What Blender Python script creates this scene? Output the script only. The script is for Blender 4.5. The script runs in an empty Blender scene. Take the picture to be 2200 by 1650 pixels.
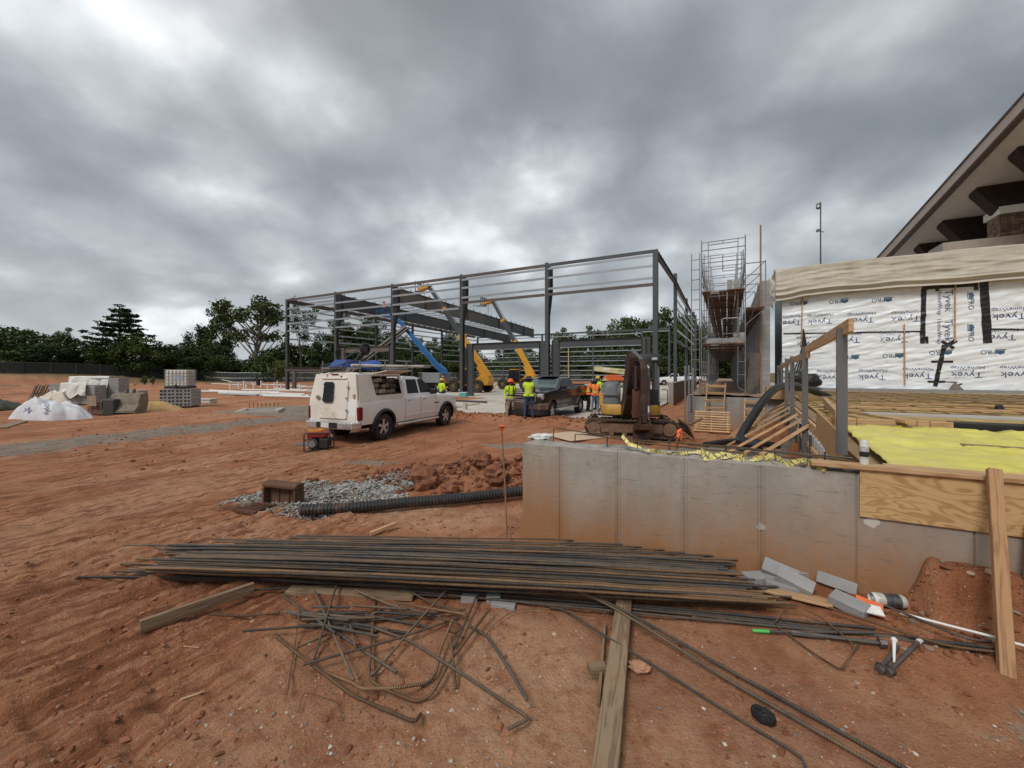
import bpy, bmesh, math, random
import numpy as np
from mathutils import Vector, Matrix, Euler
random.seed(7); np.random.seed(7)
R = math.radians
scene = bpy.context.scene
COL = scene.collection

# ------------------------------------------------------------------ camera, sky, sun
CAM_H = 2.1; FOC = 870.0; HOR = 800.0
cam_d = bpy.data.cameras.new('camera'); cam = bpy.data.objects.new('camera', cam_d); COL.objects.link(cam)
cam_d.sensor_fit = 'HORIZONTAL'; cam_d.sensor_width = 36.0; cam_d.lens = 36.0 * FOC / 2200.0
cam_d.shift_y = -(825.0 - HOR) / 2200.0
cam_d.clip_start = 0.05; cam_d.clip_end = 3000
cam.location = (0, 0, CAM_H); cam.rotation_euler = (R(90), 0, 0)
scene.camera = cam

world = bpy.data.worlds.new('World'); scene.world = world; world.use_nodes = True
SUN_EL, SUN_ROT = R(48), R(-35)
CLOUDS = [(-.54,.70,.26,.12), (-.14,1.21,.32,.24), (-.68,.95,.28,.12), (-.17,.74,.32,-.22), (.07,.66,.34,-.2), (.4,.8,.36,-.08), (.78,.72,.5,-.12), (-.85,.775,.22,-.12), (-1.28,1.11,.42,-.25), (-1.16,1.41,.25,.2), (-.42,1.0,.26,-.12), (.25,1.25,.3,.08)]
def build_world():
    nt = world.node_tree; N = nt.nodes; L = nt.links; N.clear()
    out = N.new('ShaderNodeOutputWorld'); bg = N.new('ShaderNodeBackground'); L.new(bg.outputs[0], out.inputs[0])
    tc = N.new('ShaderNodeTexCoord')
    sep = N.new('ShaderNodeSeparateXYZ'); L.new(tc.outputs['Generated'], sep.inputs[0])
    def math_(op, a, b=None, c=None, clamp=False):
        n = N.new('ShaderNodeMath'); n.operation = op; n.use_clamp = clamp
        for i, s in enumerate((a, b, c)):
            if s is None: continue
            if isinstance(s, (int, float)): n.inputs[i].default_value = s
            else: L.new(s, n.inputs[i])
        return n.outputs[0]
    zc = math_('MAXIMUM', sep.outputs[2], 0.0)
    den = math_('ADD', zc, 0.45)
    px = math_('DIVIDE', sep.outputs[0], den); py = math_('DIVIDE', sep.outputs[1], den)
    comb = N.new('ShaderNodeCombineXYZ'); L.new(px, comb.inputs[0]); L.new(py, comb.inputs[1])
    def noise(scale, detail, rough, dist, off, vec=None):
        mp = N.new('ShaderNodeMapping'); mp.inputs['Location'].default_value = off
        L.new(vec or comb.outputs[0], mp.inputs[0])
        n = N.new('ShaderNodeTexNoise'); n.inputs['Scale'].default_value = scale; n.inputs['Detail'].default_value = detail
        n.inputs['Roughness'].default_value = rough; n.inputs['Distortion'].default_value = dist
        L.new(mp.outputs[0], n.inputs['Vector']); return n.outputs['Fac']
    big = noise(1.0, 3.0, 0.5, 0.3, (3.1, 1.7, 0.0))
    mid = noise(2.3, 9.0, 0.5, 0.25, (7.3, 2.2, 1.0))
    fine = noise(9.0, 8.0, 0.6, 0.2, (1.3, 9.2, 2.0))
    wv = N.new('ShaderNodeVectorMath'); wv.operation = 'ADD'; L.new(comb.outputs[0], wv.inputs[0])
    wn = N.new('ShaderNodeTexNoise'); wn.inputs['Scale'].default_value = 4.0; wn.inputs['Detail'].default_value = 5; L.new(comb.outputs[0], wn.inputs['Vector'])
    ws = N.new('ShaderNodeVectorMath'); ws.operation = 'SCALE'; ws.inputs['Scale'].default_value = 0.36; L.new(wn.outputs['Color'], ws.inputs[0]); L.new(ws.outputs[0], wv.inputs[1])
    vo = N.new('ShaderNodeTexVoronoi'); vo.feature = 'SMOOTH_F1'; vo.inputs['Scale'].default_value = 4.0; vo.inputs['Smoothness'].default_value = 0.35; L.new(wv.outputs[0], vo.inputs['Vector'])
    puff = math_('SUBTRACT', 0.42, vo.outputs['Distance'])
    s = math_('MULTIPLY', big, 0.80)
    s = math_('MULTIPLY_ADD', mid, 0.90, s)
    s = math_('MULTIPLY_ADD', fine, 0.14, s)
    s = math_('ADD', s, 0.11)
    s = math_('MULTIPLY_ADD', puff, 0.50, s)
    # thicker and thinner cloud masses
    for (bx, by, br, ba) in CLOUDS:
        dv = N.new('ShaderNodeVectorMath'); dv.operation = 'DISTANCE'; L.new(wv.outputs[0], dv.inputs[0]); dv.inputs[1].default_value = (bx + .18, by + .18, 0.18)
        mr = N.new('ShaderNodeMapRange'); mr.interpolation_type = 'SMOOTHSTEP'; mr.inputs[1].default_value = 0; mr.inputs[2].default_value = br; mr.inputs[3].default_value = ba; mr.inputs[4].default_value = 0; L.new(dv.outputs['Value'], mr.inputs[0])
        s = math_('ADD', s, mr.outputs[0])
    ramp = N.new('ShaderNodeValToRGB')
    e = ramp.color_ramp; e.interpolation = 'B_SPLINE'
    pts = [(0.28, (0.15, 0.165, 0.178)), (0.41, (0.205, 0.222, 0.236)), (0.50, (0.285, 0.305, 0.322)), (0.58, (0.385, 0.408, 0.425)),
           (0.655, (0.55, 0.575, 0.59)), (0.76, (0.86, 0.88, 0.89))]
    while len(e.elements) < len(pts): e.elements.new(0.5)
    for el, (p, c) in zip(e.elements, pts): el.position = p; el.color = (*c, 1)
    f = math_('MULTIPLY', s, 0.52)
    L.new(f, ramp.inputs[0])
    # the open band of paler sky low over the horizon, under the cloud base
    low = N.new('ShaderNodeMapRange'); low.inputs[1].default_value = 0.0; low.inputs[2].default_value = 0.16
    low.inputs[3].default_value = 0.42; low.inputs[4].default_value = 0.0; L.new(zc, low.inputs[0])
    mixl = N.new('ShaderNodeMixRGB'); L.new(low.outputs[0], mixl.inputs[0]); L.new(ramp.outputs[0], mixl.inputs[1])
    mixl.inputs[2].default_value = (0.50, 0.54, 0.58, 1)
    sky = N.new('ShaderNodeTexSky'); sky.sky_type = 'NISHITA'; sky.sun_disc = False
    sky.sun_elevation = SUN_EL; sky.sun_rotation = SUN_ROT
    skys = N.new('ShaderNodeMixRGB'); skys.blend_type = 'MULTIPLY'; skys.inputs[0].default_value = 1
    skys.inputs[2].default_value = (0.08, 0.08, 0.08, 1); L.new(sky.outputs[0], skys.inputs[1])
    mx = N.new('ShaderNodeMixRGB'); mx.inputs[0].default_value = 0.07
    L.new(mixl.outputs[0], mx.inputs[1]); L.new(skys.outputs[0], mx.inputs[2])
    L.new(mx.outputs[0], bg.inputs[0]); bg.inputs[1].default_value = 1.0
build_world()
sun_d = bpy.data.lights.new('sun', 'SUN'); sun = bpy.data.objects.new('sun', sun_d); COL.objects.link(sun)
sun_d.energy = 1.5; sun_d.angle = R(20); sun_d.color = (1.0, 0.965, 0.92)
sun.rotation_euler = (R(90) - SUN_EL, 0, R(-35))
vs = scene.view_settings; vs.view_transform = 'Standard'; vs.look = 'None'; vs.exposure = 0.52; vs.gamma = 1.0; vs.use_curve_mapping = False
scene.cycles.use_denoising = True
scene.cycles.max_bounces = 6; scene.cycles.diffuse_bounces = 4; scene.cycles.glossy_bounces = 3
scene.cycles.transparent_max_bounces = 8; scene.cycles.caustics_reflective = False; scene.cycles.caustics_refractive = False

# ------------------------------------------------------------------ helpers
def Gd(px, py, z=0.0):
    """point at height z that the photograph shows at (px, py)"""
    Y = (CAM_H - z) * FOC / (py - HOR); return Vector(((px - 1100) / FOC * Y, Y, z))
def Vd(px, py, Y):
    return Vector(((px - 1100) / FOC * Y, Y, CAM_H - (py - HOR) / FOC * Y))
TH = R(27.9)
U = Vector((math.sin(TH), math.cos(TH), 0)); V = Vector((math.cos(TH), -math.sin(TH), 0)); Z = Vector((0, 0, 1))

class MB:
    def __init__(s): s.v = []; s.f = []; s.m = []; s.cur = 0; s.at = []; s.a = 0.0
    def add(s, vs, fs):
        o = len(s.v); s.v += [tuple(p) for p in vs]; s.at += [s.a] * len(vs)
        for f in fs: s.f.append([i + o for i in f]); s.m.append(s.cur)
        return s
    def box(s, c, d, M=None):
        x, y, z = d[0] / 2, d[1] / 2, d[2] / 2; c = Vector(c)
        P = [Vector(p) for p in ((-x,-y,-z),(x,-y,-z),(x,y,-z),(-x,y,-z),(-x,-y,z),(x,-y,z),(x,y,z),(-x,y,z))]
        if M is not None: P = [M @ p for p in P]
        return s.add([p + c for p in P], [(0,3,2,1),(4,5,6,7),(0,1,5,4),(1,2,6,5),(2,3,7,6),(3,0,4,7)])
    def beam(s, p0, p1, w, h, up=Z):
        """box from p0 to p1; w across, h along up"""
        p0 = Vector(p0); p1 = Vector(p1); d = (p1 - p0).normalized(); up = Vector(up)
        if abs(d.dot(up)) > 0.99: up = Vector((1, 0, 0)) if abs(d.x) < .9 else Vector((0, 1, 0))
        b = d.cross(up).normalized(); c = b.cross(d).normalized()
        P = []
        for p in (p0, p1):
            for (i, j) in ((-1,-1),(1,-1),(1,1),(-1,1)): P.append(p + b * (i * w / 2) + c * (j * h / 2))
        return s.add(P, [(0,1,2,3),(7,6,5,4),(0,4,5,1),(1,5,6,2),(2,6,7,3),(3,7,4,0)])
    def ibeam(s, p0, p1, depth, fw, ft=.016, wt=.01, up=Z):
        p0 = Vector(p0); p1 = Vector(p1); d = (p1 - p0).normalized(); up = Vector(up)
        if abs(d.dot(up)) > 0.99: up = Vector((0, 1, 0))
        b = d.cross(up).normalized(); c = b.cross(d).normalized()
        o = c * (depth / 2 - ft / 2)
        s.beam(p0 + o, p1 + o, fw, ft, c); s.beam(p0 - o, p1 - o, fw, ft, c); s.beam(p0, p1, wt, depth - 2 * ft, c); return s
    def cyl(s, p0, p1, r0, r1=None, n=10, cap=True):
        if r1 is None: r1 = r0
        p0 = Vector(p0); p1 = Vector(p1); d = (p1 - p0).normalized()
        a = d.orthogonal().normalized(); b = d.cross(a)
        P = []
        for p, r in ((p0, r0), (p1, r1)):
            for i in range(n):
                t = 2 * math.pi * i / n; P.append(p + a * (r * math.cos(t)) + b * (r * math.sin(t)))
        F = [(i, (i + 1) % n, n + (i + 1) % n, n + i) for i in range(n)]
        if cap: F += [tuple(reversed(range(n))), tuple(range(n, 2 * n))]
        return s.add(P, F)
    def tube(s, pts, r, n=8, cap=True, along=False, flat=1.0):
        pts = [Vector(p) for p in pts]; rr = r if isinstance(r, (list, tuple)) else [r] * len(pts)
        o = len(s.v); prev = None; L = 0.0
        for i, p in enumerate(pts):
            d = (pts[min(i + 1, len(pts) - 1)] - pts[max(i - 1, 0)]).normalized()
            if prev is None:
                a = d.orthogonal().normalized()
                if abs(d.z) < .95: a = (Z - d * d.z).normalized()
            else:
                a = (prev - d * prev.dot(d)); a = a.normalized() if a.length > 1e-6 else d.orthogonal().normalized()
            prev = a; b = d.cross(a)
            if i: L += (p - pts[i - 1]).length
            for k in range(n):
                t = 2 * math.pi * (k + .5) / n; s.v.append(tuple(p + a * (rr[i] * flat * math.cos(t)) + b * (rr[i] * math.sin(t)))); s.at.append(L)
        for i in range(len(pts) - 1):
            for k in range(n):
                s.f.append([o + i*n + k, o + i*n + (k+1) % n, o + (i+1)*n + (k+1) % n, o + (i+1)*n + k]); s.m.append(s.cur)
        if cap:
            s.f.append([o + k for k in reversed(range(n))]); s.m.append(s.cur)
            e = o + (len(pts) - 1) * n; s.f.append([e + k for k in range(n)]); s.m.append(s.cur)
        return s
    def lathe(s, prof, c=(0,0,0), axis='y', n=24, close=False):
        """prof: (radius, offset along axis)"""
        P = []
        for (r, h) in prof:
            for i in range(n):
                t = 2 * math.pi * i / n; a, b = r * math.cos(t), r * math.sin(t)
                p = {'y': (a, h, b), 'z': (a, b, h), 'x': (h, a, b)}[axis]
                P.append((p[0] + c[0], p[1] + c[1], p[2] + c[2]))
        m = len(prof); F = []
        for j in range(m if close else m - 1):
            k = (j + 1) % m
            for i in range(n): F.append((j*n + i, j*n + (i+1) % n, k*n + (i+1) % n, k*n + i))
        return s.add(P, F)
    def sphere(s, c, r, n=10, m=6, sc=(1,1,1)):
        P = [(c[0], c[1], c[2] - r*sc[2])]
        for j in range(1, m):
            a = -math.pi/2 + math.pi * j / m
            for i in range(n):
                t = 2 * math.pi * i / n
                P.append((c[0] + r*sc[0]*math.cos(a)*math.cos(t), c[1] + r*sc[1]*math.cos(a)*math.sin(t), c[2] + r*sc[2]*math.sin(a)))
        P.append((c[0], c[1], c[2] + r*sc[2])); F = []
        for i in range(n):
            F.append((0, 1 + (i+1) % n, 1 + i))
            for j in range(m - 2):
                F.append((1 + j*n + i, 1 + j*n + (i+1) % n, 1 + (j+1)*n + (i+1) % n, 1 + (j+1)*n + i))
            F.append((1 + (m-2)*n + i, 1 + (m-2)*n + (i+1) % n, len(P) - 1))
        return s.add(P, F)
    def prism(s, pts, off):
        """polygon pts (3D) swept by off"""
        n = len(pts); P = [Vector(p) for p in pts]; off = Vector(off)
        return s.add(P + [p + off for p in P], [tuple(reversed(range(n))), tuple(range(n, 2*n))] + [(i, (i+1) % n, n + (i+1) % n, n + i) for i in range(n)])
    def grid(s, fn, nu, nv):
        P = [fn(i / nu, j / nv) for j in range(nv + 1) for i in range(nu + 1)]
        return s.add(P, [(j*(nu+1)+i, j*(nu+1)+i+1, (j+1)*(nu+1)+i+1, (j+1)*(nu+1)+i) for j in range(nv) for i in range(nu)])
    def loft(s, loops, closed=True, caps=(True, True)):
        n = len(loops[0]); P = [p for l in loops for p in l]; F = []
        for j in range(len(loops) - 1):
            for i in range(n if closed else n - 1): F.append((j*n+i, j*n+(i+1) % n, (j+1)*n+(i+1) % n, (j+1)*n+i))
        if caps[0]: F.append(tuple(reversed(range(n))))
        if caps[1]: F.append(tuple(range((len(loops)-1)*n, len(loops)*n)))
        return s.add(P, F)
    def build(s, name, mat, parent=None, world=False, smooth=False, bevel=0, org=None, fix=True, along=False, solid=0):
        me = bpy.data.meshes.new(name); v = s.v
        M = None
        if world and parent is not None:
            M = parent.matrix_basis.inverted(); v = [tuple(M @ Vector(p)) for p in v]
        elif org is not None:
            v = [(p[0]-org[0], p[1]-org[1], p[2]-org[2]) for p in v]
        me.from_pydata(v, [], s.f)
        mats = mat if isinstance(mat, (list, tuple)) else [mat]
        for m in mats: me.materials.append(m)
        if len(mats) > 1: me.polygons.foreach_set('material_index', s.m)
        if along:
            at = me.attributes.new('along', 'FLOAT', 'POINT'); at.data.foreach_set('value', s.at)
        if fix:
            bm = bmesh.new(); bm.from_mesh(me); bmesh.ops.recalc_face_normals(bm, faces=bm.faces); bm.to_mesh(me); bm.free()
        if smooth is True: me.polygons.foreach_set('use_smooth', [True] * len(me.polygons))
        elif smooth:
            me.polygons.foreach_set('use_smooth', [True] * len(me.polygons)); me.set_sharp_from_angle(angle=R(smooth))
        o = bpy.data.objects.new(name, me); COL.objects.link(o)
        if org is not None: o.location = org
        if parent is not None: o.parent = parent
        if bevel:
            b = o.modifiers.new('bevel', 'BEVEL'); b.width = bevel; b.segments = 1; b.limit_method = 'ANGLE'
        if solid:
            b = o.modifiers.new('solid', 'SOLIDIFY'); b.thickness = solid
        return o

def tag(o, label=None, cat=None, group=None, kind=None):
    if label: o['label'] = label
    if cat: o['category'] = cat
    if group: o['group'] = group
    if kind: o['kind'] = kind
    return o
def thing(name, label, cat, loc=(0,0,0), rz=0, group=None):
    o = bpy.data.objects.new(name, None); COL.objects.link(o); o.empty_display_size = .2
    o.location = loc; o.rotation_euler = (0, 0, rz)
    o.matrix_basis = Matrix.Translation(Vector(loc)) @ Matrix.Rotation(rz, 4, 'Z')
    return tag(o, label, cat, group)
def copy_tree(o, parent=None):
    c = o.copy(); COL.objects.link(c)
    if parent is not None: c.parent = parent
    for ch in [x for x in bpy.data.objects if x.parent == o]: copy_tree(ch, c)
    return c
PLANKS = {}
def plank(name, p0, p1, w, t, mat, up=Z, parent=None, bevel=.003):
    """one board; local x along the grain, w across, t along up"""
    p0 = Vector(p0); p1 = Vector(p1); L = (p1 - p0).length
    key = (round(L, 2), round(w, 3), round(t, 3), mat.name)
    me = PLANKS.get(key)
    if me is None:
        mb = MB(); mb.box((0,0,0), (L, w, t)); o = mb.build(name, mat, bevel=0); me = o.data; PLANKS[key] = me
    else:
        o = bpy.data.objects.new(name, me); COL.objects.link(o)
    d = (p1 - p0).normalized(); up = Vector(up)
    if abs(d.dot(up)) > .99: up = Vector((0, 1, 0))
    b = up.cross(d).normalized(); c = d.cross(b).normalized()
    M = Matrix((d, b, c)).transposed().to_4x4(); M.translation = (p0 + p1) / 2
    if parent is not None:
        o.parent = parent; M = parent.matrix_basis.inverted() @ M
    o.matrix_basis = M
    if bevel:
        bv = o.modifiers.new('bevel', 'BEVEL'); bv.width = bevel; bv.segments = 1
    return o
def sstep(a, b, x):
    t = np.clip((x - a) / (b - a), 0, 1); return t * t * (3 - 2 * t)
def _hash(ix, iy, seed):
    h = (ix.astype(np.int64) * 374761393 + iy.astype(np.int64) * 668265263 + seed * 974634777) & 0x7fffffff
    h = ((h ^ (h >> 13)) * 1274126177) & 0x7fffffff
    return ((h ^ (h >> 16)) & 0xffff) / 65535.0
def vnoise(x, y, seed=0):
    x = np.asarray(x, float); y = np.asarray(y, float)
    ix = np.floor(x); iy = np.floor(y); fx = x - ix; fy = y - iy
    fx = fx*fx*(3-2*fx); fy = fy*fy*(3-2*fy)
    a = _hash(ix, iy, seed); b = _hash(ix+1, iy, seed); c = _hash(ix, iy+1, seed); d = _hash(ix+1, iy+1, seed)
    return a + (b-a)*fx + (c-a)*fy + (a-b-c+d)*fx*fy
def fbm(x, y, oct=4, seed=0, gain=.5):
    s = 0; a = 1; t = 0
    for i in range(oct):
        s = s + a * vnoise(x * 2**i, y * 2**i, seed + i); t += a; a *= gain
    return s / t

# ------------------------------------------------------------------ materials
MATS = {}
def mat(name, col, rough=.7, metal=0, var=.12, vscale=6, dirt=None, dirt_amt=0, bump=0, bscale=30, coord='Object', spec=.5, rnd=0, emit=None, stretch=None, coat=0, detail=4):
    if name in MATS: return MATS[name]
    m = bpy.data.materials.new(name); m.use_nodes = True; nt = m.node_tree; N = nt.nodes; L = nt.links
    b = N['Principled BSDF']; b.inputs['Roughness'].default_value = rough; b.inputs['Metallic'].default_value = metal
    b.inputs['Specular IOR Level'].default_value = spec; b.inputs['Coat Weight'].default_value = coat
    tc = N.new('ShaderNodeTexCoord'); vec = tc.outputs[coord]
    if stretch:
        mp = N.new('ShaderNodeMapping'); mp.inputs['Scale'].default_value = stretch; L.new(vec, mp.inputs[0]); vec = mp.outputs[0]
    col = tuple(col)
    n = N.new('ShaderNodeTexNoise'); n.inputs['Scale'].default_value = vscale; n.inputs['Detail'].default_value = detail; n.inputs['Roughness'].default_value = .6; L.new(vec, n.inputs['Vector'])
    rp = N.new('ShaderNodeMapRange'); rp.inputs[1].default_value = .3; rp.inputs[2].default_value = .7; L.new(n.outputs['Fac'], rp.inputs[0])
    mx = N.new('ShaderNodeMixRGB'); L.new(rp.outputs[0], mx.inputs[0])
    mx.inputs[1].default_value = (*[max(0, c*(1-var)) for c in col], 1); mx.inputs[2].default_value = (*[min(1, c*(1+var)) for c in col], 1)
    out = mx.outputs[0]
    if rnd:
        oi = N.new('ShaderNodeObjectInfo'); hs = N.new('ShaderNodeHueSaturation'); r2 = N.new('ShaderNodeMapRange')
        r2.inputs[3].default_value = 1 - rnd; r2.inputs[4].default_value = 1 + rnd; L.new(oi.outputs['Random'], r2.inputs[0])
        L.new(r2.outputs[0], hs.inputs['Value']); L.new(out, hs.inputs['Color']); out = hs.outputs[0]
    if dirt is not None:
        n2 = N.new('ShaderNodeTexNoise'); n2.inputs['Scale'].default_value = vscale * .45; n2.inputs['Detail'].default_value = 8; n2.inputs['Roughness'].default_value = .68; L.new(tc.outputs[coord], n2.inputs['Vector'])
        r3 = N.new('ShaderNodeMapRange'); r3.inputs[1].default_value = .62 - dirt_amt * .3; r3.inputs[2].default_value = .78 - dirt_amt * .2; L.new(n2.outputs['Fac'], r3.inputs[0])
        m2 = N.new('ShaderNodeMixRGB'); L.new(r3.outputs[0], m2.inputs[0]); L.new(out, m2.inputs[1]); m2.inputs[2].default_value = (*dirt, 1); out = m2.outputs[0]
    L.new(out, b.inputs['Base Color'])
    if bump:
        n3 = N.new('ShaderNodeTexNoise'); n3.inputs['Scale'].default_value = bscale; n3.inputs['Detail'].default_value = 6; L.new(vec, n3.inputs['Vector'])
        bp = N.new('ShaderNodeBump'); bp.inputs['Strength'].default_value = bump; bp.inputs['Distance'].default_value = .02; L.new(n3.outputs['Fac'], bp.inputs['Height']); L.new(bp.outputs[0], b.inputs['Normal'])
    if emit: b.inputs['Emission Color'].default_value = (*emit[0], 1); b.inputs['Emission Strength'].default_value = emit[1]
    MATS[name] = m; return m
def wood(name, col, dark, scale=1.0, rough=.75, ply=False, dirt=None):
    if name in MATS: return MATS[name]
    m = bpy.data.materials.new(name); m.use_nodes = True; nt = m.node_tree; N = nt.nodes; L = nt.links
    b = N['Principled BSDF']; b.inputs['Roughness'].default_value = rough
    tc = N.new('ShaderNodeTexCoord'); oi = N.new('ShaderNodeObjectInfo')
    ad = N.new('ShaderNodeVectorMath'); ad.operation = 'ADD'; L.new(tc.outputs['Object'], ad.inputs[0])
    sc = N.new('ShaderNodeVectorMath'); sc.operation = 'SCALE'; sc.inputs['Scale'].default_value = 13; cx = N.new('ShaderNodeCombineXYZ')
    L.new(oi.outputs['Random'], cx.inputs[0]); L.new(oi.outputs['Random'], cx.inputs[1]); L.new(cx.outputs[0], sc.inputs[0]); L.new(sc.outputs[0], ad.inputs[1])
    mp = N.new('ShaderNodeMapping'); mp.inputs['Scale'].default_value = (.8*scale, 9*scale, 9*scale) if not ply else (1.1*scale, 2.6*scale, 3.6*scale); L.new(ad.outputs[0], mp.inputs[0])
    n = N.new('ShaderNodeTexNoise'); n.inputs['Scale'].default_value = 1.6; n.inputs['Detail'].default_value = 2 if ply else 4; n.inputs['Distortion'].default_value = 1.2 if ply else .4; L.new(mp.outputs[0], n.inputs['Vector'])
    w = N.new('ShaderNodeMath'); w.operation = 'MULTIPLY'; w.inputs[1].default_value = 60 if ply else 30; L.new(n.outputs['Fac'], w.inputs[0])
    sn = N.new('ShaderNodeMath'); sn.operation = 'SINE'; L.new(w.outputs[0], sn.inputs[0])
    mr = N.new('ShaderNodeMapRange'); mr.inputs[1].default_value = -1; mr.inputs[2].default_value = 1; L.new(sn.outputs[0], mr.inputs[0])
    pw = N.new('ShaderNodeMath'); pw.operation = 'POWER'; pw.inputs[1].default_value = 2.2; L.new(mr.outputs[0], pw.inputs[0])
    mx = N.new('ShaderNodeMixRGB'); mx.inputs[1].default_value = (*col, 1); mx.inputs[2].default_value = (*dark, 1); L.new(pw.outputs[0], mx.inputs[0])
    hs = N.new('ShaderNodeHueSaturation'); r2 = N.new('ShaderNodeMapRange'); r2.inputs[3].default_value = .8; r2.inputs[4].default_value = 1.12; L.new(oi.outputs['Random'], r2.inputs[0]); L.new(r2.outputs[0], hs.inputs['Value']); L.new(mx.outputs[0], hs.inputs['Color'])
    out = hs.outputs[0]
    n2 = N.new('ShaderNodeTexNoise'); n2.inputs['Scale'].default_value = 5; n2.inputs['Detail'].default_value = 8; n2.inputs['Roughness'].default_value = .7; L.new(ad.outputs[0], n2.inputs['Vector'])
    r3 = N.new('ShaderNodeMapRange'); r3.inputs[1].default_value = .52 if dirt else .6; r3.inputs[2].default_value = .72; r3.inputs[4].default_value = .75 if dirt else .5; L.new(n2.outputs['Fac'], r3.inputs[0])
    m2 = N.new('ShaderNodeMixRGB'); L.new(r3.outputs[0], m2.inputs[0]); L.new(out, m2.inputs[1]); m2.inputs[2].default_value = (*(dirt or [c*.55 for c in dark]), 1)
    L.new(m2.outputs[0], b.inputs['Base Color'])
    bp = N.new('ShaderNodeBump'); bp.inputs['Strength'].default_value = .25; bp.inputs['Distance'].default_value = .004; L.new(pw.outputs[0], bp.inputs['Height']); L.new(bp.outputs[0], b.inputs['Normal'])
    MATS[name] = m; return m
CLAY = (.30, .105, .042)
M_steel = mat('painted_grey_steel', (.068, .074, .078), .5, .2, .12, .6, dirt=(.12,.085,.065), dirt_amt=.15)
M_girt = mat('galvanised_girt', (.40, .42, .44), .38, .75, .1, .8)
M_brown_steel = mat('primer_brown_steel', (.105, .082, .072), .6, .1, .2, 1.2)
M_galv = mat('galvanised_tube', (.27, .275, .285), .42, .6, .18, 4, dirt=(.2,.14,.1), dirt_amt=.2)
M_conc = mat('concrete_pale', (.42, .39, .34), .85, 0, .14, 1.2, bump=.2, bscale=25)
M_cmu = mat('concrete_block', (.30, .295, .29), .92, 0, .12, 8, bump=.3, bscale=90, rnd=.12)
M_rubber = mat('tyre_rubber', (.022, .02, .019), .85, 0, .3, 14, dirt=(.16,.075,.04), dirt_amt=.32)
M_blackpl = mat('black_plastic', (.014, .014, .015), .55, 0, .2, 8, dirt=(.09,.05,.03), dirt_amt=.1)
M_chrome = mat('dusty_chrome', (.66, .66, .66), .22, .75, .08, 6, dirt=(.28,.16,.1), dirt_amt=.1)
M_glass = mat('tinted_glass', (.010, .011, .013), .12, 0, .1, 2, spec=.3)
M_yellow = mat('plant_yellow', (.62, .30, .025), .42, 0, .1, 3, dirt=(.2,.1,.04), dirt_amt=.2)
M_wood = wood('fresh_lumber', (.56, .36, .19), (.40, .22, .10))
M_oldwood = wood('weathered_lumber', (.27, .19, .115), (.17, .11, .065), dirt=(.24, .115, .06))
M_scaffwood = wood('scaffold_plank', (.20, .105, .06), (.11, .06, .035))
M_ply = wood('plywood', (.50, .325, .15), (.36, .205, .08), scale=.85, ply=True)
M_greywood = wood('grey_wood', (.17, .145, .12), (.09, .075, .06))
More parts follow.
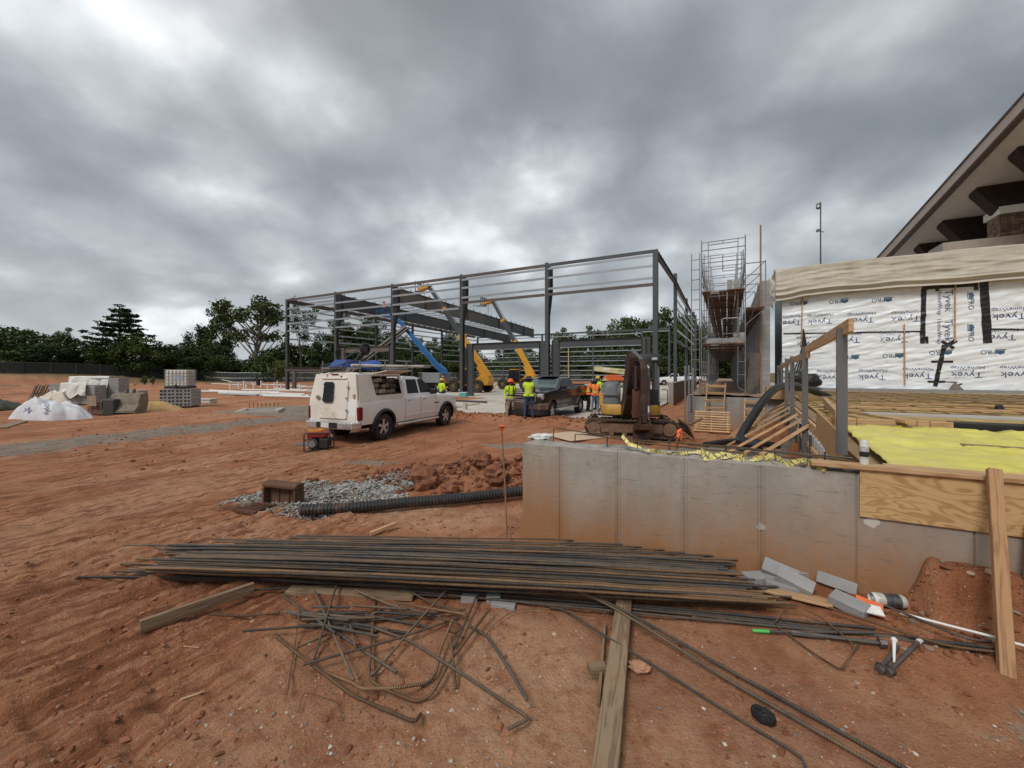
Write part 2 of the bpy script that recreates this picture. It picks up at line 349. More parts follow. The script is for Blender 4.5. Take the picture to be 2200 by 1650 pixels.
# ------------------------------------------------------------------ ground
WL = Vector((0.136, 5.15, 0))            # left front corner of the near concrete wall
DK = Vector((3.8, 4.4, 0)); W = Vector((math.sin(R(31)), math.cos(R(31)), 0))   # deck corner and edge direction
SC = Vector((9.96, 28.1, 0))             # front right corner of the steel frame
def seg_dist(x, y, a, b):
    dx, dy = b[0]-a[0], b[1]-a[1]; t = np.clip(((x-a[0])*dx + (y-a[1])*dy) / (dx*dx+dy*dy), 0, 1)
    return np.hypot(x - a[0] - t*dx, y - a[1] - t*dy)
def wall_st(x, y):
    rx, ry = x - WL.x, y - WL.y
    return rx*V.x + ry*V.y, rx*U.x + ry*U.y
def steel_st(x, y):
    rx, ry = x - SC.x, y - SC.y
    return rx*V.x + ry*V.y, rx*U.x + ry*U.y
def ground_parts(x, y):
    x = np.asarray(x, float); y = np.asarray(y, float); r = np.hypot(x, y)
    z = 1.9 * sstep(60, 82, -x) * sstep(30, 60, y)
    s, t = steel_st(x, y)
    onslab = sstep(0, .3, t + 12.75) * sstep(0, .3, s + 42.1) * sstep(0, .3, 1.8 - s) * sstep(0, .3, 41 - t)
    onslab = onslab * (1 - (1 - sstep(0, .3, s + 13.2)) * (1 - sstep(0, .3, t + 1)))
    # ridge pushed up along the slab edge
    ridge = np.exp(-((t + 13.5) / .75)**2) * sstep(-12, -7, s) * sstep(3, 1, s)
    # loose dirt mound beside the corrugated pipe
    mound = np.exp(-(((x + 1.0) / 1.35)**2 + ((y - 8.15) / .8)**2)) + .8 * np.exp(-(((x - .4) / .8)**2 + ((y - 8.0) / .7)**2))
    mound = np.clip(mound, 0, 1.1)
    ws, wt = wall_st(x, y)
    bank = sstep(3.55, 3.75, ws + .25*(vnoise(x*5, y*5, 3) - .5)) * sstep(-.34, -.14, wt + .14*(vnoise(x*7, y*7, 4) - .5)) * sstep(8.5, 7.5, ws)
    rise = sstep(1.0, 3.4, ws) * sstep(-1.6, -.1, wt) * sstep(2.0, .2, wt)
    amp = np.clip(r / 5, .7, 2.0)
    rough = (fbm(x*.55, y*.55, 4, 11) - .5) * .10 * amp + (fbm(x*3.3, y*3.3, 4, 21) - .5) * .03
    fine = (fbm(x*14, y*14, 3, 31) - .5) * .03
    # wheel ruts and tread marks left of the rebar
    a = x*.50 + y*.866; b = x*.866 - y*.50
    rut_m = sstep(-.9, -2.2, x + .10*y) * sstep(30, 14, r)
    bw = b + .35*(fbm(a*.25, b*.25, 2, 44) - .5)
    rut = (np.abs(((bw*1.15) % 1) - .5) * 2)
    rut = (sstep(.25, .8, rut) - .5) * .06 + (fbm(a*1.5, b*15, 3, 51) - .5) * .085 + (np.sin(a*30 + 4*vnoise(a, b*2, 5)) * .012) * sstep(.45, .6, vnoise(a*.6, b*1.3, 71))
    rut = rut*1.3 - np.abs(fbm(x*11, y*11, 3, 57) - .5) * .08
    clod = np.abs(fbm(x*5.5, y*5.5, 3, 61) - .5) * 2
    z = z + (rough + fine + rut * rut_m * (1 - .55*sstep(6, 11, r))) * (1 - onslab) + ridge * (.16 + .08*vnoise(x*2, y*2, 5)) + mound * (.22 + .2*clod) + bank * (.40 + .10*(fbm(x*6, y*6, 3, 9) - .5)) + rise * .17
    z = z - onslab * .12
    # excavated trench between steel slab and block wall
    tr = sstep(2.1, 3.2, s) * sstep(9.0, 7.2, s) * sstep(-3, 2, t)
    z = z - tr * .15
    # flatten under things that stand
    fl = 1 - sstep(.6, 1.6, seg_dist(x, y, (-20.5, 24), (-19.5, 25)))
    z = z * (1 - .7*fl)
    return z, dict(onslab=onslab, mound=mound, bank=bank, rut=rut_m, ridge=ridge, tr=tr)
def gz(x, y): return float(ground_parts(np.array([x]), np.array([y]))[0][0])
def ground_masks(x, y, info):
    wob = (fbm(x*1.3, y*1.3, 3, 77) - .5)
    d = seg_dist(x, y, (-26, -14), (-9.7, 19.5)); road = sstep(1.45, 1.05, d + wob*.7)
    road = np.maximum(road, sstep(3.2, 2.2, np.hypot(x + 12.8, (y - 22.7)) + wob*2))
    road = np.maximum(road, sstep(1.6, 1.1, np.hypot((x + 10.5)/2, (y - 21)) + wob))
    drain = sstep(1.0, .82, np.hypot((x + 3.25)/1.45, (y - 6.75)/.8) + wob*.5)
    drain = np.maximum(drain, sstep(1.0, .8, np.hypot((x + 2.35)/.9, (y - 7.6)/.5) + wob*.6))
    g2 = sstep(1, .6, np.hypot((x + 3.4)/.9, (y - 9.6)/.3) + wob*.6)
    g3 = sstep(1, .5, np.hypot((x - .5)/2.2, (y - 11.7)/.5) + wob) * .8
    g4 = sstep(1.2, .0, np.hypot((x - 3.2)/1.0, (y - 2.3)/.6) + wob*1.6) * .5
    tri = sstep(1, .5, np.hypot((x - 6.0)/3, (y - 10.5)/1.2) + wob) * .7
    grav = np.clip(np.maximum.reduce([road*.95, drain, g2*.8, g3, g4, tri]), 0, 1)
    pale = .55*sstep(1, .3, np.hypot((x + 3.8)/1.6, (y - 5.4)/.6) + wob*.8)
    pale = np.maximum(pale, .8*sstep(1, .4, np.hypot((x + .9)/2.6, (y - 6.0)/.75) + wob*.8))
    pale = np.maximum(pale, .75*sstep(1.2, .3, np.hypot((x - .5)/2.8, (y - 2.6)/1.4) + wob))
    pale = np.maximum(pale, .35*sstep(.55, .75, fbm(x*.5, y*.5, 4, 91)))
    st = .5*sstep(.5, .72, vnoise((x*.45+y*.9)*.25, (x*.9-y*.45)*1.1, 95)) * sstep(-3, -6, x)
    pale = np.maximum(pale, st)
    dark = sstep(.5, .7, fbm(x*1.1, y*1.1, 4, 131)) * .7
    dark = np.maximum(dark, info['mound']*.7); dark = np.maximum(dark, info['bank']*.5); dark = np.maximum(dark, info['ridge']*.5)
    grass = sstep(55, 62, y + .15*x) * sstep(-58, -66, x) * .8
    grass = np.maximum(grass, sstep(92, 105, np.hypot(x, y)))
    return grav, pale, dark, grass
def ground_material():
    m = bpy.data.materials.new('red_clay_ground'); m.use_nodes = True; nt = m.node_tree; N = nt.nodes; L = nt.links
    b = N['Principled BSDF']; b.inputs['Roughness'].default_value = .95; b.inputs['Specular IOR Level'].default_value = .25
    tc = N.new('ShaderNodeTexCoord'); P = tc.outputs['Object']
    def nz(scale, det=6, rough=.6, vec=P, dist=0):
        n = N.new('ShaderNodeTexNoise'); n.inputs['Scale'].default_value = scale; n.inputs['Detail'].default_value = det; n.inputs['Roughness'].default_value = rough; n.inputs['Distortion'].default_value = dist; L.new(vec, n.inputs['Vector']); return n.outputs['Fac']
    def mr(x, a, c, lo=0, hi=1):
        n = N.new('ShaderNodeMapRange'); n.inputs[1].default_value = a; n.inputs[2].default_value = c; n.inputs[3].default_value = lo; n.inputs[4].default_value = hi; L.new(x, n.inputs[0]); return n.outputs[0]
    def mix(f, a, c, bl='MIX'):
        n = N.new('ShaderNodeMixRGB'); n.blend_type = bl
        for i, s in ((0, f), (1, a), (2, c)):
            if isinstance(s, (float, int)): n.inputs[i].default_value = s
            elif isinstance(s, tuple): n.inputs[i].default_value = (*s, 1)
            else: L.new(s, n.inputs[i])
        return n.outputs[0]
    def mth(op, a, c):
        n = N.new('ShaderNodeMath'); n.operation = op
        for i, s in enumerate((a, c)):
            if isinstance(s, (float, int)): n.inputs[i].default_value = s
            else: L.new(s, n.inputs[i])
        return n.outputs[0]
    def attr(nm):
        n = N.new('ShaderNodeAttribute'); n.attribute_name = nm; return n.outputs['Fac']
    mp = N.new('ShaderNodeMapping'); mp.inputs['Rotation'].default_value = (0, 0, R(60)); mp.inputs['Scale'].default_value = (1, 1, 1)
    L.new(P, mp.inputs[0])
    mp1 = N.new('ShaderNodeMapping'); mp1.inputs['Rotation'].default_value = (0, 0, R(-58)); L.new(P, mp1.inputs[0])
    mp2 = N.new('ShaderNodeMapping'); mp2.inputs['Scale'].default_value = (.3, 2.6, 1); L.new(mp1.outputs[0], mp2.inputs[0])
    n1 = nz(.9, 8, .62); n2 = nz(7, 8, .68); n3 = nz(45, 6, .65); streak = nz(1.5, 6, .6, mp2.outputs[0])
    c = mix(mr(n1, .35, .65), (.375, .146, .064), (.47, .218, .113))
    c = mix(mr(streak, .48, .66, 0, .75), c, (.25, .092, .042))
    c = mix(mr(streak, .46, .33, 0, .6), c, (.42, .21, .11))
    c = mix(mr(n2, .5, .75, 0, .5), c, (.44, .215, .115))
    c = mix(mr(n2, .46, .30, 0, .5), c, (.22, .082, .038))
    c = mix(mth('MULTIPLY', attr('pale'), mr(n2, .3, .55)), c, (.54, .32, .195))
    c = mix(mth('MULTIPLY', attr('dark'), .6), c, (.235, .075, .033))
    gv = N.new('ShaderNodeTexVoronoi'); gv.inputs['Scale'].default_value = 38; L.new(P, gv.inputs['Vector'])
    gvs = N.new('ShaderNodeSeparateColor'); L.new(gv.outputs['Color'], gvs.inputs[0])
    gc = mix(gvs.outputs[0], (.19, .178, .15), (.44, .41, .345)); gc = mix(mr(n1, .42, .62, 0, .55), gc, (.30, .20, .125))
    gm = mr(mth('ADD', attr('gravel'), mth('MULTIPLY', mth('SUBTRACT', n2, .5), .9)), .4, .6)
    c = mix(gm, c, gc)
    spk = N.new('ShaderNodeTexVoronoi'); spk.inputs['Scale'].default_value = 55; L.new(P, spk.inputs['Vector'])
    sps = N.new('ShaderNodeSeparateColor'); L.new(spk.outputs['Color'], sps.inputs[0])
    c = mix(mth('MULTIPLY', mr(sps.outputs[1], .93, .95), mr(spk.outputs['Distance'], .35, .2)), c, (.48, .40, .33))
    c = mix(mr(n3, .52, .72, 0, .45), c, (.17, .068, .033))
    fs = nz(6, 5, .6, mp2.outputs[0]); c = mix(mth('MULTIPLY', attr('rut'), mr(fs, .5, .62, 0, .8)), c, (.18, .065, .03)); c = mix(mth('MULTIPLY', attr('rut'), mr(fs, .47, .36, 0, .65)), c, (.52, .28, .165))  # ruts: shade painted into the grooves, pale highlights onto the ridges
    c = mix(mth('MULTIPLY', attr('grass'), mr(n2, .35, .55)), c, (.07, .085, .03))
    L.new(c, b.inputs['Base Color'])
    n4 = nz(130, 4, .6); h = mth('ADD', mth('ADD', mth('MULTIPLY', n2, .32), mth('MULTIPLY', n3, .38)), mth('MULTIPLY', n4, .16)); h = mth('ADD', h, mth('MULTIPLY', mth('MULTIPLY', attr('rut'), fs), -.8)); h = mth('ADD', h, mth('MULTIPLY', mth('MULTIPLY', gm, gv.outputs['Distance']), -.5))
    bp = N.new('ShaderNodeBump'); bp.inputs['Strength'].default_value = 1.0; bp.inputs['Distance'].default_value = .075; L.new(h, bp.inputs['Height']); L.new(bp.outputs[0], b.inputs['Normal'])
    return m
def build_ground():
    rad = [0.25]
    while rad[-1] < 8: rad.append(rad[-1] * 1.0105)
    while rad[-1] < 40: rad.append(rad[-1] * 1.016)
    while rad[-1] < 1500: rad.append(rad[-1] * 1.06)
    rad = np.array(rad)
    ang = np.concatenate([np.linspace(-64, 64, 440, endpoint=False), np.linspace(64, 296, 90, endpoint=False)]) * math.pi / 180
    rr, aa = np.meshgrid(rad, ang, indexing='ij'); x = (rr*np.sin(aa)).ravel(); y = (rr*np.cos(aa)).ravel()
    z, info = ground_parts(x, y); nr, na = len(rad), len(ang)
    co = np.stack([x, y, z], 1); co = np.vstack([co, [[0, 0, float(z[:na].mean())]]])
    i = np.arange(nr - 1)[:, None]; j = np.arange(na)[None, :]; k = (j + 1) % na
    quads = np.stack([i*na + j, i*na + k, (i+1)*na + k, (i+1)*na + j], -1).reshape(-1, 4)[:, ::-1]
    tri = np.stack([np.full(na, nr*na), (np.arange(na)+1) % na, np.arange(na)], 1)
    me = bpy.data.meshes.new('ground'); nq, ntr = len(quads), len(tri)
    me.vertices.add(len(co)); me.vertices.foreach_set('co', co.ravel())
    me.loops.add(nq*4 + ntr*3); me.loops.foreach_set('vertex_index', np.concatenate([quads.ravel(), tri.ravel()]).astype(np.int32))
    me.polygons.add(nq + ntr); me.polygons.foreach_set('loop_start', np.concatenate([np.arange(nq)*4, nq*4 + np.arange(ntr)*3]).astype(np.int32))
    me.update(calc_edges=True); me.validate()
    me.polygons.foreach_set('use_smooth', [True]*len(me.polygons))
    gm = ground_masks(x, y, info)
    for nm, arr in zip(('gravel', 'pale', 'dark', 'grass', 'rut'), gm + (info['rut'],)):
        at = me.attributes.new(nm, 'FLOAT', 'POINT'); at.data.foreach_set('value', np.append(arr, 0).astype(np.float32))
    me.materials.append(ground_material())
    o = bpy.data.objects.new('ground', me); COL.objects.link(o); tag(o, kind='structure'); return o
ground = build_ground()

def rocks(name, pts, sizes, colors, label, cat, flat=.65, rough=.95):
    """one stuff object of many angular stones"""
    ico = [(-.526,0,.85),(.526,0,.85),(-.526,0,-.85),(.526,0,-.85),(0,.85,.526),(0,.85,-.526),(0,-.85,.526),(0,-.85,-.526),(.85,.526,0),(-.85,.526,0),(.85,-.526,0),(-.85,-.526,0)]
    fc = [(0,4,1),(0,9,4),(9,5,4),(4,5,8),(4,8,1),(8,10,1),(8,3,10),(5,3,8),(5,2,3),(2,7,3),(7,10,3),(7,6,10),(7,11,6),(11,0,6),(0,1,6),(6,1,10),(9,0,11),(9,11,2),(9,2,5),(7,2,11)]
    base = np.array(ico); fc = np.array(fc); n = len(pts); pts = np.asarray(pts); sizes = np.asarray(sizes)
    V_ = np.repeat(base[None], n, 0) * (1 + (np.random.rand(n, 12, 1) - .5) * .7)
    V_ *= sizes[:, None, None] * (1 + (np.random.rand(n, 1, 3) - .5) * .7)
    V_[:, :, 2] *= flat
    a = np.random.rand(n) * 6.283; c, s = np.cos(a)[:, None], np.sin(a)[:, None]
    x = V_[:, :, 0]*c - V_[:, :, 1]*s; y = V_[:, :, 0]*s + V_[:, :, 1]*c; V_[:, :, 0] = x; V_[:, :, 1] = y
    V_ += pts[:, None, :]
    F = (fc[None] + (np.arange(n)*12)[:, None, None]).reshape(-1, 3)
    me = bpy.data.meshes.new(name); me.from_pydata(V_.reshape(-1, 3).tolist(), [], F.tolist())
    pal = np.array(colors); ci = np.random.randint(0, len(pal), n); cc = pal[ci] * (1 + (np.random.rand(n, 1) - .5)*.5)
    at = me.attributes.new('stone_col', 'FLOAT_COLOR', 'POINT')
    at.data.foreach_set('color', np.concatenate([np.repeat(cc, 12, 0), np.ones((n*12, 1))], 1).astype(np.float32).ravel())
    key = 'stone_mix'
    if key not in MATS:
        m = bpy.data.materials.new(key); m.use_nodes = True; b = m.node_tree.nodes['Principled BSDF']; b.inputs['Roughness'].default_value = rough
        an = m.node_tree.nodes.new('ShaderNodeAttribute'); an.attribute_name = 'stone_col'; m.node_tree.links.new(an.outputs['Color'], b.inputs['Base Color']); MATS[key] = m
    me.materials.append(MATS[key])
    o = bpy.data.objects.new(name, me); COL.objects.link(o); return tag(o, label, cat, kind='stuff')
def scatter(n, fn):
    out = []
    while len(out) < n:
        p = fn()
        if p is not None: out.append(p)
    a = np.array(out); z = ground_parts(a[:, 0], a[:, 1])[0]; return np.stack([a[:, 0], a[:, 1], z], 1)
def wall_clear(x, y):
    s, t = wall_st(x, y); return not (s > -.1 and t > -.05 and t < .6)
GREY = [(.20,.195,.185),(.30,.29,.275),(.13,.13,.13),(.38,.36,.33)]
REDS = [(.22,.082,.038),(.26,.105,.052),(.19,.068,.032),(.29,.13,.07)]
def f_peb():
    y = 1.6 + 5.5*random.random()**1.4; x = random.uniform(-1.3, 1.3)*y
    return (x, y) if wall_clear(x, y) and (x > -1.6 or random.random() < .3) and vnoise(x*1.6, y*1.6, 7) > random.random()*.9 else None
p = scatter(4200, f_peb); sz = .003 + .010*np.random.rand(len(p))**3; p[:, 2] += sz*.25
rocks('pebbles', p, sz, [(.46,.40,.33),(.30,.25,.21),(.36,.19,.11),(.30,.12,.06),(.33,.14,.07),(.22,.19,.17)], 'small grey and white pebbles scattered over the clay near the rebar', 'pebbles')
def f_dirt():
    y = 1.7 + 4.5*random.random(); x = random.uniform(-1.4, 1.2)*y; return (x, y) if wall_clear(x, y) and vnoise(x*2.2, y*2.2, 9)**2 > random.random()*.7 else None
p = scatter(4200, f_dirt); sz = .004 + .02*np.random.rand(len(p))**4; p[:, 2] += sz*.15
rocks('dirt_crumbs', p, sz, REDS, 'red clay crumbs lying loose on the trampled foreground', 'dirt crumbs')
def f_grav():
    a = random.random()*6.283; r = math.sqrt(random.random())
    if random.random() < .72: x, y = -3.25 + 1.5*r*math.cos(a), 6.75 + .85*r*math.sin(a)
    else: x, y = -2.35 + .95*r*math.cos(a), 7.6 + .5*r*math.sin(a)
    if abs(x + 3.95) < .55 and abs(y - 6.2) < .25: return None
    return (x, y)
p = scatter(5200, f_grav); sz = .013 + .016*np.random.rand(len(p)); p[:, 2] += sz*.4
rocks('gravel', p, sz, GREY + [(.33,.34,.33),(.27,.22,.17)], 'crushed grey gravel heaped round the rusty drain inlet', 'gravel')
def f_clod():
    if random.random() < .8: x, y = -1.0 + random.gauss(0, .95), 8.0 + random.gauss(0, .5)
    else: x, y = .5 + random.gauss(0, .5), 8.0 + random.gauss(0, .4)
    return (x, y) if wall_clear(x, y) else None
p = scatter(1500, f_clod); sz = .012 + .07*np.random.rand(len(p))**3.2; p[:, 2] += sz*.3
rocks('dirt_clods', p, sz, [(.17,.06,.028),(.21,.078,.037),(.14,.05,.025),(.26,.11,.06)], 'broken red clay clods heaped beyond the corrugated pipe', 'clods', flat=.8)
def f_bank():
    s = random.uniform(3.4, 6); t = random.uniform(-.75, -.1); q = WL + V*s + U*t; return (q.x, q.y)
p = scatter(900, f_bank); sz = .006 + .03*np.random.rand(len(p))**3; p[:, 2] += sz*.2
rocks('bank_crumbs', p, sz, REDS + REDS + [(.26,.19,.13)], 'clay crumbs on the low dirt bank against the concrete wall', 'dirt crumbs')
def f_mid():
    t = -13.5 + random.gauss(0, .6); s = random.uniform(-10, 1); q = SC + V*s + U*t; return (q.x, q.y)
p = scatter(900, f_mid); sz = .015 + .06*np.random.rand(len(p))**3; p[:, 2] += sz*.3
rocks('ridge_clods', p, sz, REDS, 'clay clods along the pushed up ridge before the concrete slab', 'clods', flat=.8)
def f_trk():
    y = 8 + 14*random.random(); x = random.uniform(-1.1, -.1)*y; return (x, y)
p = scatter(1600, f_trk); sz = .01 + .035*np.random.rand(len(p))**3; p[:, 2] += sz*.2
rocks('track_crumbs', p, sz, REDS + [(.36,.2,.12)], 'clay crumbs strewn along the wheel tracks round the white pickup', 'dirt crumbs')
def big_clod(px, py, r, label):
    g = Gd(px, py); z = gz(g.x, g.y); mb = MB()
    bm = bmesh.new(); bmesh.ops.create_icosphere(bm, subdivisions=3, radius=r)
    for v in bm.verts:
        n = v.co.normalized(); k = float(fbm(np.array([n.x*2.1 + px]), np.array([n.y*2.1 + n.z*3.3]), 4, 5)[0])
        v.co *= .62 + .75*k; v.co.z *= .85
    me = bpy.data.meshes.new('clay_boulder'); bm.to_mesh(me); bm.free(); me.materials.append(mat('clay_clod', (.20,.075,.037), .95, 0, .25, 9, bump=.6, bscale=30, dirt=(.36,.17,.09), dirt_amt=.25))
    o = bpy.data.objects.new('clay_boulder', me); COL.objects.link(o); o.location = (g.x, g.y, z + r*.45); tag(o, label, 'clod')
big_clod(1063, 1048, .22, 'large rounded red clay lump beside the orange capped stake')
big_clod(1035, 1030, .20, 'second clay lump half behind the large rounded one')
big_clod(915, 1050, .26, 'broad low clay lump at the foot of the dirt heap')
big_clod(965, 1060, .15, 'small clay lump by the corrugated black pipe')

# ------------------------------------------------------------------ concrete slab on grade
def st_pt(s, t, z=0): q = SC + V*s + U*t; return Vector((q.x, q.y, z))
M_slab = mat('slab_concrete', (.52, .47, .40), .8, 0, .12, .5, dirt=(.40,.255,.165), dirt_amt=.32, bump=.08, bscale=12)
mb = MB(); mb.prism([st_pt(*p, -.25) for p in ((-13,-12.6),(.7,-12.6),(.7,41.2),(-41.6,41.2),(-41.6,-.8),(-13,-.8))], (0,0,.25))
tag(mb.build('concrete_slab', M_slab, fix=True), kind='structure')
M_bounce_pave = mat('bounce_paving', (.36,.35,.33), .85, 0, .12, .6)
mb = MB(); mb.prism([(19,27,-.1),(27,11,-.1),(90,11,-.1),(90,80,-.1),(45,80,-.1)], (0,0,.16)); tag(mb.build('bounce_pavement', M_bounce_pave), kind='structure')  # unseen grey paving, added to bounce neutral light onto the hall soffit
# ------------------------------------------------------------------ near concrete wall
def wall_concrete(name, col=(.335, .315, .285), zlo=.2, zhi=1.08, amt=1.0):
    m = bpy.data.materials.new(name); m.use_nodes = True; nt = m.node_tree; N = nt.nodes; L = nt.links
    b = N['Principled BSDF']; b.inputs['Roughness'].default_value = .85; b.inputs['Specular IOR Level'].default_value = .3
    tc = N.new('ShaderNodeNewGeometry'); P = tc.outputs['Position']
    def nz(scale, det=6, rough=.6, sc=None, off=None):
        v = P
        if sc or off:
            mp = N.new('ShaderNodeMapping'); mp.inputs['Scale'].default_value = sc or (1,1,1); mp.inputs['Location'].default_value = off or (0,0,0); L.new(P, mp.inputs[0]); v = mp.outputs[0]
        n = N.new('ShaderNodeTexNoise'); n.inputs['Scale'].default_value = scale; n.inputs['Detail'].default_value = det; n.inputs['Roughness'].default_value = rough; L.new(v, n.inputs['Vector']); return n.outputs['Fac']
    def mr(x, a, c, lo=0, hi=1):
        n = N.new('ShaderNodeMapRange'); n.inputs[1].default_value = a; n.inputs[2].default_value = c; n.inputs[3].default_value = lo; n.inputs[4].default_value = hi; L.new(x, n.inputs[0]); return n.outputs[0]
    def mix(f, a, c):
        n = N.new('ShaderNodeMixRGB')
        for i, s in ((0, f), (1, a), (2, c)):
            if isinstance(s, (float, int)): n.inputs[i].default_value = s
            elif isinstance(s, tuple): n.inputs[i].default_value = (*s, 1)
            else: L.new(s, n.inputs[i])
        return n.outputs[0]
    def mth(op, a, c):
        n = N.new('ShaderNodeMath'); n.operation = op
        for i, s in enumerate((a, c)):
            if isinstance(s, (float, int)): n.inputs[i].default_value = s
            else: L.new(s, n.inputs[i])
        return n.outputs[0]
    c = mix(mr(nz(1.7, 8, .6), .35, .65), tuple(k*.86 for k in col), tuple(k*1.12 for k in col))
    c = mix(mr(nz(2.2, 6, .6, (1, 1, .18)), .5, .72, 0, .6), c, tuple(k*.58 for k in col))
    c = mix(mr(nz(3.1, 6, .6, (1, 1, .15), (4, 7, 1)), .6, .78, 0, .4), c, (.48, .45, .40))
    sp = N.new('ShaderNodeSeparateXYZ'); L.new(P, sp.inputs[0])
    h = mth('ADD', sp.outputs[2], mth('MULTIPLY', mth('SUBTRACT', nz(1.6, 5, .55, (1, 1, .35), (2, 5, 0)), .5), 1.1))
    c = mix(mth('MULTIPLY', mr(h, zhi, zlo), amt), c, (.31, .15, .066))
    v = N.new('ShaderNodeTexVoronoi'); v.inputs['Scale'].default_value = 16; L.new(P, v.inputs['Vector'])
    vs_ = N.new('ShaderNodeSeparateColor'); L.new(v.outputs['Color'], vs_.inputs[0])
    pit = mth('MULTIPLY', mr(vs_.outputs[0], .8, .84), mr(v.outputs['Distance'], .12, .05))
    c = mix(mth('MULTIPLY', pit, .75), c, (.07, .055, .045))
    sc_ = nz(24, 3, .5, (.3, .3, 2.2)); c = mix(mr(sc_, .6, .7, 0, .5), c, (.15, .14, .125)); c = mix(mr(nz(11, 8, .7), .52, .7, 0, .4), c, tuple(k*.7 for k in col)); c = mix(mr(nz(60, 4, .6), .55, .75, 0, .3), c, tuple(k*.6 for k in col))
    L.new(c, b.inputs['Base Color'])
    bp = N.new('ShaderNodeBump'); bp.inputs['Strength'].default_value = .3; bp.inputs['Distance'].default_value = .01; L.new(mth('SUBTRACT', nz(30, 6, .6), mth('MULTIPLY', pit, 1.5)), bp.inputs['Height']); L.new(bp.outputs[0], b.inputs['Normal'])
    MATS[name] = m; return m
M_wall = wall_concrete('cast_concrete_wall', (.345,.32,.28)); M_wall2 = wall_concrete('cast_concrete_footing', (.30, .285, .26), .05, .7, .6)
M_roughc = mat('broken_concrete_top', (.34, .31, .275), .95, 0, .25, 6, bump=1.0, bscale=40, dirt=(.20,.17,.14), dirt_amt=.3)
WH = 1.21
def wp(s, t, z=0.0): q = WL + V*s + U*t; return Vector((q.x, q.y, z))
wall = thing('concrete_wall', 'low grey cast concrete wall with vertical form joints stained red below', 'wall', tuple(WL))
joints = [0, .505, 1.20, 1.90, 2.59, 3.31, 4.05, 4.75, 5.45, 6.2, 7.0]
mb = MB(); mb.prism([wp(0.004,.012,-.3), wp(7.0,.012,-.3), wp(7.0,.38,-.3), wp(.004,.38,-.3)], (0,0,WH+.28)); mb.build('core', M_wall, wall, world=True)
for a, b_ in zip(joints[:-1], joints[1:]):
    mb = MB(); g = .007; x0 = a + (g if a else 0); x1 = b_ - g
    mb.prism([wp(x0,0,-.3), wp(x1,0,-.3), wp(x1,.03,-.3), wp(x0,.03,-.3)], (0,0,WH+.29)); mb.build('panel', M_wall, wall, world=True, bevel=.003)
for a in joints[1:5]:
    mb = MB()
    for k in (-.028, .028): mb.beam(wp(a + k, -.001, .02), wp(a + k, -.001, WH - .03), .006, .006)
    mb.build('joint_ridge', M_wall, wall, world=True)
mb = MB()
def topf(u, v):
    s = .003 + u*6.99; t = .006 + v*.37; n = float(fbm(np.array([s*7.]), np.array([t*9.]), 4, 3)[0])
    edge = min(v, 1 - v)*6; q = wp(s, t, WH - .018 + min(1, edge)*(n - .25)*.075); return q
mb.grid(topf, 220, 12); mb.build('rough_top', M_roughc, wall, world=True, smooth=True)
def blotch(s, z, r, seed, nm, m):
    rg_ = random.Random(seed); P = [wp(s + r*(.6+.5*rg_.random())*math.cos(k*.7), -.003, z + r*(.5+.5*rg_.random())*math.sin(k*.7)) for k in range(9)]; mb = MB(); mb.prism(P, tuple(U*.006)); mb.build(nm, m, wall, world=True)
blotch(2.59, .60, .05, 3, 'tie_blob', M_roughc)
blotch(3.42, .78, .06, 5, 'grout_patch', mat('white_grout', (.48,.45,.40), .9))

# rebar along the wall top
M_rebar = None
def rebar_material(name, c1, c2, c3):
    m = bpy.data.materials.new(name); m.use_nodes = True; nt = m.node_tree; N = nt.nodes; L = nt.links
    b = N['Principled BSDF']; b.inputs['Roughness'].default_value = .48; b.inputs['Metallic'].default_value = .3
    oi = N.new('ShaderNodeObjectInfo'); at = N.new('ShaderNodeAttribute'); at.attribute_name = 'along'
    cb = N.new('ShaderNodeCombineXYZ'); L.new(at.outputs['Fac'], cb.inputs[0]); mu = N.new('ShaderNodeMath'); mu.operation = 'MULTIPLY'; mu.inputs[1].default_value = 40; L.new(oi.outputs['Random'], mu.inputs[0]); L.new(mu.outputs[0], cb.inputs[1])
    n = N.new('ShaderNodeTexNoise'); n.inputs['Scale'].default_value = 2.2; n.inputs['Detail'].default_value = 8; n.inputs['Roughness'].default_value = .75; L.new(cb.outputs[0], n.inputs['Vector'])
    rp = N.new('ShaderNodeValToRGB'); e = rp.color_ramp; e.elements[0].position = .36; e.elements[0].color = (*c1, 1); e.elements[1].position = .66; e.elements[1].color = (*c3, 1); k = e.elements.new(.5); k.color = (*c2, 1)
    L.new(n.outputs['Fac'], rp.inputs[0])
    hs = N.new('ShaderNodeHueSaturation'); r2 = N.new('ShaderNodeMapRange'); r2.inputs[3].default_value = .6; r2.inputs[4].default_value = 1.35; L.new(oi.outputs['Random'], r2.inputs[0]); L.new(r2.outputs[0], hs.inputs['Value']); L.new(rp.outputs[0], hs.inputs['Color']); L.new(hs.outputs[0], b.inputs['Base Color'])
    w = N.new('ShaderNodeMath'); w.operation = 'MULTIPLY'; w.inputs[1].default_value = 2*math.pi/.014; L.new(at.outputs['Fac'], w.inputs[0])
    sn = N.new('ShaderNodeMath'); sn.operation = 'SINE'; L.new(w.outputs[0], sn.inputs[0]); bp = N.new('ShaderNodeBump'); bp.inputs['Strength'].default_value = .8; bp.inputs['Distance'].default_value = .003; L.new(sn.outputs[0], bp.inputs['Height']); L.new(bp.outputs[0], b.inputs['Normal'])
    MATS[name] = m; return m
M_rebar = rebar_material('rusty_rebar', (.085, .08, .075), (.16, .12, .085), (.26, .155, .08))
M_rebar_d = rebar_material('dark_rebar', (.06, .06, .06), (.10, .088, .078), (.18, .12, .07))
M_rebar_b = rebar_material('brown_rebar', (.12, .08, .05), (.21, .12, .062), (.29, .165, .08))
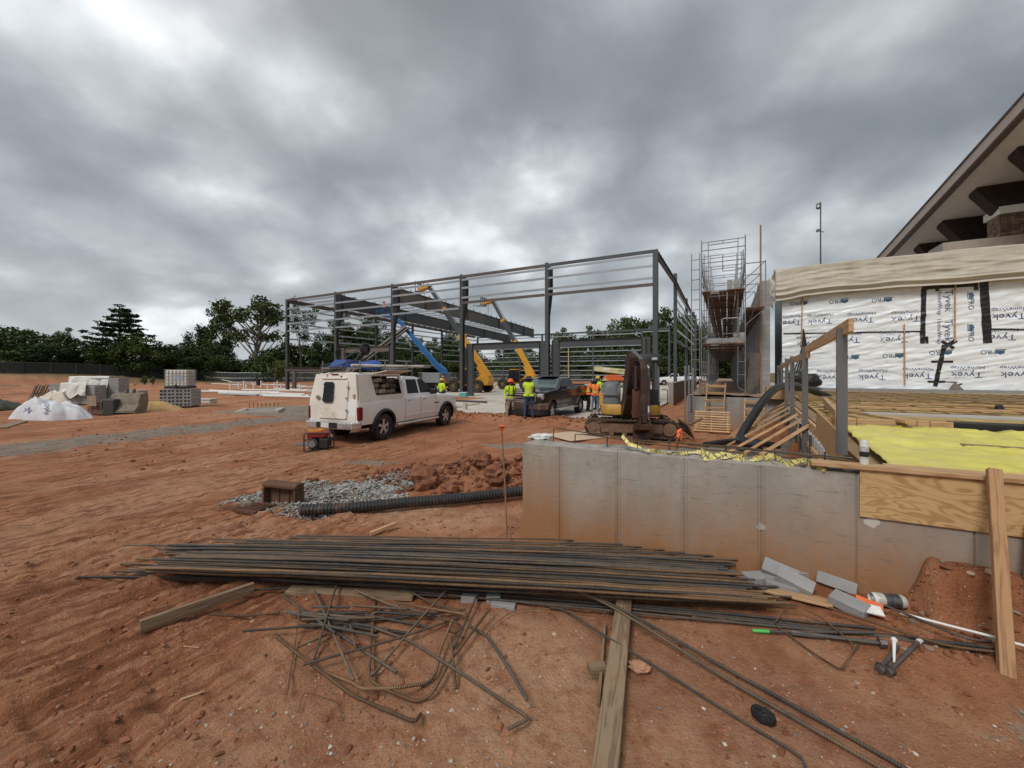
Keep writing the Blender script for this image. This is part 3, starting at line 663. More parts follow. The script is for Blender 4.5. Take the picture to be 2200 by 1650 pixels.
def bent(pts, rad=.05, step=.03):
    """round the corners of a polyline"""
    pts = [Vector(p) for p in pts]; out = [pts[0]]
    for i in range(1, len(pts) - 1):
        a, b, c = pts[i-1], pts[i], pts[i+1]; d0 = (a-b); d1 = (c-b); r = min(rad, d0.length*.45, d1.length*.45)
        p0 = b + d0.normalized()*r; p1 = b + d1.normalized()*r
        for k in range(6):
            t = k/5; out.append(p0*(1-t)**2 + b*2*t*(1-t) + p1*t*t)
    out.append(pts[-1]); return out
REB = 'reinforcing bars'
def rebar(pts, r, label, mt=None, group=None, name='rebar', n=7):
    mb = MB(); mb.tube(pts, r, n=n, along=True); c = Vector(pts[0])
    o = mb.build(name, mt or M_rebar, org=tuple(c), smooth=60, along=True); tag(o, label, 'rebar', group); return o
def topz(s): return WH + .005
rebar([wp(.30,.28,WH-.1), wp(.31,.28,WH+.155), wp(.4,.27,WH+.165), wp(1.4,.24,WH+.10), wp(2.4,.22,WH+.11), wp(3.35,.2,WH+.06)] , .008, 'rusty bar with a hooked end running along the top of the concrete wall', M_rebar_b)
rebar([wp(.62,.2,WH-.1), wp(.63,.2,WH+.12), wp(.75,.19,WH+.13), wp(1.7,.17,WH+.075), wp(3.3,.14,WH+.05)], .008, 'lower rusty bar with bent down end along the wall top', M_rebar_b)
rebar([wp(1.9,.31,WH+.085), wp(3.35,.30,WH+.075)], .009, 'straight dark bar lying behind the hooked bars on the wall top', M_rebar_d)
for i, s in enumerate((1.02, 1.72, 2.28, 2.72, 3.12)):
    rebar([wp(s,.22,WH-.1), wp(s+.005,.22,WH+.13)], .009, 'short upright stub bar sticking out of the concrete wall top', M_rebar_d, 'stub bars on the wall top')
# caution tape tangled over the wall
def tape_mat():
    m = bpy.data.materials.new('caution_tape'); m.use_nodes = True; nt = m.node_tree; N = nt.nodes; L = nt.links; b = N['Principled BSDF']; b.inputs['Roughness'].default_value = .4
    at = N.new('ShaderNodeAttribute'); at.attribute_name = 'along'; w = N.new('ShaderNodeMath'); w.operation = 'SINE'; mu = N.new('ShaderNodeMath'); mu.operation = 'MULTIPLY'; mu.inputs[1].default_value = 210; L.new(at.outputs['Fac'], mu.inputs[0]); L.new(mu.outputs[0], w.inputs[0])
    n = N.new('ShaderNodeTexNoise'); n.inputs['Scale'].default_value = 9; L.new(at.outputs['Fac'], n.inputs['Vector'])
    gt = N.new('ShaderNodeMath'); gt.operation = 'GREATER_THAN'; gt.inputs[1].default_value = .45; L.new(w.outputs[0], gt.inputs[0])
    g2 = N.new('ShaderNodeMath'); g2.operation = 'GREATER_THAN'; g2.inputs[1].default_value = .5; L.new(n.outputs['Fac'], g2.inputs[0]); mm = N.new('ShaderNodeMath'); mm.operation = 'MULTIPLY'; L.new(gt.outputs[0], mm.inputs[0]); L.new(g2.outputs[0], mm.inputs[1])
    mx = N.new('ShaderNodeMixRGB'); mx.inputs[1].default_value = (.66, .58, .20, 1); mx.inputs[2].default_value = (.02, .02, .02, 1); L.new(mm.outputs[0], mx.inputs[0]); L.new(mx.outputs[0], b.inputs['Base Color']); return m
M_tape = tape_mat()
def ribbon(pts, w, name, label, cat, mt, seed=0):
    rng = random.Random(seed); pts = [Vector(p) for p in pts]; P = []
    for i in range(len(pts) - 1):
        for k in range(9): P.append(pts[i].lerp(pts[i+1], k/9))
    P.append(pts[-1]); mb = MB(); ang = rng.uniform(0, 3); Ls = 0; prev = None
    rows = []
    for i, p in enumerate(P):
        ang += rng.uniform(-.3, .36); d = (P[min(i+1, len(P)-1)] - P[max(i-1, 0)]).normalized(); a = d.cross(Z); a = a.normalized() if a.length > .01 else V
        b = a.cross(d).normalized(); o = a*math.cos(ang)*w/2 + b*abs(math.sin(ang))*w*.5
        if i: Ls += (p - P[i-1]).length
        rows.append((p - o*.6, p + o + Vector((0,0,rng.uniform(0,.012))), Ls))
    for a, b, l in rows: mb.v += [tuple(a), tuple(b)]; mb.at += [l, l + .02]
    for i in range(len(rows) - 1): mb.f.append([2*i, 2*i+1, 2*i+3, 2*i+2]); mb.m.append(0)
    o = mb.build(name, mt, org=tuple(P[0]), along=True, solid=.0015); return tag(o, label, cat)
rng = random.Random(3)
pts = [wp(1.22,.12,WH+.15), wp(1.32,.05,WH+.07), wp(1.45,.03,WH+.05)]
s = 1.45
while s < 3.1:
    s += rng.uniform(.04, .09); pts.append(wp(s + rng.uniform(-.04,.04), rng.uniform(-.03, .14), WH + rng.uniform(-.03, .05)))
ribbon(pts, .045, 'caution_tape', 'crumpled yellow and black caution tape draped along the wall top', 'tape', M_tape, 5)
pts = [wp(2.62,.18,WH+.12)]
for k in range(11): pts.append(wp(2.62 + .05*k + rng.uniform(-.02,.02), rng.uniform(-.03,.15), WH + .03 + .04*math.sin(k*1.3)))
ribbon(pts, .05, 'caution_tape', 'second knot of caution tape round the bars near the spray can', 'tape', M_tape, 9)
pts = [wp(2.05 + .06*k, .1 + .06*math.sin(k*2), WH + .03 + .03*math.cos(k*1.7)) for k in range(8)]
ribbon(pts, .05, 'caution_tape', 'third loose loop of caution tape at the middle of the wall', 'tape', M_tape, 12)
# lath with pink ribbon tied near the excavator
plank('survey_stake', wp(1.72,.52,WH-.35), wp(1.80,.50,WH+.19), .035, .012, M_oldwood, up=U); tag(bpy.context.scene.objects['survey_stake'], 'wooden lath stake leaning behind the concrete wall', 'stake')
ribbon([wp(1.77,.48,WH+.02), wp(1.79,.47,WH+.12), wp(1.80,.48,WH+.2), wp(1.83,.47,WH+.22), wp(1.83,.46,WH+.08)], .045, 'flagging_ribbon', 'neon orange flagging ribbon tied to the wooden lath stake', 'ribbon', mat('neon_orange', (.9,.17,.06), .5))
# crumpled white bag at wall corner
def crumple(name, c, r, sc, mt, label, cat, seed=0, amp=.45, smooth=False):
    bm = bmesh.new(); bmesh.ops.create_icosphere(bm, subdivisions=3, radius=1)
    for v in bm.verts:
        n = v.co.normalized(); k = float(fbm(np.array([n.x*2.5 + seed*9]), np.array([n.y*2.5 + n.z*4.1]), 4, seed)[0]); v.co = n*(1 - amp + 2*amp*k)
        v.co.x *= sc[0]*r; v.co.y *= sc[1]*r; v.co.z = max(v.co.z, -.5)*sc[2]*r
    me = bpy.data.meshes.new(name); bm.to_mesh(me); bm.free(); me.materials.append(mt)
    if smooth: me.polygons.foreach_set('use_smooth', [True]*len(me.polygons))
    o = bpy.data.objects.new(name, me); COL.objects.link(o); o.location = c; return tag(o, label, cat)
M_whitebag = mat('white_plastic_bag', (.62,.62,.60), .45, 0, .2, 14, bump=.4, bscale=20)
crumple('plastic_bag', wp(.12,.3,WH+.035), .12, (1.3,.7,.45), M_whitebag, 'crumpled white plastic bag on the wall corner', 'bag', 4)
# pale plywood offcut on the ground beyond the wall
plank('plywood_offcut', Gd(1195,944) + Z*.06, Gd(1300,934) + Z*.06, 1.5, .02, mat('dusty_ply', (.56,.42,.30), .85, 0, .15, 4, dirt=(.36,.19,.11), dirt_amt=.2)); tag(scene.objects['plywood_offcut'], 'dusty plywood sheet flat on the clay before the excavator', 'plywood')

# ------------------------------------------------------------------ formed deck behind the wall
DZ = 1.08
def dp(a, b, z=DZ):  # a along v from the deck corner, b along the left edge
    q = DK + V*a + W*b; return Vector((q.x, q.y, z))
TY = Vector((16.0, 24.0, 0))       # left corner of the wrapped wall
tb = 19.9                           # where the deck's left edge meets the wrapped wall
M_fill = mat('deck_fill', (.30,.20,.11), .95, 0, .2, 3, bump=.4)
mb = MB(); q0 = TY + U*(-.4)
mb.prism([wp(3.62,.39,-.3), wp(18,.39,-.3), Vector((33,14.6,-.3)), TY + V*14 + Z*-.3 - U*.05, TY - U*.05 - Z*.3, dp(.1,tb,-.3)], (0,0,DZ+.28)); tag(mb.build('deck_fill', M_fill), kind='structure')
M_vapor = mat('yellow_vapour_sheet', (.70,.62,.13), .38, 0, .12, 3, dirt=(.56,.40,.17), dirt_amt=.28, bump=.4, bscale=9)
def sheet(name, corners, z, amp, sc, mt, label, cat, nu=60, nv=40, seed=1, kind=None):
    A, B, C, D = [Vector(c) for c in corners]; mb = MB()
    def f(u, v):
        p = A.lerp(B, u).lerp(D.lerp(C, u), v); n = float(fbm(np.array([p.x*sc]), np.array([p.y*sc]), 4, seed)[0]); r = 1 - abs(2*n - 1)
        return Vector((p.x, p.y, z + (r - .5)*amp))
    mb.grid(f, nu, nv); o = mb.build(name, mt, org=tuple(A + Z*z), smooth=True, solid=.002); return tag(o, label, cat, kind=kind)
sheet('vapour_barrier', (wp(3.72,.40,0), wp(10,.40,0), dp(8,4.0,0), dp(.35,3.85,0)), DZ+.03, .13, 2.3, M_vapor, 'wrinkled bright yellow vapour barrier sheet on the deck behind the plywood', 'plastic sheet', 90, 50)
M_vapor2 = mat('muddy_vapour_sheet', (.50,.34,.09), .5, 0, .3, 1.6, dirt=(.25,.13,.06), dirt_amt=.55, bump=.3, bscale=6)
sheet('vapour_barrier', (dp(.3,4.4,0), dp(12,4.4,0), TY + V*14 - U*.4, dp(.4,tb-1,0)), DZ+.02, .05, .8, M_vapor2, 'muddy brown and yellow vapour barrier under the rebar mesh', 'plastic sheet', 90, 60, 6)
# timber edge between the two sheets
tw = thing('timber_edge', 'row of short timber header boards across the deck between the yellow sheets', 'timber', tuple(dp(.3,4.0)))
prev = .1
for x in (.62, 1.45, 1.62, 1.92):
    plank('board', dp(prev+.005,4.0,DZ+.07), dp(x-.005,4.0,DZ+.07), .04, .2, M_wood, parent=tw); prev = x
mb = MB(); mb.prism([dp(1.95,4.02,DZ), dp(9,4.02,DZ), dp(9,4.02,DZ+.15), dp(1.95,4.02,DZ+.15)], tuple(W*.4)); tag(mb.build('gap_shade_block', M_blackpl, org=tuple(dp(3.4,4.05))), 'black block put in as the shade of the deck gap', 'foam board')  # black block stands in for the shade in the open gap
mb = MB(); mb.prism([dp(.95,4.75,DZ+.17), dp(9,4.3,DZ+.2), dp(9.5,5.3,DZ+.2), dp(.9,5.4,DZ+.16)], (0,0,.03)); tag(mb.build('sheet_board', mat('grey_panel', (.42,.38,.33), .8, 0, .1, 2), org=tuple(dp(1.7,4.7))), 'flat grey sheet board lying across the deck boards', 'panel')
# rebar mesh over the far sheet: bars are parts
mesh = thing('rebar_mesh', 'grid of rusty bars laid over the muddy sheet on the deck', 'rebar mesh', tuple(dp(.4,6.0)))
for i in range(17):
    b0 = 6.0 + i*.78
    mb = MB(); e = 11 - .1*i; mb.tube([dp(.35,b0,DZ+.10), dp(e*.5,b0,DZ+.085), dp(e,b0,DZ+.1)], .012, 5); mb.build('bar', M_rebar_b, mesh, world=True, along=True)
for i in range(14):
    a0 = .5 + i*.72; mb = MB(); mb.tube([dp(a0,5.8,DZ+.115), dp(a0,18.4 - max(0, a0 - 6)*.2,DZ+.115)], .011, 5); mb.build('bar', M_rebar_b, mesh, world=True, along=True)
def deck_plank(a0, b0, a1, b1, z, w, t, label, m=None, nm='lumber_board', up=Z):
    return tag(plank(nm, dp(a0,b0,z), dp(a1,b1,z), w, t, m or M_wood, up=up), label, 'lumber')
deck_plank(.18,2.7,.5,6.9,DZ+.32,.09,.14, 'long pale board sloping over the deck edge beside the steel posts')
deck_plank(1.3,3.7,.45,7.2,DZ+.16,.14,.05, 'board lying skew on the muddy sheet behind the timber edge')
deck_plank(1.3,1.7,7,1.35,DZ+.07,.09,.05, 'loose brown board lying on the bright yellow sheet', M_oldwood)
deck_plank(.9,7.6,6,7.9,DZ+.14,.12,.04, 'long thin board laid over the rebar mesh', M_wood)
deck_plank(1.6,9.4,9,9.8,DZ+.14,.15,.04, 'second long board over the rebar mesh nearer the wrapped wall', M_wood)
deck_plank(1.0,12.4,9,12.8,DZ+.14,.2,.04, 'brown board over the mesh close to the wrapped wall', M_oldwood)
mb = MB(); mb.cyl(dp(7.25,6.7,DZ), dp(7.25,6.7,DZ+.52), .055, n=14); tag(mb.build('standpipe', mat('cream_pvc', (.72,.66,.50), .4), org=tuple(dp(7.25,6.7)), smooth=40), 'cream plastic standpipe upright before the wrapped wall', 'pipe')
for k, (a, b) in enumerate(((4.1,8.6),(6.3,7.6))):
    crumple('wire_bundle', dp(a,b,DZ+.16), .1, (1,.6,.7), M_blackpl, ['small black tie wire bundle on the mesh', 'small black wire bundle on the mesh nearer the cream standpipe'][k], 'wire', 8+k)
# form along the deck's left edge
M_form = mat('whitewashed_form', (.62,.60,.57), .8, 0, .18, 3, dirt=(.30,.17,.10), dirt_amt=.3, stretch=(1,1,.2))
form = thing('edge_form', 'timber and white panel edge form along the left side of the deck', 'formwork', tuple(dp(0,.5,0)))
b = .55; k = 0
while b < tb - .2:
    w = .2; mb = MB(); off = -.03 if k % 2 else -.06
    if b < 12:
        mb.beam(dp(off,b+.005,.42), dp(off,b+w-.005,.42), .05, .9); mb.build('form_panel', M_form, form, world=True)
    else:
        mb.beam(dp(off,b+.005,.42), dp(off,b+2.0,.42), .05, .9); mb.build('form_panel', M_form, form, world=True); w = 2.0
    b += w; k += 1
plank('top_plate', dp(-.10,2.0,DZ+.02), dp(-.10,tb-.3,DZ+.02), .05, .16, M_wood, parent=form)
plank('waler', dp(-.13,1.9,.74), dp(-.13,tb-.3,.74), .05, .09, M_wood, parent=form)
for b in [3.2 + .95*i for i in range(10)]:
    mb = MB(); mb.beam(dp(-.15,b,.25), dp(-.15,b,.98), .04, .05, U); mb.build('steel_strap', M_steel, form, world=True)
# plywood facing the form near the corner
mb = MB(); mb.prism([dp(-.13,.15,.95), dp(-.13,.15,1.36), dp(-.13,2.55,1.46), dp(-.13,2.65,1.08), dp(-.13,1.6,.98), dp(-.13,1.0,.88)], tuple(V*.02)); o = mb.build('plywood_sheet', M_ply, org=tuple(dp(-.2,2.0,.75)));  tag(o, 'torn plywood sheet on the deck form beside the steel post', 'plywood')
mbp = o
# kickers bracing the form
for i, (b, L_) in enumerate(((3.75,1.45),(5.0,1.5),(6.1,1.55),(7.3,1.6),(8.5,1.6),(9.6,1.6),(10.6,1.6))):
    q = dp(-.12,b,1.10); g = q - V*L_ - W*.25; g.z = gz(g.x, g.y) + .03
    tag(plank('form_brace', g, q, .05, .1, M_wood, up=W), 'slanting lumber kicker bracing the white deck form from the ground', 'brace', 'kickers along the deck form')
M_stud = mat('galvanised_stud', (.20,.20,.20), .4, .55, .25, 6, stretch=(1,1,.15))
# guard rail posts and rails
posts = [(.0,.05,705,.09),(-.02,3.75,745,.09),(-.02,6.9,765,.09),(-.02,9.0,770,.09),(-.02,11.6,778,.08),(-.02,14.3,785,.08)]
PT = []
M_propw = wood('dusty_prop', (.42,.235,.11), (.28,.145,.065), dirt=(.33,.17,.09))
for i, (a, b, ytop, w) in enumerate(posts):
    q = dp(a - .16, b, 0); zt = CAM_H + (HOR - ytop)/FOC*q.y; zb = .35 if i else DZ + .1
    mb = MB(); c = .006
    # channel section stud
    mb.beam(q + Z*zb, q + Z*zt, w, c, W); mb.beam(q + Z*zb + V*(w/2) + W*.025, q + Z*zt + V*(w/2) + W*.025, c, .06, W); mb.beam(q + Z*zb - V*(w/2) + W*.025, q + Z*zt - V*(w/2) + W*.025, c, .06, W)
    o = mb.build('steel_post', M_stud, org=tuple(q + Z*zb)); PT.append(q + Z*zt)
    tag(o, ['tall galvanised channel post at the corner beside the spray can', 'galvanised channel post next to the torn plywood', 'galvanised guard post holding the rail joint', 'galvanised guard post behind the rail joint', 'slim galvanised guard post near the black hose', 'slim galvanised guard post at the far end of the rail'][i], 'post')
def rail(p0, p1, h, label):
    tag(plank('guard_rail', p0, p1, .045, h, M_wood), label, 'rail')
e0 = (PT[1] - PT[0])
rail(PT[0] + V*.02 - e0.normalized()*.35 + Z*.0 - W*.0, PT[1] + e0.normalized()*.05 - Z*.06 + V*.02, .14, 'upper pine guard rail board fixed between the two nearest steel posts')
e1 = PT[3] - PT[1]; rail(PT[1] - e1.normalized()*.4 - Z*.16 + V*.02, PT[3] + e1.normalized()*.2 - Z*.12 + V*.02, .14, 'pine guard rail board stepping down behind the second post')
e2 = PT[5] - PT[3]; rail(PT[3] - Z*.14 + V*.02, PT[5] - Z*.14 + V*.02, .14, 'far pine guard rail board near the block wall')
# plywood form face and cap board over the right end of the wall
mb = MB(); mb.prism([wp(3.33,-.022,.83), wp(7.0,-.022,.83), wp(7.0,-.022,WH+.033), wp(3.33,-.022,WH+.033)], tuple(U*.019)); o = mb.build('plywood_form', M_ply, org=tuple(wp(4.5,0,1.0)))
# align grain with the sheet
me = o.data; Rz = Matrix.Rotation(-TH, 4, 'Z'); me.transform(Rz.inverted()); o.rotation_euler = (0, 0, -TH); tag(o, 'swirly grained plywood form strip nailed across the concrete wall', 'plywood')
tag(plank('cap_board', wp(2.98,.02,WH+.055), wp(7,.02,WH+.055), .14, .038, M_wood), 'long pine cap board on the wall top with the spray can on it', 'lumber')
tag(plank('cap_board', wp(3.55,.2,WH+.04), wp(7,.2,WH+.04), .1, .04, M_wood), 'second pine board lying just behind the cap board', 'lumber')
# prop leaning on the plywood
f0 = Gd(2160,1490, .02); tag(plank('timber_prop', f0 + Vector((.02,0,-.05)), wp(4.12,-.1,WH+.14), .075, .055, M_propw, up=Vector((-.5,-.8,.2))), 'weathered pine post propped against the plywood form', 'timber')
tag(plank('timber_prop', Gd(2215,1420) - Z*.03, wp(4.35,-.07,WH-.25), .09, .04, M_propw, up=Vector((-.5,-.8,.2))), 'second board leaning behind the pine prop', 'timber')
rebar(bent([wp(4.72,.2,WH+.14), wp(4.5,-.02,WH+.16), wp(4.44,-.1,WH+.1), Gd(2235,1270,.3)], .08), .012, 'thick dark bar hooked over the cap board', M_rebar_d)
# spray can
can = thing('spray_can', 'white aerosol paint can standing upside on the pine cap board', 'spray can', tuple(wp(3.37,.02,WH+.075)))
can['label'] = 'white and grey aerosol paint can standing on the pine cap board'
mb = MB(); mb.lathe([(0,0),(.031,0),(.033,.006),(.033,.175),(.031,.185),(.0,.185)], axis='z', n=18); mb.build('body', mat('can_white', (.72,.70,.66), .35, 0, .08, 10), can, smooth=40)
mb = MB(); mb.lathe([(.031,.185),(.03,.2),(.022,.212),(.0,.214)], axis='z', n=18); mb.build('cap', mat('can_cap', (.62,.61,.6), .4), can, smooth=40)
mb = MB(); mb.lathe([(.0336,.05),(.0336,.16)], axis='z', n=18); o = mb.build('paper_label', mat('can_label', (.45,.45,.45), .5, 0, .6, 40, stretch=(1,1,3)), can, smooth=40)
mb = MB(); mb.lathe([(.0339,.07),(.0339,.115)], axis='z', n=18); mb.build('dark_band', M_blackpl, can, smooth=40)
# ------------------------------------------------------------------ wrapped wall
M_wrap = mat('white_house_wrap', (.80,.84,.87), .36, 0, .05, 2, dirt=(.52,.48,.42), dirt_amt=.08, bump=.12, bscale=14)
M_tarp = mat('canvas_tarp', (.50,.46,.38), .8, 0, .1, 1.2, dirt=(.38,.33,.25), dirt_amt=.25, bump=.2, bscale=5)
M_btape = mat('black_tape', (.012,.012,.013), .35, 0, .4, 6)
M_inkb = mat('blue_ink', (.035,.10,.19), .6, 0, .1, 3); M_ink2 = mat('navy_ink', (.06,.10,.22), .6, 0, .1, 3)
def ty(s, z, off=0.0): q = TY + V*s - U*off; return Vector((q.x, q.y, z))
def ty_px(px, py):
    k = (px - 1100)/FOC; s = (TY.y*k - TY.x)/(V.x - V.y*k); Y = TY.y + V.y*s; return s, CAM_H + (HOR - py)/FOC*Y
wrap = thing('wrapped_wall', 'building wall covered in wrinkled white house wrap printed in blue', 'wall', tuple(TY))
L_ty = 15.0; ZB, ZT = DZ + .14, 6.9
def wr(s, z):
    s = np.asarray(s, float); z = np.asarray(z, float)
    w = np.abs(fbm((s*.35 + z*1.2)*1.1, (z*3.2 - s*.65)*1.3, 4, 5) - .5) * .17 + (fbm(s*2, z*3.5, 3, 9) - .5)*.06
    return w
nu, nv = 240, 110
ss = np.linspace(0, L_ty, nu + 1); zz = np.linspace(ZB, ZT, nv + 1); S_, Z_ = np.meshgrid(ss, zz); off = .02 + wr(S_, Z_)
pts = [tuple(ty(float(a), float(b), float(c))) for a, b, c in zip(S_.ravel(), Z_.ravel(), off.ravel())]
mb = MB(); mb.add(pts, [(j*(nu+1)+i, j*(nu+1)+i+1, (j+1)*(nu+1)+i+1, (j+1)*(nu+1)+i) for j in range(nv) for i in range(nu)])
mb.build('house_wrap', M_wrap, wrap, world=True, smooth=True)
mb = MB(); mb.prism([ty(0,0,-.02), ty(L_ty,0,-.02), ty(L_ty,0,-4), ty(0,0,-4)], (0,0,7.9)); mb.build('wall_body', mat('dark_membrane', (.02,.021,.023), .35, 0, .4, 1.5, bump=.5, bscale=5), wrap, world=True)
mb = MB(); mb.prism([ty(.0,DZ-.02,.35), ty(L_ty,DZ-.02,.35), ty(L_ty,DZ+.13,.35), ty(0,DZ+.13,.35)], tuple(U*.35)); mb.build('base_sill', mat('grey_sill', (.28,.27,.26), .8), wrap, world=True)
# tarp over the top
tz = 8.25
def tarpf(u, v):
    s = -.35 + u*(L_ty + .4); n = float(fbm(np.array([s*.5]), np.array([v*9.]), 4, 21)[0]) - .5; n2 = float(vnoise(s*.8, v*3, 8)) - .5
    if v < .25: back = (1 - v/.25)*3.0; z = tz - .12*(1 - v/.25); o = -back + .25
    elif v < .78:
        k = (v - .25)/.53; z = tz - k*1.3 ; o = .25 + .12*k + n*.32*min(1, k*3)
    else:
        k = (v - .78)/.22; z = tz - 1.3 - k*.42; o = .37 + .10*math.sin(k*math.pi*2.5) + n*.1
    z += n2*.1 - (.25*math.exp(-((s + .3)/.7)**2) if v >= .25 else 0) - .1*math.exp(-((s-.4)/.5)**2)*(v > .3)
    return ty(s, z, o)
mb = MB(); mb.grid(tarpf, 160, 60); o = mb.build('roof_tarp', M_tarp, org=tuple(ty(0,7)), smooth=True, solid=.01); tag(o, 'beige canvas tarp folded over the top edge of the wrapped wall', 'tarp')
def tarps(u, v):
    t = u*3.0; n = float(fbm(np.array([t*1.5]), np.array([v*5.]), 4, 31)[0]) - .5
    q = TY + V*(-.36 + n*.3 - .10*v) + U*(t - .3); return Vector((q.x, q.y, tz - .1 - v*(2.3 - u*.9)))
mb = MB(); mb.grid(tarps, 30, 30); o = mb.build('tarp_end', M_tarp, org=tuple(ty(-.4,7)), smooth=True, solid=.01); tag(o, 'hanging end of the beige tarp round the wall corner', 'tarp')
# printing
TXT = {}
def text_mesh(body, size, mt):
    key = (body, size, mt.name)
    if key not in TXT:
        cu = bpy.data.curves.new('lettering', 'FONT'); cu.body = body; cu.size = size; cu.align_x = 'CENTER'; cu.align_y = 'CENTER'; cu.resolution_u = 3
        o = bpy.data.objects.new('lettering', cu); COL.objects.link(o); bpy.context.view_layer.update()
        me = bpy.data.meshes.new_from_object(o.evaluated_get(bpy.context.evaluated_depsgraph_get())); bpy.data.objects.remove(o); bpy.data.curves.remove(cu)
        me.materials.clear(); me.materials.append(mt); TXT[key] = me
    return TXT[key]
def place_text(body, size, mt, M, parent, sx=1.0, name='lettering'):
    o = bpy.data.objects.new(name, text_mesh(body, size, mt)); COL.objects.link(o); o.parent = parent
    o.matrix_basis = parent.matrix_basis.inverted() @ M @ Matrix.Diagonal((sx, 1, 1, 1)); return o
def ty_M(s, z, rot):
    base = Matrix((V, Z, -U)).transposed().to_4x4(); base.translation = ty(s, z, .02 + float(np.max(wr(s + np.linspace(-.5,.5,9)[:,None], z + np.linspace(-.25,.25,5)[None,:]))) + .012); return base @ Matrix.Rotation(rot, 4, 'Z')
def drape_mesh(me, s, z, rot):
    """lay a flat printed mesh onto the wrinkled wrap"""
    n = len(me.vertices); c = np.empty(n*3); me.vertices.foreach_get('co', c); c = c.reshape(-1, 3)
    S2 = s + c[:,0]*math.cos(rot) - c[:,1]*math.sin(rot); Z2 = z + c[:,0]*math.sin(rot) + c[:,1]*math.cos(rot)
    c[:,2] = .02 + wr(S2, Z2) + .012; me.vertices.foreach_set('co', c.ravel()); me.update()
def flat_M(s, z, rot):
    base = Matrix((V, Z, -U)).transposed().to_4x4(); base.translation = ty(s, z, 0); return base @ Matrix.Rotation(rot, 4, 'Z')
def printed(body, size, mt, s, z, rot, sx, dx=0.0):
    me = text_mesh(body, size, mt).copy(); me.transform(Matrix.Translation((dx,0,0)) @ Matrix.Diagonal((sx,1,1,1))); drape_mesh(me, s, z, rot)
    o = bpy.data.objects.new('lettering', me); COL.objects.link(o); o.parent = wrap; o.matrix_basis = wrap.matrix_basis.inverted() @ flat_M(s, z, rot)
def tyvek(px, py, rot=math.pi):
    s, z = ty_px(px, py); printed('Tyvek', .42, M_ink2, s, z - .13, rot, 1.1); printed('HomeWrap', .24, M_ink2, s + .02, z + .22, rot, 1.05)
def pro(px, py, rot=math.pi, nm='PRO'):
    s, z = ty_px(px, py); printed(nm, .30, M_inkb, s, z, rot, 1.0, .27); mb = MB()
    for y0, y1 in ((-.06,-.02),(-.015,.03),(.035,.06)): mb.grid(lambda u, v: (-.30 + .30*u, y0 + (y1-y0)*v, 0), 6, 1)
    mb.add([(-.30,.065,0),(0,.065,0),(-.15,.13,0)], [(0,1,2)]); mb.grid(lambda u, v: (-.34 + .36*u, -.12 + .035*v, 0), 6, 1)
    o = mb.build('logo', M_inkb, wrap, fix=False); drape_mesh(o.data, s, z, rot); o.matrix_basis = wrap.matrix_basis.inverted() @ flat_M(s, z, rot)
for p in ((1721,651),(1807,647),(1900,644),(1830,767),(1924,764),(2027,757),(2139,756)): pro(*p)
for p in ((1696,689),(1761,686),(1849,683),(1945,680),(1737,734),(1819,726),(1919,724),(1705,808),(1782,806),(1873,805),(1970,802),(2076,799),(2185,799),(2166,674),(2146,719)): tyvek(*p)
for (px, py, b, sz) in ((2037,646,'Tyvek',.42),(2018,650,'HomeWrap',.24),(2036,710,'Tyvek',.42),(2017,712,'HomeWrap',.24)):
    s, z = ty_px(px, py); printed(b, sz, M_ink2, s, z, -math.pi/2, 1.1)
pro(2085,642,-math.pi/2); pro(2085,710,-math.pi/2)
def tape(p, q, w, name='tape_strip'):
    s0, z0 = ty_px(*p); s1, z1 = ty_px(*q); L = math.hypot(s1-s0, z1-z0); n = max(2, int(L/.08)); nx, nz2 = -(z1-z0)/L*w/2, (s1-s0)/L*w/2; mb = MB()
    def f(u, v):
        a = s0 + (s1-s0)*u + nx*(2*v-1)*(1 + .06*math.sin(u*17 + s0)); b = z0 + (z1-z0)*u + nz2*(2*v-1); return ty(a, b, .02 + float(wr(a, b)) + .02)
    mb.grid(f, n, 3); mb.build(name, M_btape, wrap, world=True, solid=.004)
for a, b, w in (((1984,620),(1981,738),.2),((1980,619),(2100,611),.2),((2094,606),(2096,624),.16),((2012,613),(2013,626),.14),((2112,600),(2121,737),.32),
                ((2028,741),(2008,830),.18),((2000,777),(2047,777),.11),((1992,820),(2030,820),.1),((2030,820),(2056,821),.04),((2022,733),(2048,748),.13),((2024,748),(2054,731),.18),((1984,611),(1990,624),.2),((1990,723),(1991,738),.12),((2046,832),(2066,824),.06)): tape(a, b, w)
for a, b in (((1683,717),(1980,712)),((2120,707),(2230,709))): tape(a, b, .07, 'seam_line')
for a, b in (((2050,598),(2049,735)),((1941,697),(1942,826)),((1723,640),(1720,790))):
    s0, z0 = ty_px(*a); s1, z1 = ty_px(*b); mb = MB(); mb.beam(ty(s0,z0,.12), ty(s1,z1,.12), .06, .03, U); mb.build('batten', M_wood, wrap, world=True)
mb = MB(); s0, z0 = ty_px(2046, 838)
mb.add([ty(s0-.25,DZ+.14,.3), ty(s0+.3,DZ+.14,.35), ty(s0+.05,DZ+.55,.12), ty(s0-.05,DZ+.42,.2)], [(0,1,2),(0,2,3)]); tag(mb.build('torn_flap', M_greywood, org=tuple(ty(s0,DZ,.3)), solid=.01), 'torn grey flap curling at the foot of the wrapped wall', 'flap')

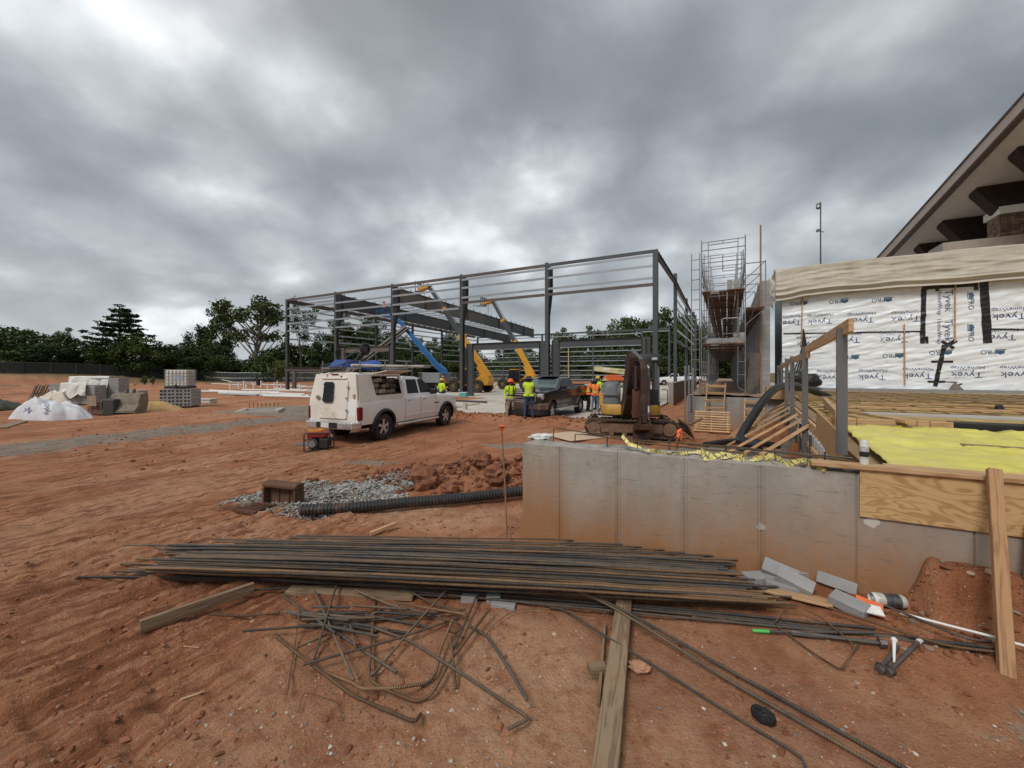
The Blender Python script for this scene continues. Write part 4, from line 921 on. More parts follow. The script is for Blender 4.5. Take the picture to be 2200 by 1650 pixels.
# ------------------------------------------------------------------ finished building with deep eaves behind
M_fascia = mat('taupe_fascia', (.42,.35,.30), .6, 0, .06, 2); M_soffit = mat('cream_soffit', (.86,.86,.81), .8, 0, .05, 2); M_dkbeam = mat('dark_stained_beam', (.028,.016,.012), .55, 0, .3, 3)
M_stucco = mat('taupe_stucco', (.40,.335,.275), .85, 0, .08, 4); M_shingle = mat('roof_shingle', (.10,.085,.08), .9, 0, .3, 12)
E0 = Vector((33.5,36,12.73)); E1 = Vector((27.8,22,16.5)); D_ = (E1 - E0); E2 = E0 + D_*1.75; E_1 = E0 - D_*.35
hall = thing('finished_hall', 'finished hall with taupe fascia and deep cream eaves on dark beams', 'building', (34, 34, 0))
dn = D_.normalized(); nrm = dn.cross(V).normalized()
if nrm.z < 0: nrm = -nrm
mb = MB(); mb.prism([E_1, E2, E2 + V*13, E_1 + V*13], tuple(-nrm*.06)); mb.build('soffit', M_soffit, hall, world=True)
mb = MB(); mb.prism([E_1 - V*.12 + nrm*.55, E2 - V*.12 + nrm*.55, E2 + V*13 + nrm*.55, E_1 + V*13 + nrm*.55], tuple(nrm*.12)); mb.build('roof', M_shingle, hall, world=True)
mb = MB(); mb.prism([E_1 - V*.06 - nrm*.12, E2 - V*.06 - nrm*.12, E2 - V*.06 + nrm*.54, E_1 - V*.06 + nrm*.54], tuple(V*.05)); mb.build('fascia', M_fascia, hall, world=True)
mb = MB(); mb.prism([E_1 + V*.0 - nrm*.2, E2 + V*.0 - nrm*.2, E2 + V*.0 - nrm*.07, E_1 + V*.0 - nrm*.07], tuple(V*.35)); mb.build('trim_board', mat('brown_trim', (.16,.125,.105), .6), hall, world=True)
for f in (.05, .27, .52, .76, 1.05):
    q = E0 + D_*f + V*1.5 - nrm*.07; mb = MB(); dd = dn*.42
    prof = [q, q + V*6.5, q + V*6.5 - Z*1.75, q + V*1.0 - Z*1.65, q + V*.0 - Z*.2]
    mb.prism([p - dd for p in prof], tuple(dd*2)); mb.build('eave_beam', M_dkbeam, hall, world=True)
    mb = MB(); mb.prism([p - dd*1.15 - Z*1.65 for p in (q + V*2.6, q + V*6.5, q + V*6.5 - Z*.25, q + V*2.6 - Z*.3)], tuple(dd*2.3)); mb.build('beam_trim', M_stucco, hall, world=True)
wq = E0 + V*6.0; we = E2 + V*6.0
mb = MB(); mb.prism([Vector((wq.x,wq.y,0)) - dn*5, Vector((we.x,we.y,0)), Vector((we.x,we.y,we.z-.3)), Vector((wq.x,wq.y,wq.z-.3)) - dn*5], tuple(V*.4)); mb.build('wall', M_stucco, hall, world=True)
pc = Vd(2172, 480, 27.5)
mb = MB(); mb.box((pc.x, pc.y, 6.8), (1.5,1.5,11.8), Matrix.Rotation(-TH, 3, 'Z')); pil = mb.build('stone_pillar', mat('mortar', (.13,.10,.08), .9), hall, world=True)
rg = random.Random(5); M_ledge = mat('ledge_stone', (.21,.145,.105), .9, 0, .35, 5, bump=.5, bscale=12, rnd=.35)
for face in (0, 1):
    for r_ in range(22):
        x = -.76
        while x < .7:
            w_ = min(rg.uniform(.25,.6), .77 - x); z_ = 8.4 + r_*.2; n_ = (-U if face == 0 else -V); a_ = (V if face == 0 else U)
            mb = MB(); q = pc + a_*(x + w_/2) + n_*(.75 + rg.uniform(0,.05)); mb.beam(Vector((q.x,q.y,z_)) - a_*(w_/2-.01), Vector((q.x,q.y,z_)) + a_*(w_/2-.01), .12, .18); mb.build('stone', M_ledge, pil, world=False); o = scene.objects[-1] if False else None
            x += w_
for o in [c for c in bpy.data.objects if c.parent == pil]:
    o.data.transform(hall.matrix_basis.inverted())
mb = MB(); mb.box((pc.x, pc.y, 12.95), (1.9,1.9,.5), Matrix.Rotation(-TH, 3, 'Z')); mb.build('pillar_cap', M_soffit, hall, world=True)
lc = Vd(2080, 524, 26.5); mb = MB(); mb.prism([lc - V*1.2 - Z*1.5, lc + V*4 - Z*1.5, lc + V*4 + Z*.25, lc - V*1.2 + Z*.25], tuple(U*2.2)); mb.build('parapet', M_stucco, hall, world=True)
# camera mast on the roof
mp_ = Vd(1763, 558, 27); mast = thing('camera_mast', 'thin roof mast with small surveillance cameras standing above the tarp', 'mast', (mp_.x, mp_.y, 8.2))
mb = MB(); mb.cyl((mp_.x,mp_.y,8.0), (mp_.x,mp_.y,13.45), .045, .035, 8); mb.build('pole', M_steel, mast, world=True)
mb = MB(); mb.sphere((mp_.x-.16,mp_.y,13.1), .14, 10, 6); mb.cyl((mp_.x-.16,mp_.y,13.1),(mp_.x-.16,mp_.y,13.35), .12); mb.beam((mp_.x-.2,mp_.y,13.35),(mp_.x,mp_.y,13.35),.05,.05); mb.build('camera_head', M_galv, mast, world=True)
mb = MB(); mb.beam((mp_.x-.22,mp_.y,11.55),(mp_.x+.25,mp_.y,11.45),.04,.04); mb.box((mp_.x-.18,mp_.y,11.55),(.16,.14,.16)); mb.build('side_arm', M_galv, mast, world=True)
for k in range(3):
    a = k*2.09; mb = MB(); mb.cyl((mp_.x,mp_.y,8.9),(mp_.x+.5*math.cos(a),mp_.y+.5*math.sin(a),8.2),.025,n=6); mb.build('stay', M_steel, mast, world=True)

# ------------------------------------------------------------------ footing, block wall, scaffold
F0 = Vector((6.9,16.0,0)); FH = 1.16
def fp(s, t, z=0.0): q = F0 + V*s + U*t; return Vector((q.x, q.y, z))
foot = thing('foundation_wall', 'grey concrete foundation end under the scaffold, muddy at its base', 'wall', tuple(F0))
for i, (a, b_) in enumerate(((0,1.0),(1.0,2.0),(2.0,3.4))):
    mb = MB(); mb.prism([fp(a+.006,0,-.3), fp(b_-.006,0,-.3), fp(b_-.006,.3,-.3), fp(a+.006,.3,-.3)], (0,0,FH+.3)); mb.build('panel', M_wall2, foot, world=True)
mb = MB(); mb.prism([fp(.01,.02,-.3), fp(3.4,.02,-.3), fp(3.4,46,-.3), fp(.01,46,-.3)], (0,0,FH+.28)); mb.build('body', M_wall2, foot, world=True)
mb = MB()
def ftop(u, v):
    s = u*3.4; t = v*v*46; n = float(fbm(np.array([s*3.]), np.array([t*2.]), 4, 41)[0]); return fp(s, t, FH - .01 + n*.16*min(1, 12*min(u, 1-u) + .1))
mb.grid(ftop, 24, 90); mb.build('rubble_top', mat('muddy_rubble', (.28,.20,.14), .95, 0, .4, 5, bump=.8, bscale=15, dirt=(.33,.14,.07), dirt_amt=.4), foot, world=True, smooth=True)
for s in (.18, .82, 2.6):
    mb = MB(); mb.beam(fp(s,-.02,.55), fp(s,-.02,FH+.02), .05, .02, U); mb.build('strap', M_brown_steel, foot, world=True)
# block wall
B0 = Vector((9.98,16.3,0)); BT = .35; BZ = FH + .02; BH = 5.8
def bp_(s, t, z): q = B0 + V*s + U*t; return Vector((q.x, q.y, z))
def brick_mat():
    m = bpy.data.materials.new('block_masonry'); m.use_nodes = True; nt = m.node_tree; N = nt.nodes; L = nt.links; b = N['Principled BSDF']; b.inputs['Roughness'].default_value = .92
    tc = N.new('ShaderNodeTexCoord'); br = N.new('ShaderNodeTexBrick'); br.inputs['Scale'].default_value = 1; br.inputs['Brick Width'].default_value = .4; br.inputs['Row Height'].default_value = .2; br.inputs['Mortar Size'].default_value = .006
    br.inputs['Color1'].default_value = (.30,.295,.29,1); br.inputs['Color2'].default_value = (.25,.245,.24,1); br.inputs['Mortar'].default_value = (.2,.19,.185,1); L.new(tc.outputs['Object'], br.inputs['Vector']); L.new(br.outputs['Color'], b.inputs['Base Color']); return m
cw = thing('block_wall', 'unfinished grey concrete block wall running back beside the scaffold', 'wall', tuple(B0))
rows = int((BH - BZ)/.2)
shared = None
M_L = Matrix((V, U, Z)).transposed().to_4x4()
for r_ in range(rows):
    for c_ in range(8):
        t = c_*.4 + (.2 if r_ % 2 else 0) + .2
        if r_ == rows - 1 and c_ == 5: continue
        if shared is None:
            mb = MB(); mb.box((0,0,0), (BT,.392,.192)); o = mb.build('block', M_cmu, cw, bevel=0); shared = o.data
        else: o = bpy.data.objects.new('block', shared); COL.objects.link(o); o.parent = cw
        M = M_L.copy(); M.translation = bp_(BT/2, t, BZ + .1 + r_*.2); o.matrix_basis = cw.matrix_basis.inverted() @ M
    if r_ % 2:
        mb = MB(); q = bp_(BT/2, .1, BZ + .1 + r_*.2); mb.beam(q - U*.096, q + U*.096, BT, .192); mb.build('half_block', M_cmu, cw, world=True)
mb = MB(); mb.prism([bp_(.012,.01,BZ), bp_(BT-.012,.01,BZ), bp_(BT-.012,3.3,BZ), bp_(.012,3.3,BZ)], (0,0,rows*.2-.2)); mb.build('mortar_core', mat('mortar_grey', (.24,.235,.23), .95), cw, world=True)
mb = MB(); mb.box((0,0,0),(26,BT-.01,rows*.2)); o = mb.build('far_courses', brick_mat(), cw); o.data.transform(Matrix.Rotation(R(90),4,'X').inverted() @ Matrix.Identity(4))
M = Matrix((U, Z, V)).transposed().to_4x4(); M.translation = bp_(BT/2, 3.45+13, BZ + rows*.1); o.matrix_basis = cw.matrix_basis.inverted() @ M
mb = MB(); mb.beam(bp_(.02,-.06,BZ), bp_(.02,-.06,8.0), .06, .09, U); tag(mb.build('guide_pole', M_oldwood, org=tuple(bp_(.02,-.06,BZ))), 'tall upright timber guide pole at the end of the block wall', 'pole')
crumple('torn_plastic', bp_(.38,.1,5.35), .5, (.18,.4,1.0), mat('torn_clear_plastic', (.50,.46,.42), .4, 0, .15, 6), 'torn pale plastic hanging at the top of the block wall', 'plastic sheet', 14, .6)
# scaffold
scaf = thing('scaffold', 'long tubular masonry scaffold with plank decks beside the block wall', 'scaffold', (7.58,16.2,FH))
SW = 1.52; SH = 2.05; SP = 2.15; NB = 12
S0 = Vector((7.58,16.2,FH))
def sp_(a, t, z): q = S0 + V*a + U*t; return Vector((q.x, q.y, FH + z))
def frame_mesh():
    mb = MB(); r = .021
    for x in (0, SW): mb.cyl((x,0,0),(x,0,SH+.06), r, n=7)
    mb.cyl((0,0,SH-.04),(SW,0,SH-.04), r, n=7); mb.cyl((.26,0,SH-.16),(SW-.26,0,SH-.16), .015, n=6); mb.cyl((SW/2,0,SH-.16),(SW/2,0,SH-.04), .015, n=6)
    for x, e in ((.24,0),(SW-.24,SW)):
        mb.tube(bent([(x,0,SH-.04),(x + (.02 if e == 0 else -.02),0,.35),(e,0,.22)],.15), .014, 6)
        for z in (.85, 1.35): mb.cyl((x,0,z),(e,0,z), .013, n=6)
    return mb
def brace_mesh():
    mb = MB(); mb.cyl((0,0,.45),(0,SP,1.65), .012, n=5); mb.cyl((0,0,1.65),(0,SP,.45), .012, n=5); return mb
LM = Matrix((V, U, Z)).transposed().to_4x4()
def place(o, a, t, z):
    M = LM.copy(); M.translation = sp_(a, t, z); o.parent = scaf; o.matrix_basis = scaf.matrix_basis.inverted() @ M
f0_ = frame_mesh().build('frame', M_galv, smooth=50); b0_ = brace_mesh().build('cross_brace', M_galv, smooth=50); first = True
for lv in range(3):
    for i in range(NB):
        if first: o = f0_; first = False
        else: o = f0_.copy(); COL.objects.link(o)
        place(o, 0, i*SP, lv*SH)
first = True
for lv in range(3):
    for i in range(NB - 1):
        for a in (0, SW):
            if first: o = b0_; first = False
            else: o = b0_.copy(); COL.objects.link(o)
            place(o, a, i*SP, lv*SH)
rg = random.Random(11)
for lv, z in ((1, SH-.01), (2, 2*SH-.01)):
    for i in range(0, NB - 1, 2):
        for k in range(5):
            e = rg.uniform(-.35, .0) if i == 0 else -.1
            plank('deck_plank', sp_(.17 + k*.295, i*SP + e, z + .02 + .012*(i % 4)), sp_(.17 + k*.295 + rg.uniform(-.02,.02), (i+2)*SP + .1, z + .02 + .012*(i % 4)), .28, .045, M_scaffwood, parent=scaf)
for i in range(0, NB - 1, 2):
    for k in range(2): plank('side_plank', sp_(SW + .17 + k*.30, i*SP - .1, 3.4 + .01*(i % 4)), sp_(SW + .17 + k*.30, (i+2)*SP + .1, 3.4 + .01*(i % 4)), .27, .045, M_scaffwood, parent=scaf)
for i in range(0, 4):
    for z in (3.35, 5.1):
        mb = MB(); mb.cyl(sp_(SW,i*SP,z), sp_(SW+.66,i*SP,z), .018, n=6); mb.cyl(sp_(SW,i*SP,z-.6), sp_(SW+.62,i*SP,z-.02), .014, n=6); mb.build('outrigger', M_galv, scaf, world=True)
    mb = MB(); mb.cyl(sp_(SW+.66,i*SP,3.3), sp_(SW+.66,i*SP,5.15), .018, n=6); mb.build('guard_post', M_galv, scaf, world=True)
for z in (2.55, 3.0, 4.6, 5.05):
    for a in (0, SW):
        mb = MB(); mb.cyl(sp_(a,0,z), sp_(a,(NB-1)*SP,z), .016, n=6); mb.build('guard_rail', M_galv, scaf, world=True)
for z in (5.5, 5.0):
    mb = MB(); mb.cyl(sp_(0,.05,z+.3), sp_(SW,.05,z+.3), .017, n=6); mb.build('end_rail', M_galv, scaf, world=True)
mb = MB(); mb.tube(bent([sp_(.75,.0,2.45), sp_(.75,.0,3.05), sp_(1.3,.0,3.05), sp_(1.3,.0,2.45), sp_(.75,.0,2.45)],.08), .016, 6); mb.build('swing_gate', M_galv, scaf, world=True)
mb = MB(); mb.tube(bent([sp_(.75,.0,4.9), sp_(.75,.0,5.55), sp_(1.4,.0,5.55), sp_(1.4,.0,4.9), sp_(.75,.0,4.9)],.08), .016, 6); mb.build('swing_gate', M_galv, scaf, world=True)
lad = thing('access_ladder', 'narrow steel ladder clamped to the outer side of the scaffold', 'ladder', tuple(sp_(-.3,-.05,-.1)))
for a in (-.36, -.06): mb = MB(); mb.cyl(sp_(a,-.06,-.1), sp_(a,-.06,5.7), .018, n=7); mb.build('rail', M_galv, lad, world=True)
for k in range(14):
    mb = MB(); mb.cyl(sp_(-.36,-.06,.25 + k*.4), sp_(-.06,-.06,.25 + k*.4), .014, n=6); mb.build('rung', M_galv, lad, world=True)
def cmu_obj(c, rz, label, group=None, size=(.39,.19,.19)):
    mb = MB(); x, y, z = size
    mb.box((0,-y/2+.016,0),(x,.032,z)); mb.box((0,y/2-.016,0),(x,.032,z))
    for k in (-x/2+.016, 0, x/2-.016): mb.box((k,0,0),(.032,y-.064,z))
    o = mb.build('concrete_block', M_cmu); o.location = c; o.rotation_euler = (0,0,rz); return tag(o, label, 'block', group)
for k in range(4):
    q = sp_(1.15 + .2*(k % 2)*.0 + .0, .55, 0); 
    cmu_obj((*sp_(1.0 + .22*(k % 2), .15 + .0*k, 0).xy, FH + 2*SH + .145 + .195*(k//2)), -TH + R(90), 'grey block stacked on the upper scaffold deck', 'blocks on the upper deck')
for k, (a, n_) in enumerate(((.35,1),(.6,1),(.8,1),(1.1,1),(1.32,2),(.48,1))):
    for j in range(n_): cmu_obj((*sp_(a, .2 + .4*(k == 5), 0).xy, FH + SH + .145 + .195*j), -TH + R(90 if k % 2 else 0), 'grey block standing on the lower scaffold deck', 'blocks on the lower deck')
# site built ladders
def wood_ladder(base, top, w, n, label):
    t = thing('wooden_ladder', label, 'ladder', tuple(base)); base = Vector(base); top = Vector(top); a = V*(w/2)
    for s_ in (-1, 1): plank('rail', base + a*s_, top + a*s_, .09, .04, M_wood, up=V, parent=t)
    for i in range(n):
        f = (i + .6)/n; q = base.lerp(top, f) - U*.05; plank('rung', q - a*1.12, q + a*1.12, .09, .04, M_wood, up=U + Z*.3, parent=t)
b_ = fp(.95,-.62,0); wood_ladder((b_.x,b_.y,.05), tuple(fp(1.05,.05,1.68)), .62, 6, 'site built pine ladder leaning on the foundation under the scaffold')
b_ = fp(2.25,-.6,0); wood_ladder((b_.x,b_.y,.0), tuple(fp(2.3,-.02,1.12)), .6, 4, 'shorter pine ladder against the foundation behind the black hose')
pal = thing('slatted_pallet', 'pale slatted wooden pallet leaning at the foot of the pine ladder', 'pallet', tuple(fp(.9,-1.6,0)))
for k in range(9):
    f = k/8; z = .04 + .62*f; t = -1.55 + .6*f; plank('slat', fp(.35,t,z), fp(1.5,t,z), .065, .02, M_wood, up=(Z - U*.6), parent=pal)
for a in (.42, .92, 1.43): plank('stringer', fp(a,-1.53,.0), fp(a,-.92,.62), .04, .08, M_wood, up=(Z - U*.6), parent=pal)
q = fp(3.0,-.02,FH+.2); mb = MB(); mb.beam(q - V*.35, q + V*.35, .5, .42); tag(mb.build('plywood_box', M_ply, org=tuple(q)), 'orange plywood box form on the foundation corner', 'box')
for i, (px, yt, yb) in enumerate(((1472,786,893),(1480,785,880),(1489,790,880))):
    q0 = Vd(px, yb, 15.4); mb = MB(); mb.beam(Vector((q0.x,q0.y,.2)), Vector((q0.x,q0.y,CAM_H + (HOR-yt)/FOC*15.4)), .05, .03, U); tag(mb.build('steel_stake', M_galv, org=(q0.x,q0.y,.2)), ['tall grey steel stake at the outer corner of the foundation', 'middle grey steel stake at the foundation corner', 'grey steel stake next to the scaffold ladder'][i], 'stake')
# black hose arching down from the deck
M_hose = mat('black_hose', (.013,.014,.016), .45, 0, .3, 6, dirt=(.10,.06,.04), dirt_amt=.1)
hp = [Vd(1780,852,15.5), Vd(1740,838,15.3), Vd(1705,828,14.6), Vd(1672,832,13.6), Vd(1645,855,12.6), Vd(1620,890,11.9), Vd(1598,925,11.4), Vd(1590,944,11.0), Vd(1598,952,10.6), Vd(1640,957,10.2)]
def smooth_path(P, n=6):
    P = [Vector(p) for p in P]; out = []
    for i in range(len(P) - 1):
        a, b, c, d = P[max(i-1,0)], P[i], P[i+1], P[min(i+2,len(P)-1)]
        for k in range(n):
            t = k/n; out.append(.5*((2*b) + (c-a)*t + (2*a-5*b+4*c-d)*t*t + (3*b-a-3*c+d)*t**3))
    out.append(P[-1]); return out
mb = MB(); mb.tube(smooth_path(hp), .115, 12); tag(mb.build('black_hose', M_hose, org=tuple(hp[-1]), smooth=50), 'thick black hose arching from the deck down to the clay', 'hose')
hq = [Gd(1515,962), Gd(1560,955), Gd(1610,953), Gd(1680,965), Gd(1760,968)]
mb = MB(); mb.tube([p + Z*.07 for p in smooth_path(hq)], .09, 10); tag(mb.build('black_hose', M_hose, org=tuple(hq[0]), smooth=50), 'flattened black hose lying on the ground under the kickers', 'hose')
for k in range(5):
    q = [ty(.3 + .16*k,DZ+.1,.6), ty(.55 + .12*k,2.2,.5), ty(.9 + .06*k,3.4,.35), ty(1.0,4.2 + .1*k,.25)]
    mb = MB(); mb.tube(smooth_path(q), .035, 6); tag(mb.build('black_tubing', M_hose, org=tuple(q[0]), smooth=50), 'black tubing hanging at the left corner of the wrapped wall', 'tubing', 'black tubing by the wrapped wall')
crumple('cable_heap', ty(.9,DZ+.5,.8), .75, (1.1,.6,.75), M_hose, 'tangled heap of black cable at the foot of the wrapped wall', 'cable', 22, .5)
mb = MB(); mb.prism([sp_(SW+.05,1.0,0), sp_(SW+.5,1.0,0), sp_(SW+.55,1.0,1.7), sp_(SW+.2,1.0,1.75)], tuple(U*.1)); tag(mb.build('leaning_board', M_greywood, org=tuple(sp_(SW+.2,1,0))), 'dark weathered boards leaning between scaffold and block wall', 'board')
tag(plank('timber_cross', sp_(SW+.0,.6,.0), sp_(SW+.45,.6,.85), .1, .05, M_greywood, up=U), 'dark timber cross piece in front of the leaning boards', 'timber')
# far retaining wall beside the steel frame
ret = thing('retaining_wall', 'low board marked concrete retaining wall receding beside the steel frame', 'wall', (9.9,27.4,0))
q0 = Vector((9.9,27.4,0)); nseg = 24
for i in range(nseg):
    a = q0 + U*(i*1.0 + .008); b_ = q0 + U*((i+1)*1.0 - .008); mb = MB(); mb.beam(a + Z*.55 + V*.8, b_ + Z*.55 + V*.8, .3, 1.7); mb.build('panel', M_wall2, ret, world=True)
# ------------------------------------------------------------------ steel building frame
sf = thing('steel_building', 'grey steel building frame under construction with tapered columns and girts', 'building frame', tuple(SC))
BAY = 8.18; EZ = 10.5
def web(s, poly, th=.02):
    mb = MB(); mb.prism([st_pt(s - th/2, t, z) for t, z in poly], tuple(V*th)); return mb
def column(s, t0=0.0, tall=10.7, kind='taper', m=None, fw=.3):
    mb = MB()
    if kind == 'taper':
        inner = [(.36,0),(.36,6.5),(.95,8.6),(.95,tall-.2)]
        poly = [(0,0)] + inner + [(0,tall)]
        mb = web(s, [(t0+a, z) for a, z in poly]); mb.beam(st_pt(s,t0,0), st_pt(s,t0,tall), fw, .025, U)
        for (a, z0), (b, z1) in zip(inner[:-1], inner[1:]): mb.beam(st_pt(s,t0+a,z0), st_pt(s,t0+b,z1), fw, .025, U)
        mb.beam(st_pt(s,t0,6.5), st_pt(s,t0+.36,6.5), fw, .02); mb.beam(st_pt(s,t0,8.6), st_pt(s,t0+.95,8.6), fw*.8, .02)
    else:
        mb.ibeam(st_pt(s,t0,0), st_pt(s,t0,tall), .32, fw, up=U)
    mb.box(st_pt(s,t0+.15,.02), (.6,.6,.04), Matrix.Rotation(-TH,3,'Z'))
    return mb.build('column', m or M_steel, sf, world=True)
def girt(p, q, h=.2, m=None, name='girt', w=.06):
    mb = MB(); mb.beam(p, q, w, h); 
    mb.build(name, m or M_girt, sf, world=True)
SS = [-BAY*i for i in range(6)]
for i, s in enumerate(SS): column(s, 0, 10.75 if 0 < i < 5 else 10.6, 'taper' if 0 < i < 5 else 'straight', fw=.3 if i else .34)
for i in range(5):
    a, b = SS[i], SS[i+1]
    girt(st_pt(a-.15,-.1,EZ), st_pt(b+.15,-.1,EZ), .22, M_brown_steel if i else M_steel, 'eave_strut', .14)
    zs = (10.22, 9.5, 8.65) if i < 2 else ((9.5, 8.65, 7.75) if i == 2 else (9.5, 8.65, 7.75, 6.9))
    if i == 2: zs = (10.15,) + zs
    for z in zs: girt(st_pt(a-.16,-.1,z), st_pt(b+.16,-.1,z), .17 if i else .15)
    if i < 2: girt(st_pt(a-.16,-.1,8.2), st_pt(b+.16,-.1,8.2), .2, M_brown_steel, 'girt', .14)
def rafter(s, t0, t1, z0, z1, d, m=None):
    mb = web(s, [(t0,z0),(t1,z1),(t1,z1-d),(t0,z0-d)]); mb.beam(st_pt(s,t0,z0), st_pt(s,t1,z1), .3, .025); mb.beam(st_pt(s,t0,z0-d), st_pt(s,t1,z1-d), .3, .025)
    for k in range(1, 4):
        t = t0 + (t1-t0)*k/4; z = z0 + (z1-z0)*k/4; mb.beam(st_pt(s,t,z), st_pt(s,t,z-d), .28, .02, U)
    return mb.build('rafter', m or M_steel, sf, world=True)
M_raftb = mat('dusty_rafter', (.135,.115,.10), .6, .1, .15, .8)
rafter(SS[3], .95, 17, 10.45, 9.9, 1.35, M_raftb); rafter(SS[3], 17, 33, 9.9, 9.35, 1.35); rafter(SS[4], .95, 40, 10.45, 9.2, 1.35)
mb = MB(); mb.ibeam(st_pt(SS[5],.1,10.4), st_pt(SS[5],40,9.3), .45, .25); mb.build('end_rafter', M_brown_steel, sf, world=True)
for s, n_, t1 in ((SS[3],22,33),(SS[4],27,40)):
    for k in range(n_):
        t = 1.2 + (t1-2)*k/(n_-1); z = 10.47 - (t/40)*1.25; mb = MB(); mb.box(st_pt(s,t,z+.12), (.12,.03,.22), Matrix.Rotation(-TH,3,'Z')); mb.build('purlin_clip', M_steel, sf, world=True)
for k in range(27):
    t = 1.2 + 38*k/26; z = 10.47 - (t/40)*1.25 + .14
    girt(st_pt(SS[4]-.2,t,z), st_pt(SS[5],t,z), .18, None, 'purlin', .07)
    if 3 < k < 24: girt(st_pt(SS[4]+.2,t,z), st_pt(SS[4]+2.2,t,z), .18, None, 'purlin', .07)
# portal frames in three bays
def portal(s0, s1, zt, m, d=.55, t=.55):
    for s in (s0, s1):
        mb = MB(); mb.ibeam(st_pt(s,t,0), st_pt(s,t,zt), .6, .3, up=V); mb.build('portal_column', M_steel if m is M_steel else M_raftb, sf, world=True)
    mb = MB(); mb.ibeam(st_pt(s0-.3,t,zt-d/2), st_pt(s1+.3,t,zt-d/2), d, .3); mb.build('portal_beam', m, sf, world=True)
portal(SS[0]-.75, SS[1]+.55, 4.65, M_steel); portal(SS[1]-.55, SS[2]+.6, 4.65, M_steel); portal(SS[3]-.55, SS[4]+.55, 4.75, M_raftb)
mb = MB(); mb.beam(st_pt(SS[0]-.75,.5,2.6), st_pt(SS[0]-.75,.5,4.6), .5, .04, V); mb.build('portal_plate', M_raftb, sf, world=True)
# right side wall
for k, t in enumerate((12.3, 24.6, 36.9, 41)): column(.0, t, 11.6 if k == 0 else 11.2, 'straight')
for k in range(3):
    t0 = (0.2, 12.3, 24.6)[k]; t1 = (12.3, 24.6, 36.9)[k]; z0 = (10.45, 10.75, 10.55)[k]; z1 = (10.75, 10.55, 10.2)[k]
    mb = MB(); mb.ibeam(st_pt(0,t0,z0), st_pt(0,t1,z1), .4, .22); mb.build('side_rafter', M_brown_steel, sf, world=True)
    n_ = 12
    for j in range(n_):
        f = (j+.5)/n_; mb = MB(); mb.box(st_pt(0,t0+(t1-t0)*f,z0+(z1-z0)*f+.3), (.1,.04,.2), Matrix.Rotation(-TH,3,'Z')); mb.build('purlin_clip', M_steel, sf, world=True)
    if k:
        for z in (9.9, 9.1, 8.3, 7.5, 6.2): girt(st_pt(.1,t0+.1,z), st_pt(.1,t1-.1,z), .18)
        mb = MB(); mb.cyl(st_pt(0,t0+.2,5.2), st_pt(0,t1-.2,5.2), .15, n=10); mb.build('tie_pipe', M_steel, sf, world=True)
# left end wall
for t in (13.6, 21.3, 29, 36.7): column(SS[5], t, 9.6, 'straight', fw=.25)
for a, b, zs in ((.3,13.6,(9.5,8.7,7.8,6.9,6.0)),(13.6,21.3,(9.2,8.6,7.7,6.8,5.9,3.9)),(21.3,29,(9.0,8.2,7.4,6.5,5.6,3.3)),(29,36.7,(8.8,8.0,7.1,6.2,5.3,4.2)),(36.7,41,(8.6,7.7,6.8,5.9,5.0,4.1,3.2,2.2))):
    for z in zs: girt(st_pt(SS[5]-.1,a,z), st_pt(SS[5]-.1,b,z), .18)
# back wall
BS = [-3.9, -8.18, -16.6, -26.5, -34.8, -41.0]
for s in BS: column(s, 41, 9.3, 'straight', fw=.3)
for a, b in zip(BS[:-1], BS[1:]):
    for z in ((8.7, 6.7, 5.85, 5.0, 4.15, 3.3, 2.45, 1.6, .8) if a < -5 else (8.9,)):
        girt(st_pt(a-.1,40.85,z), st_pt(b+.1,40.85,z), .16)
    girt(st_pt(a,40.9,9.25), st_pt(b,40.9,9.25), .3, M_steel, 'eave_beam', .2)
    girt(st_pt(a,40.9,4.55), st_pt(b,40.9,4.55), .16, M_steel, 'dark_girt', .1)
mb = MB(); mb.cyl(st_pt(-21,40.3,0), st_pt(-21,40.3,6.5), .09, n=8); mb.build('brace_post', mat('pale_yellow_post', (.42,.38,.16), .6), sf, world=True)
for a, b in (((-18,1),(-25,5)),((-25,1),(-18,5))):
    mb = MB(); mb.cyl(st_pt(a[0],40.4,a[1]), st_pt(b[0],40.4,b[1]), .03, n=6); mb.build('rod_brace', M_steel, sf, world=True)
# diagonal shore behind the white pickup
mb = MB(); p0 = Vd(735,806,42); p1 = Vd(872,703,46); mb.ibeam(p0 - Z*1.7 + Vector((-2.0,0,0)), p1, .5, .3, up=Vector((.6,0,.8))); mb.ibeam(p0 - Z*1.7 + Vector((-1.6,0,.0)), p1 + Vector((.4,0,0)), .2, .2, up=Vector((.6,0,.8))); tag(mb.build('steel_shore', M_raftb, org=(p0.x-2,p0.y,0)), 'long dusty steel member shored diagonally behind the white pickup', 'steel beam')
mb = MB(); q0 = Vd(612,793,34); q1 = Vd(690,795,34); mb.ibeam(q0, q1 + Vector((2,0,0)), .35, .25); mb.box(q0 + Vector((.8,0,-.9)), (.25,.25,1.5)); mb.box(q1 + Vector((1,0,-.9)), (.25,.25,1.5)); tag(mb.build('stored_beam', M_brown_steel, org=(q0.x,q0.y,0)), 'brown steel beam resting on low stands behind the white pickup', 'steel beam')

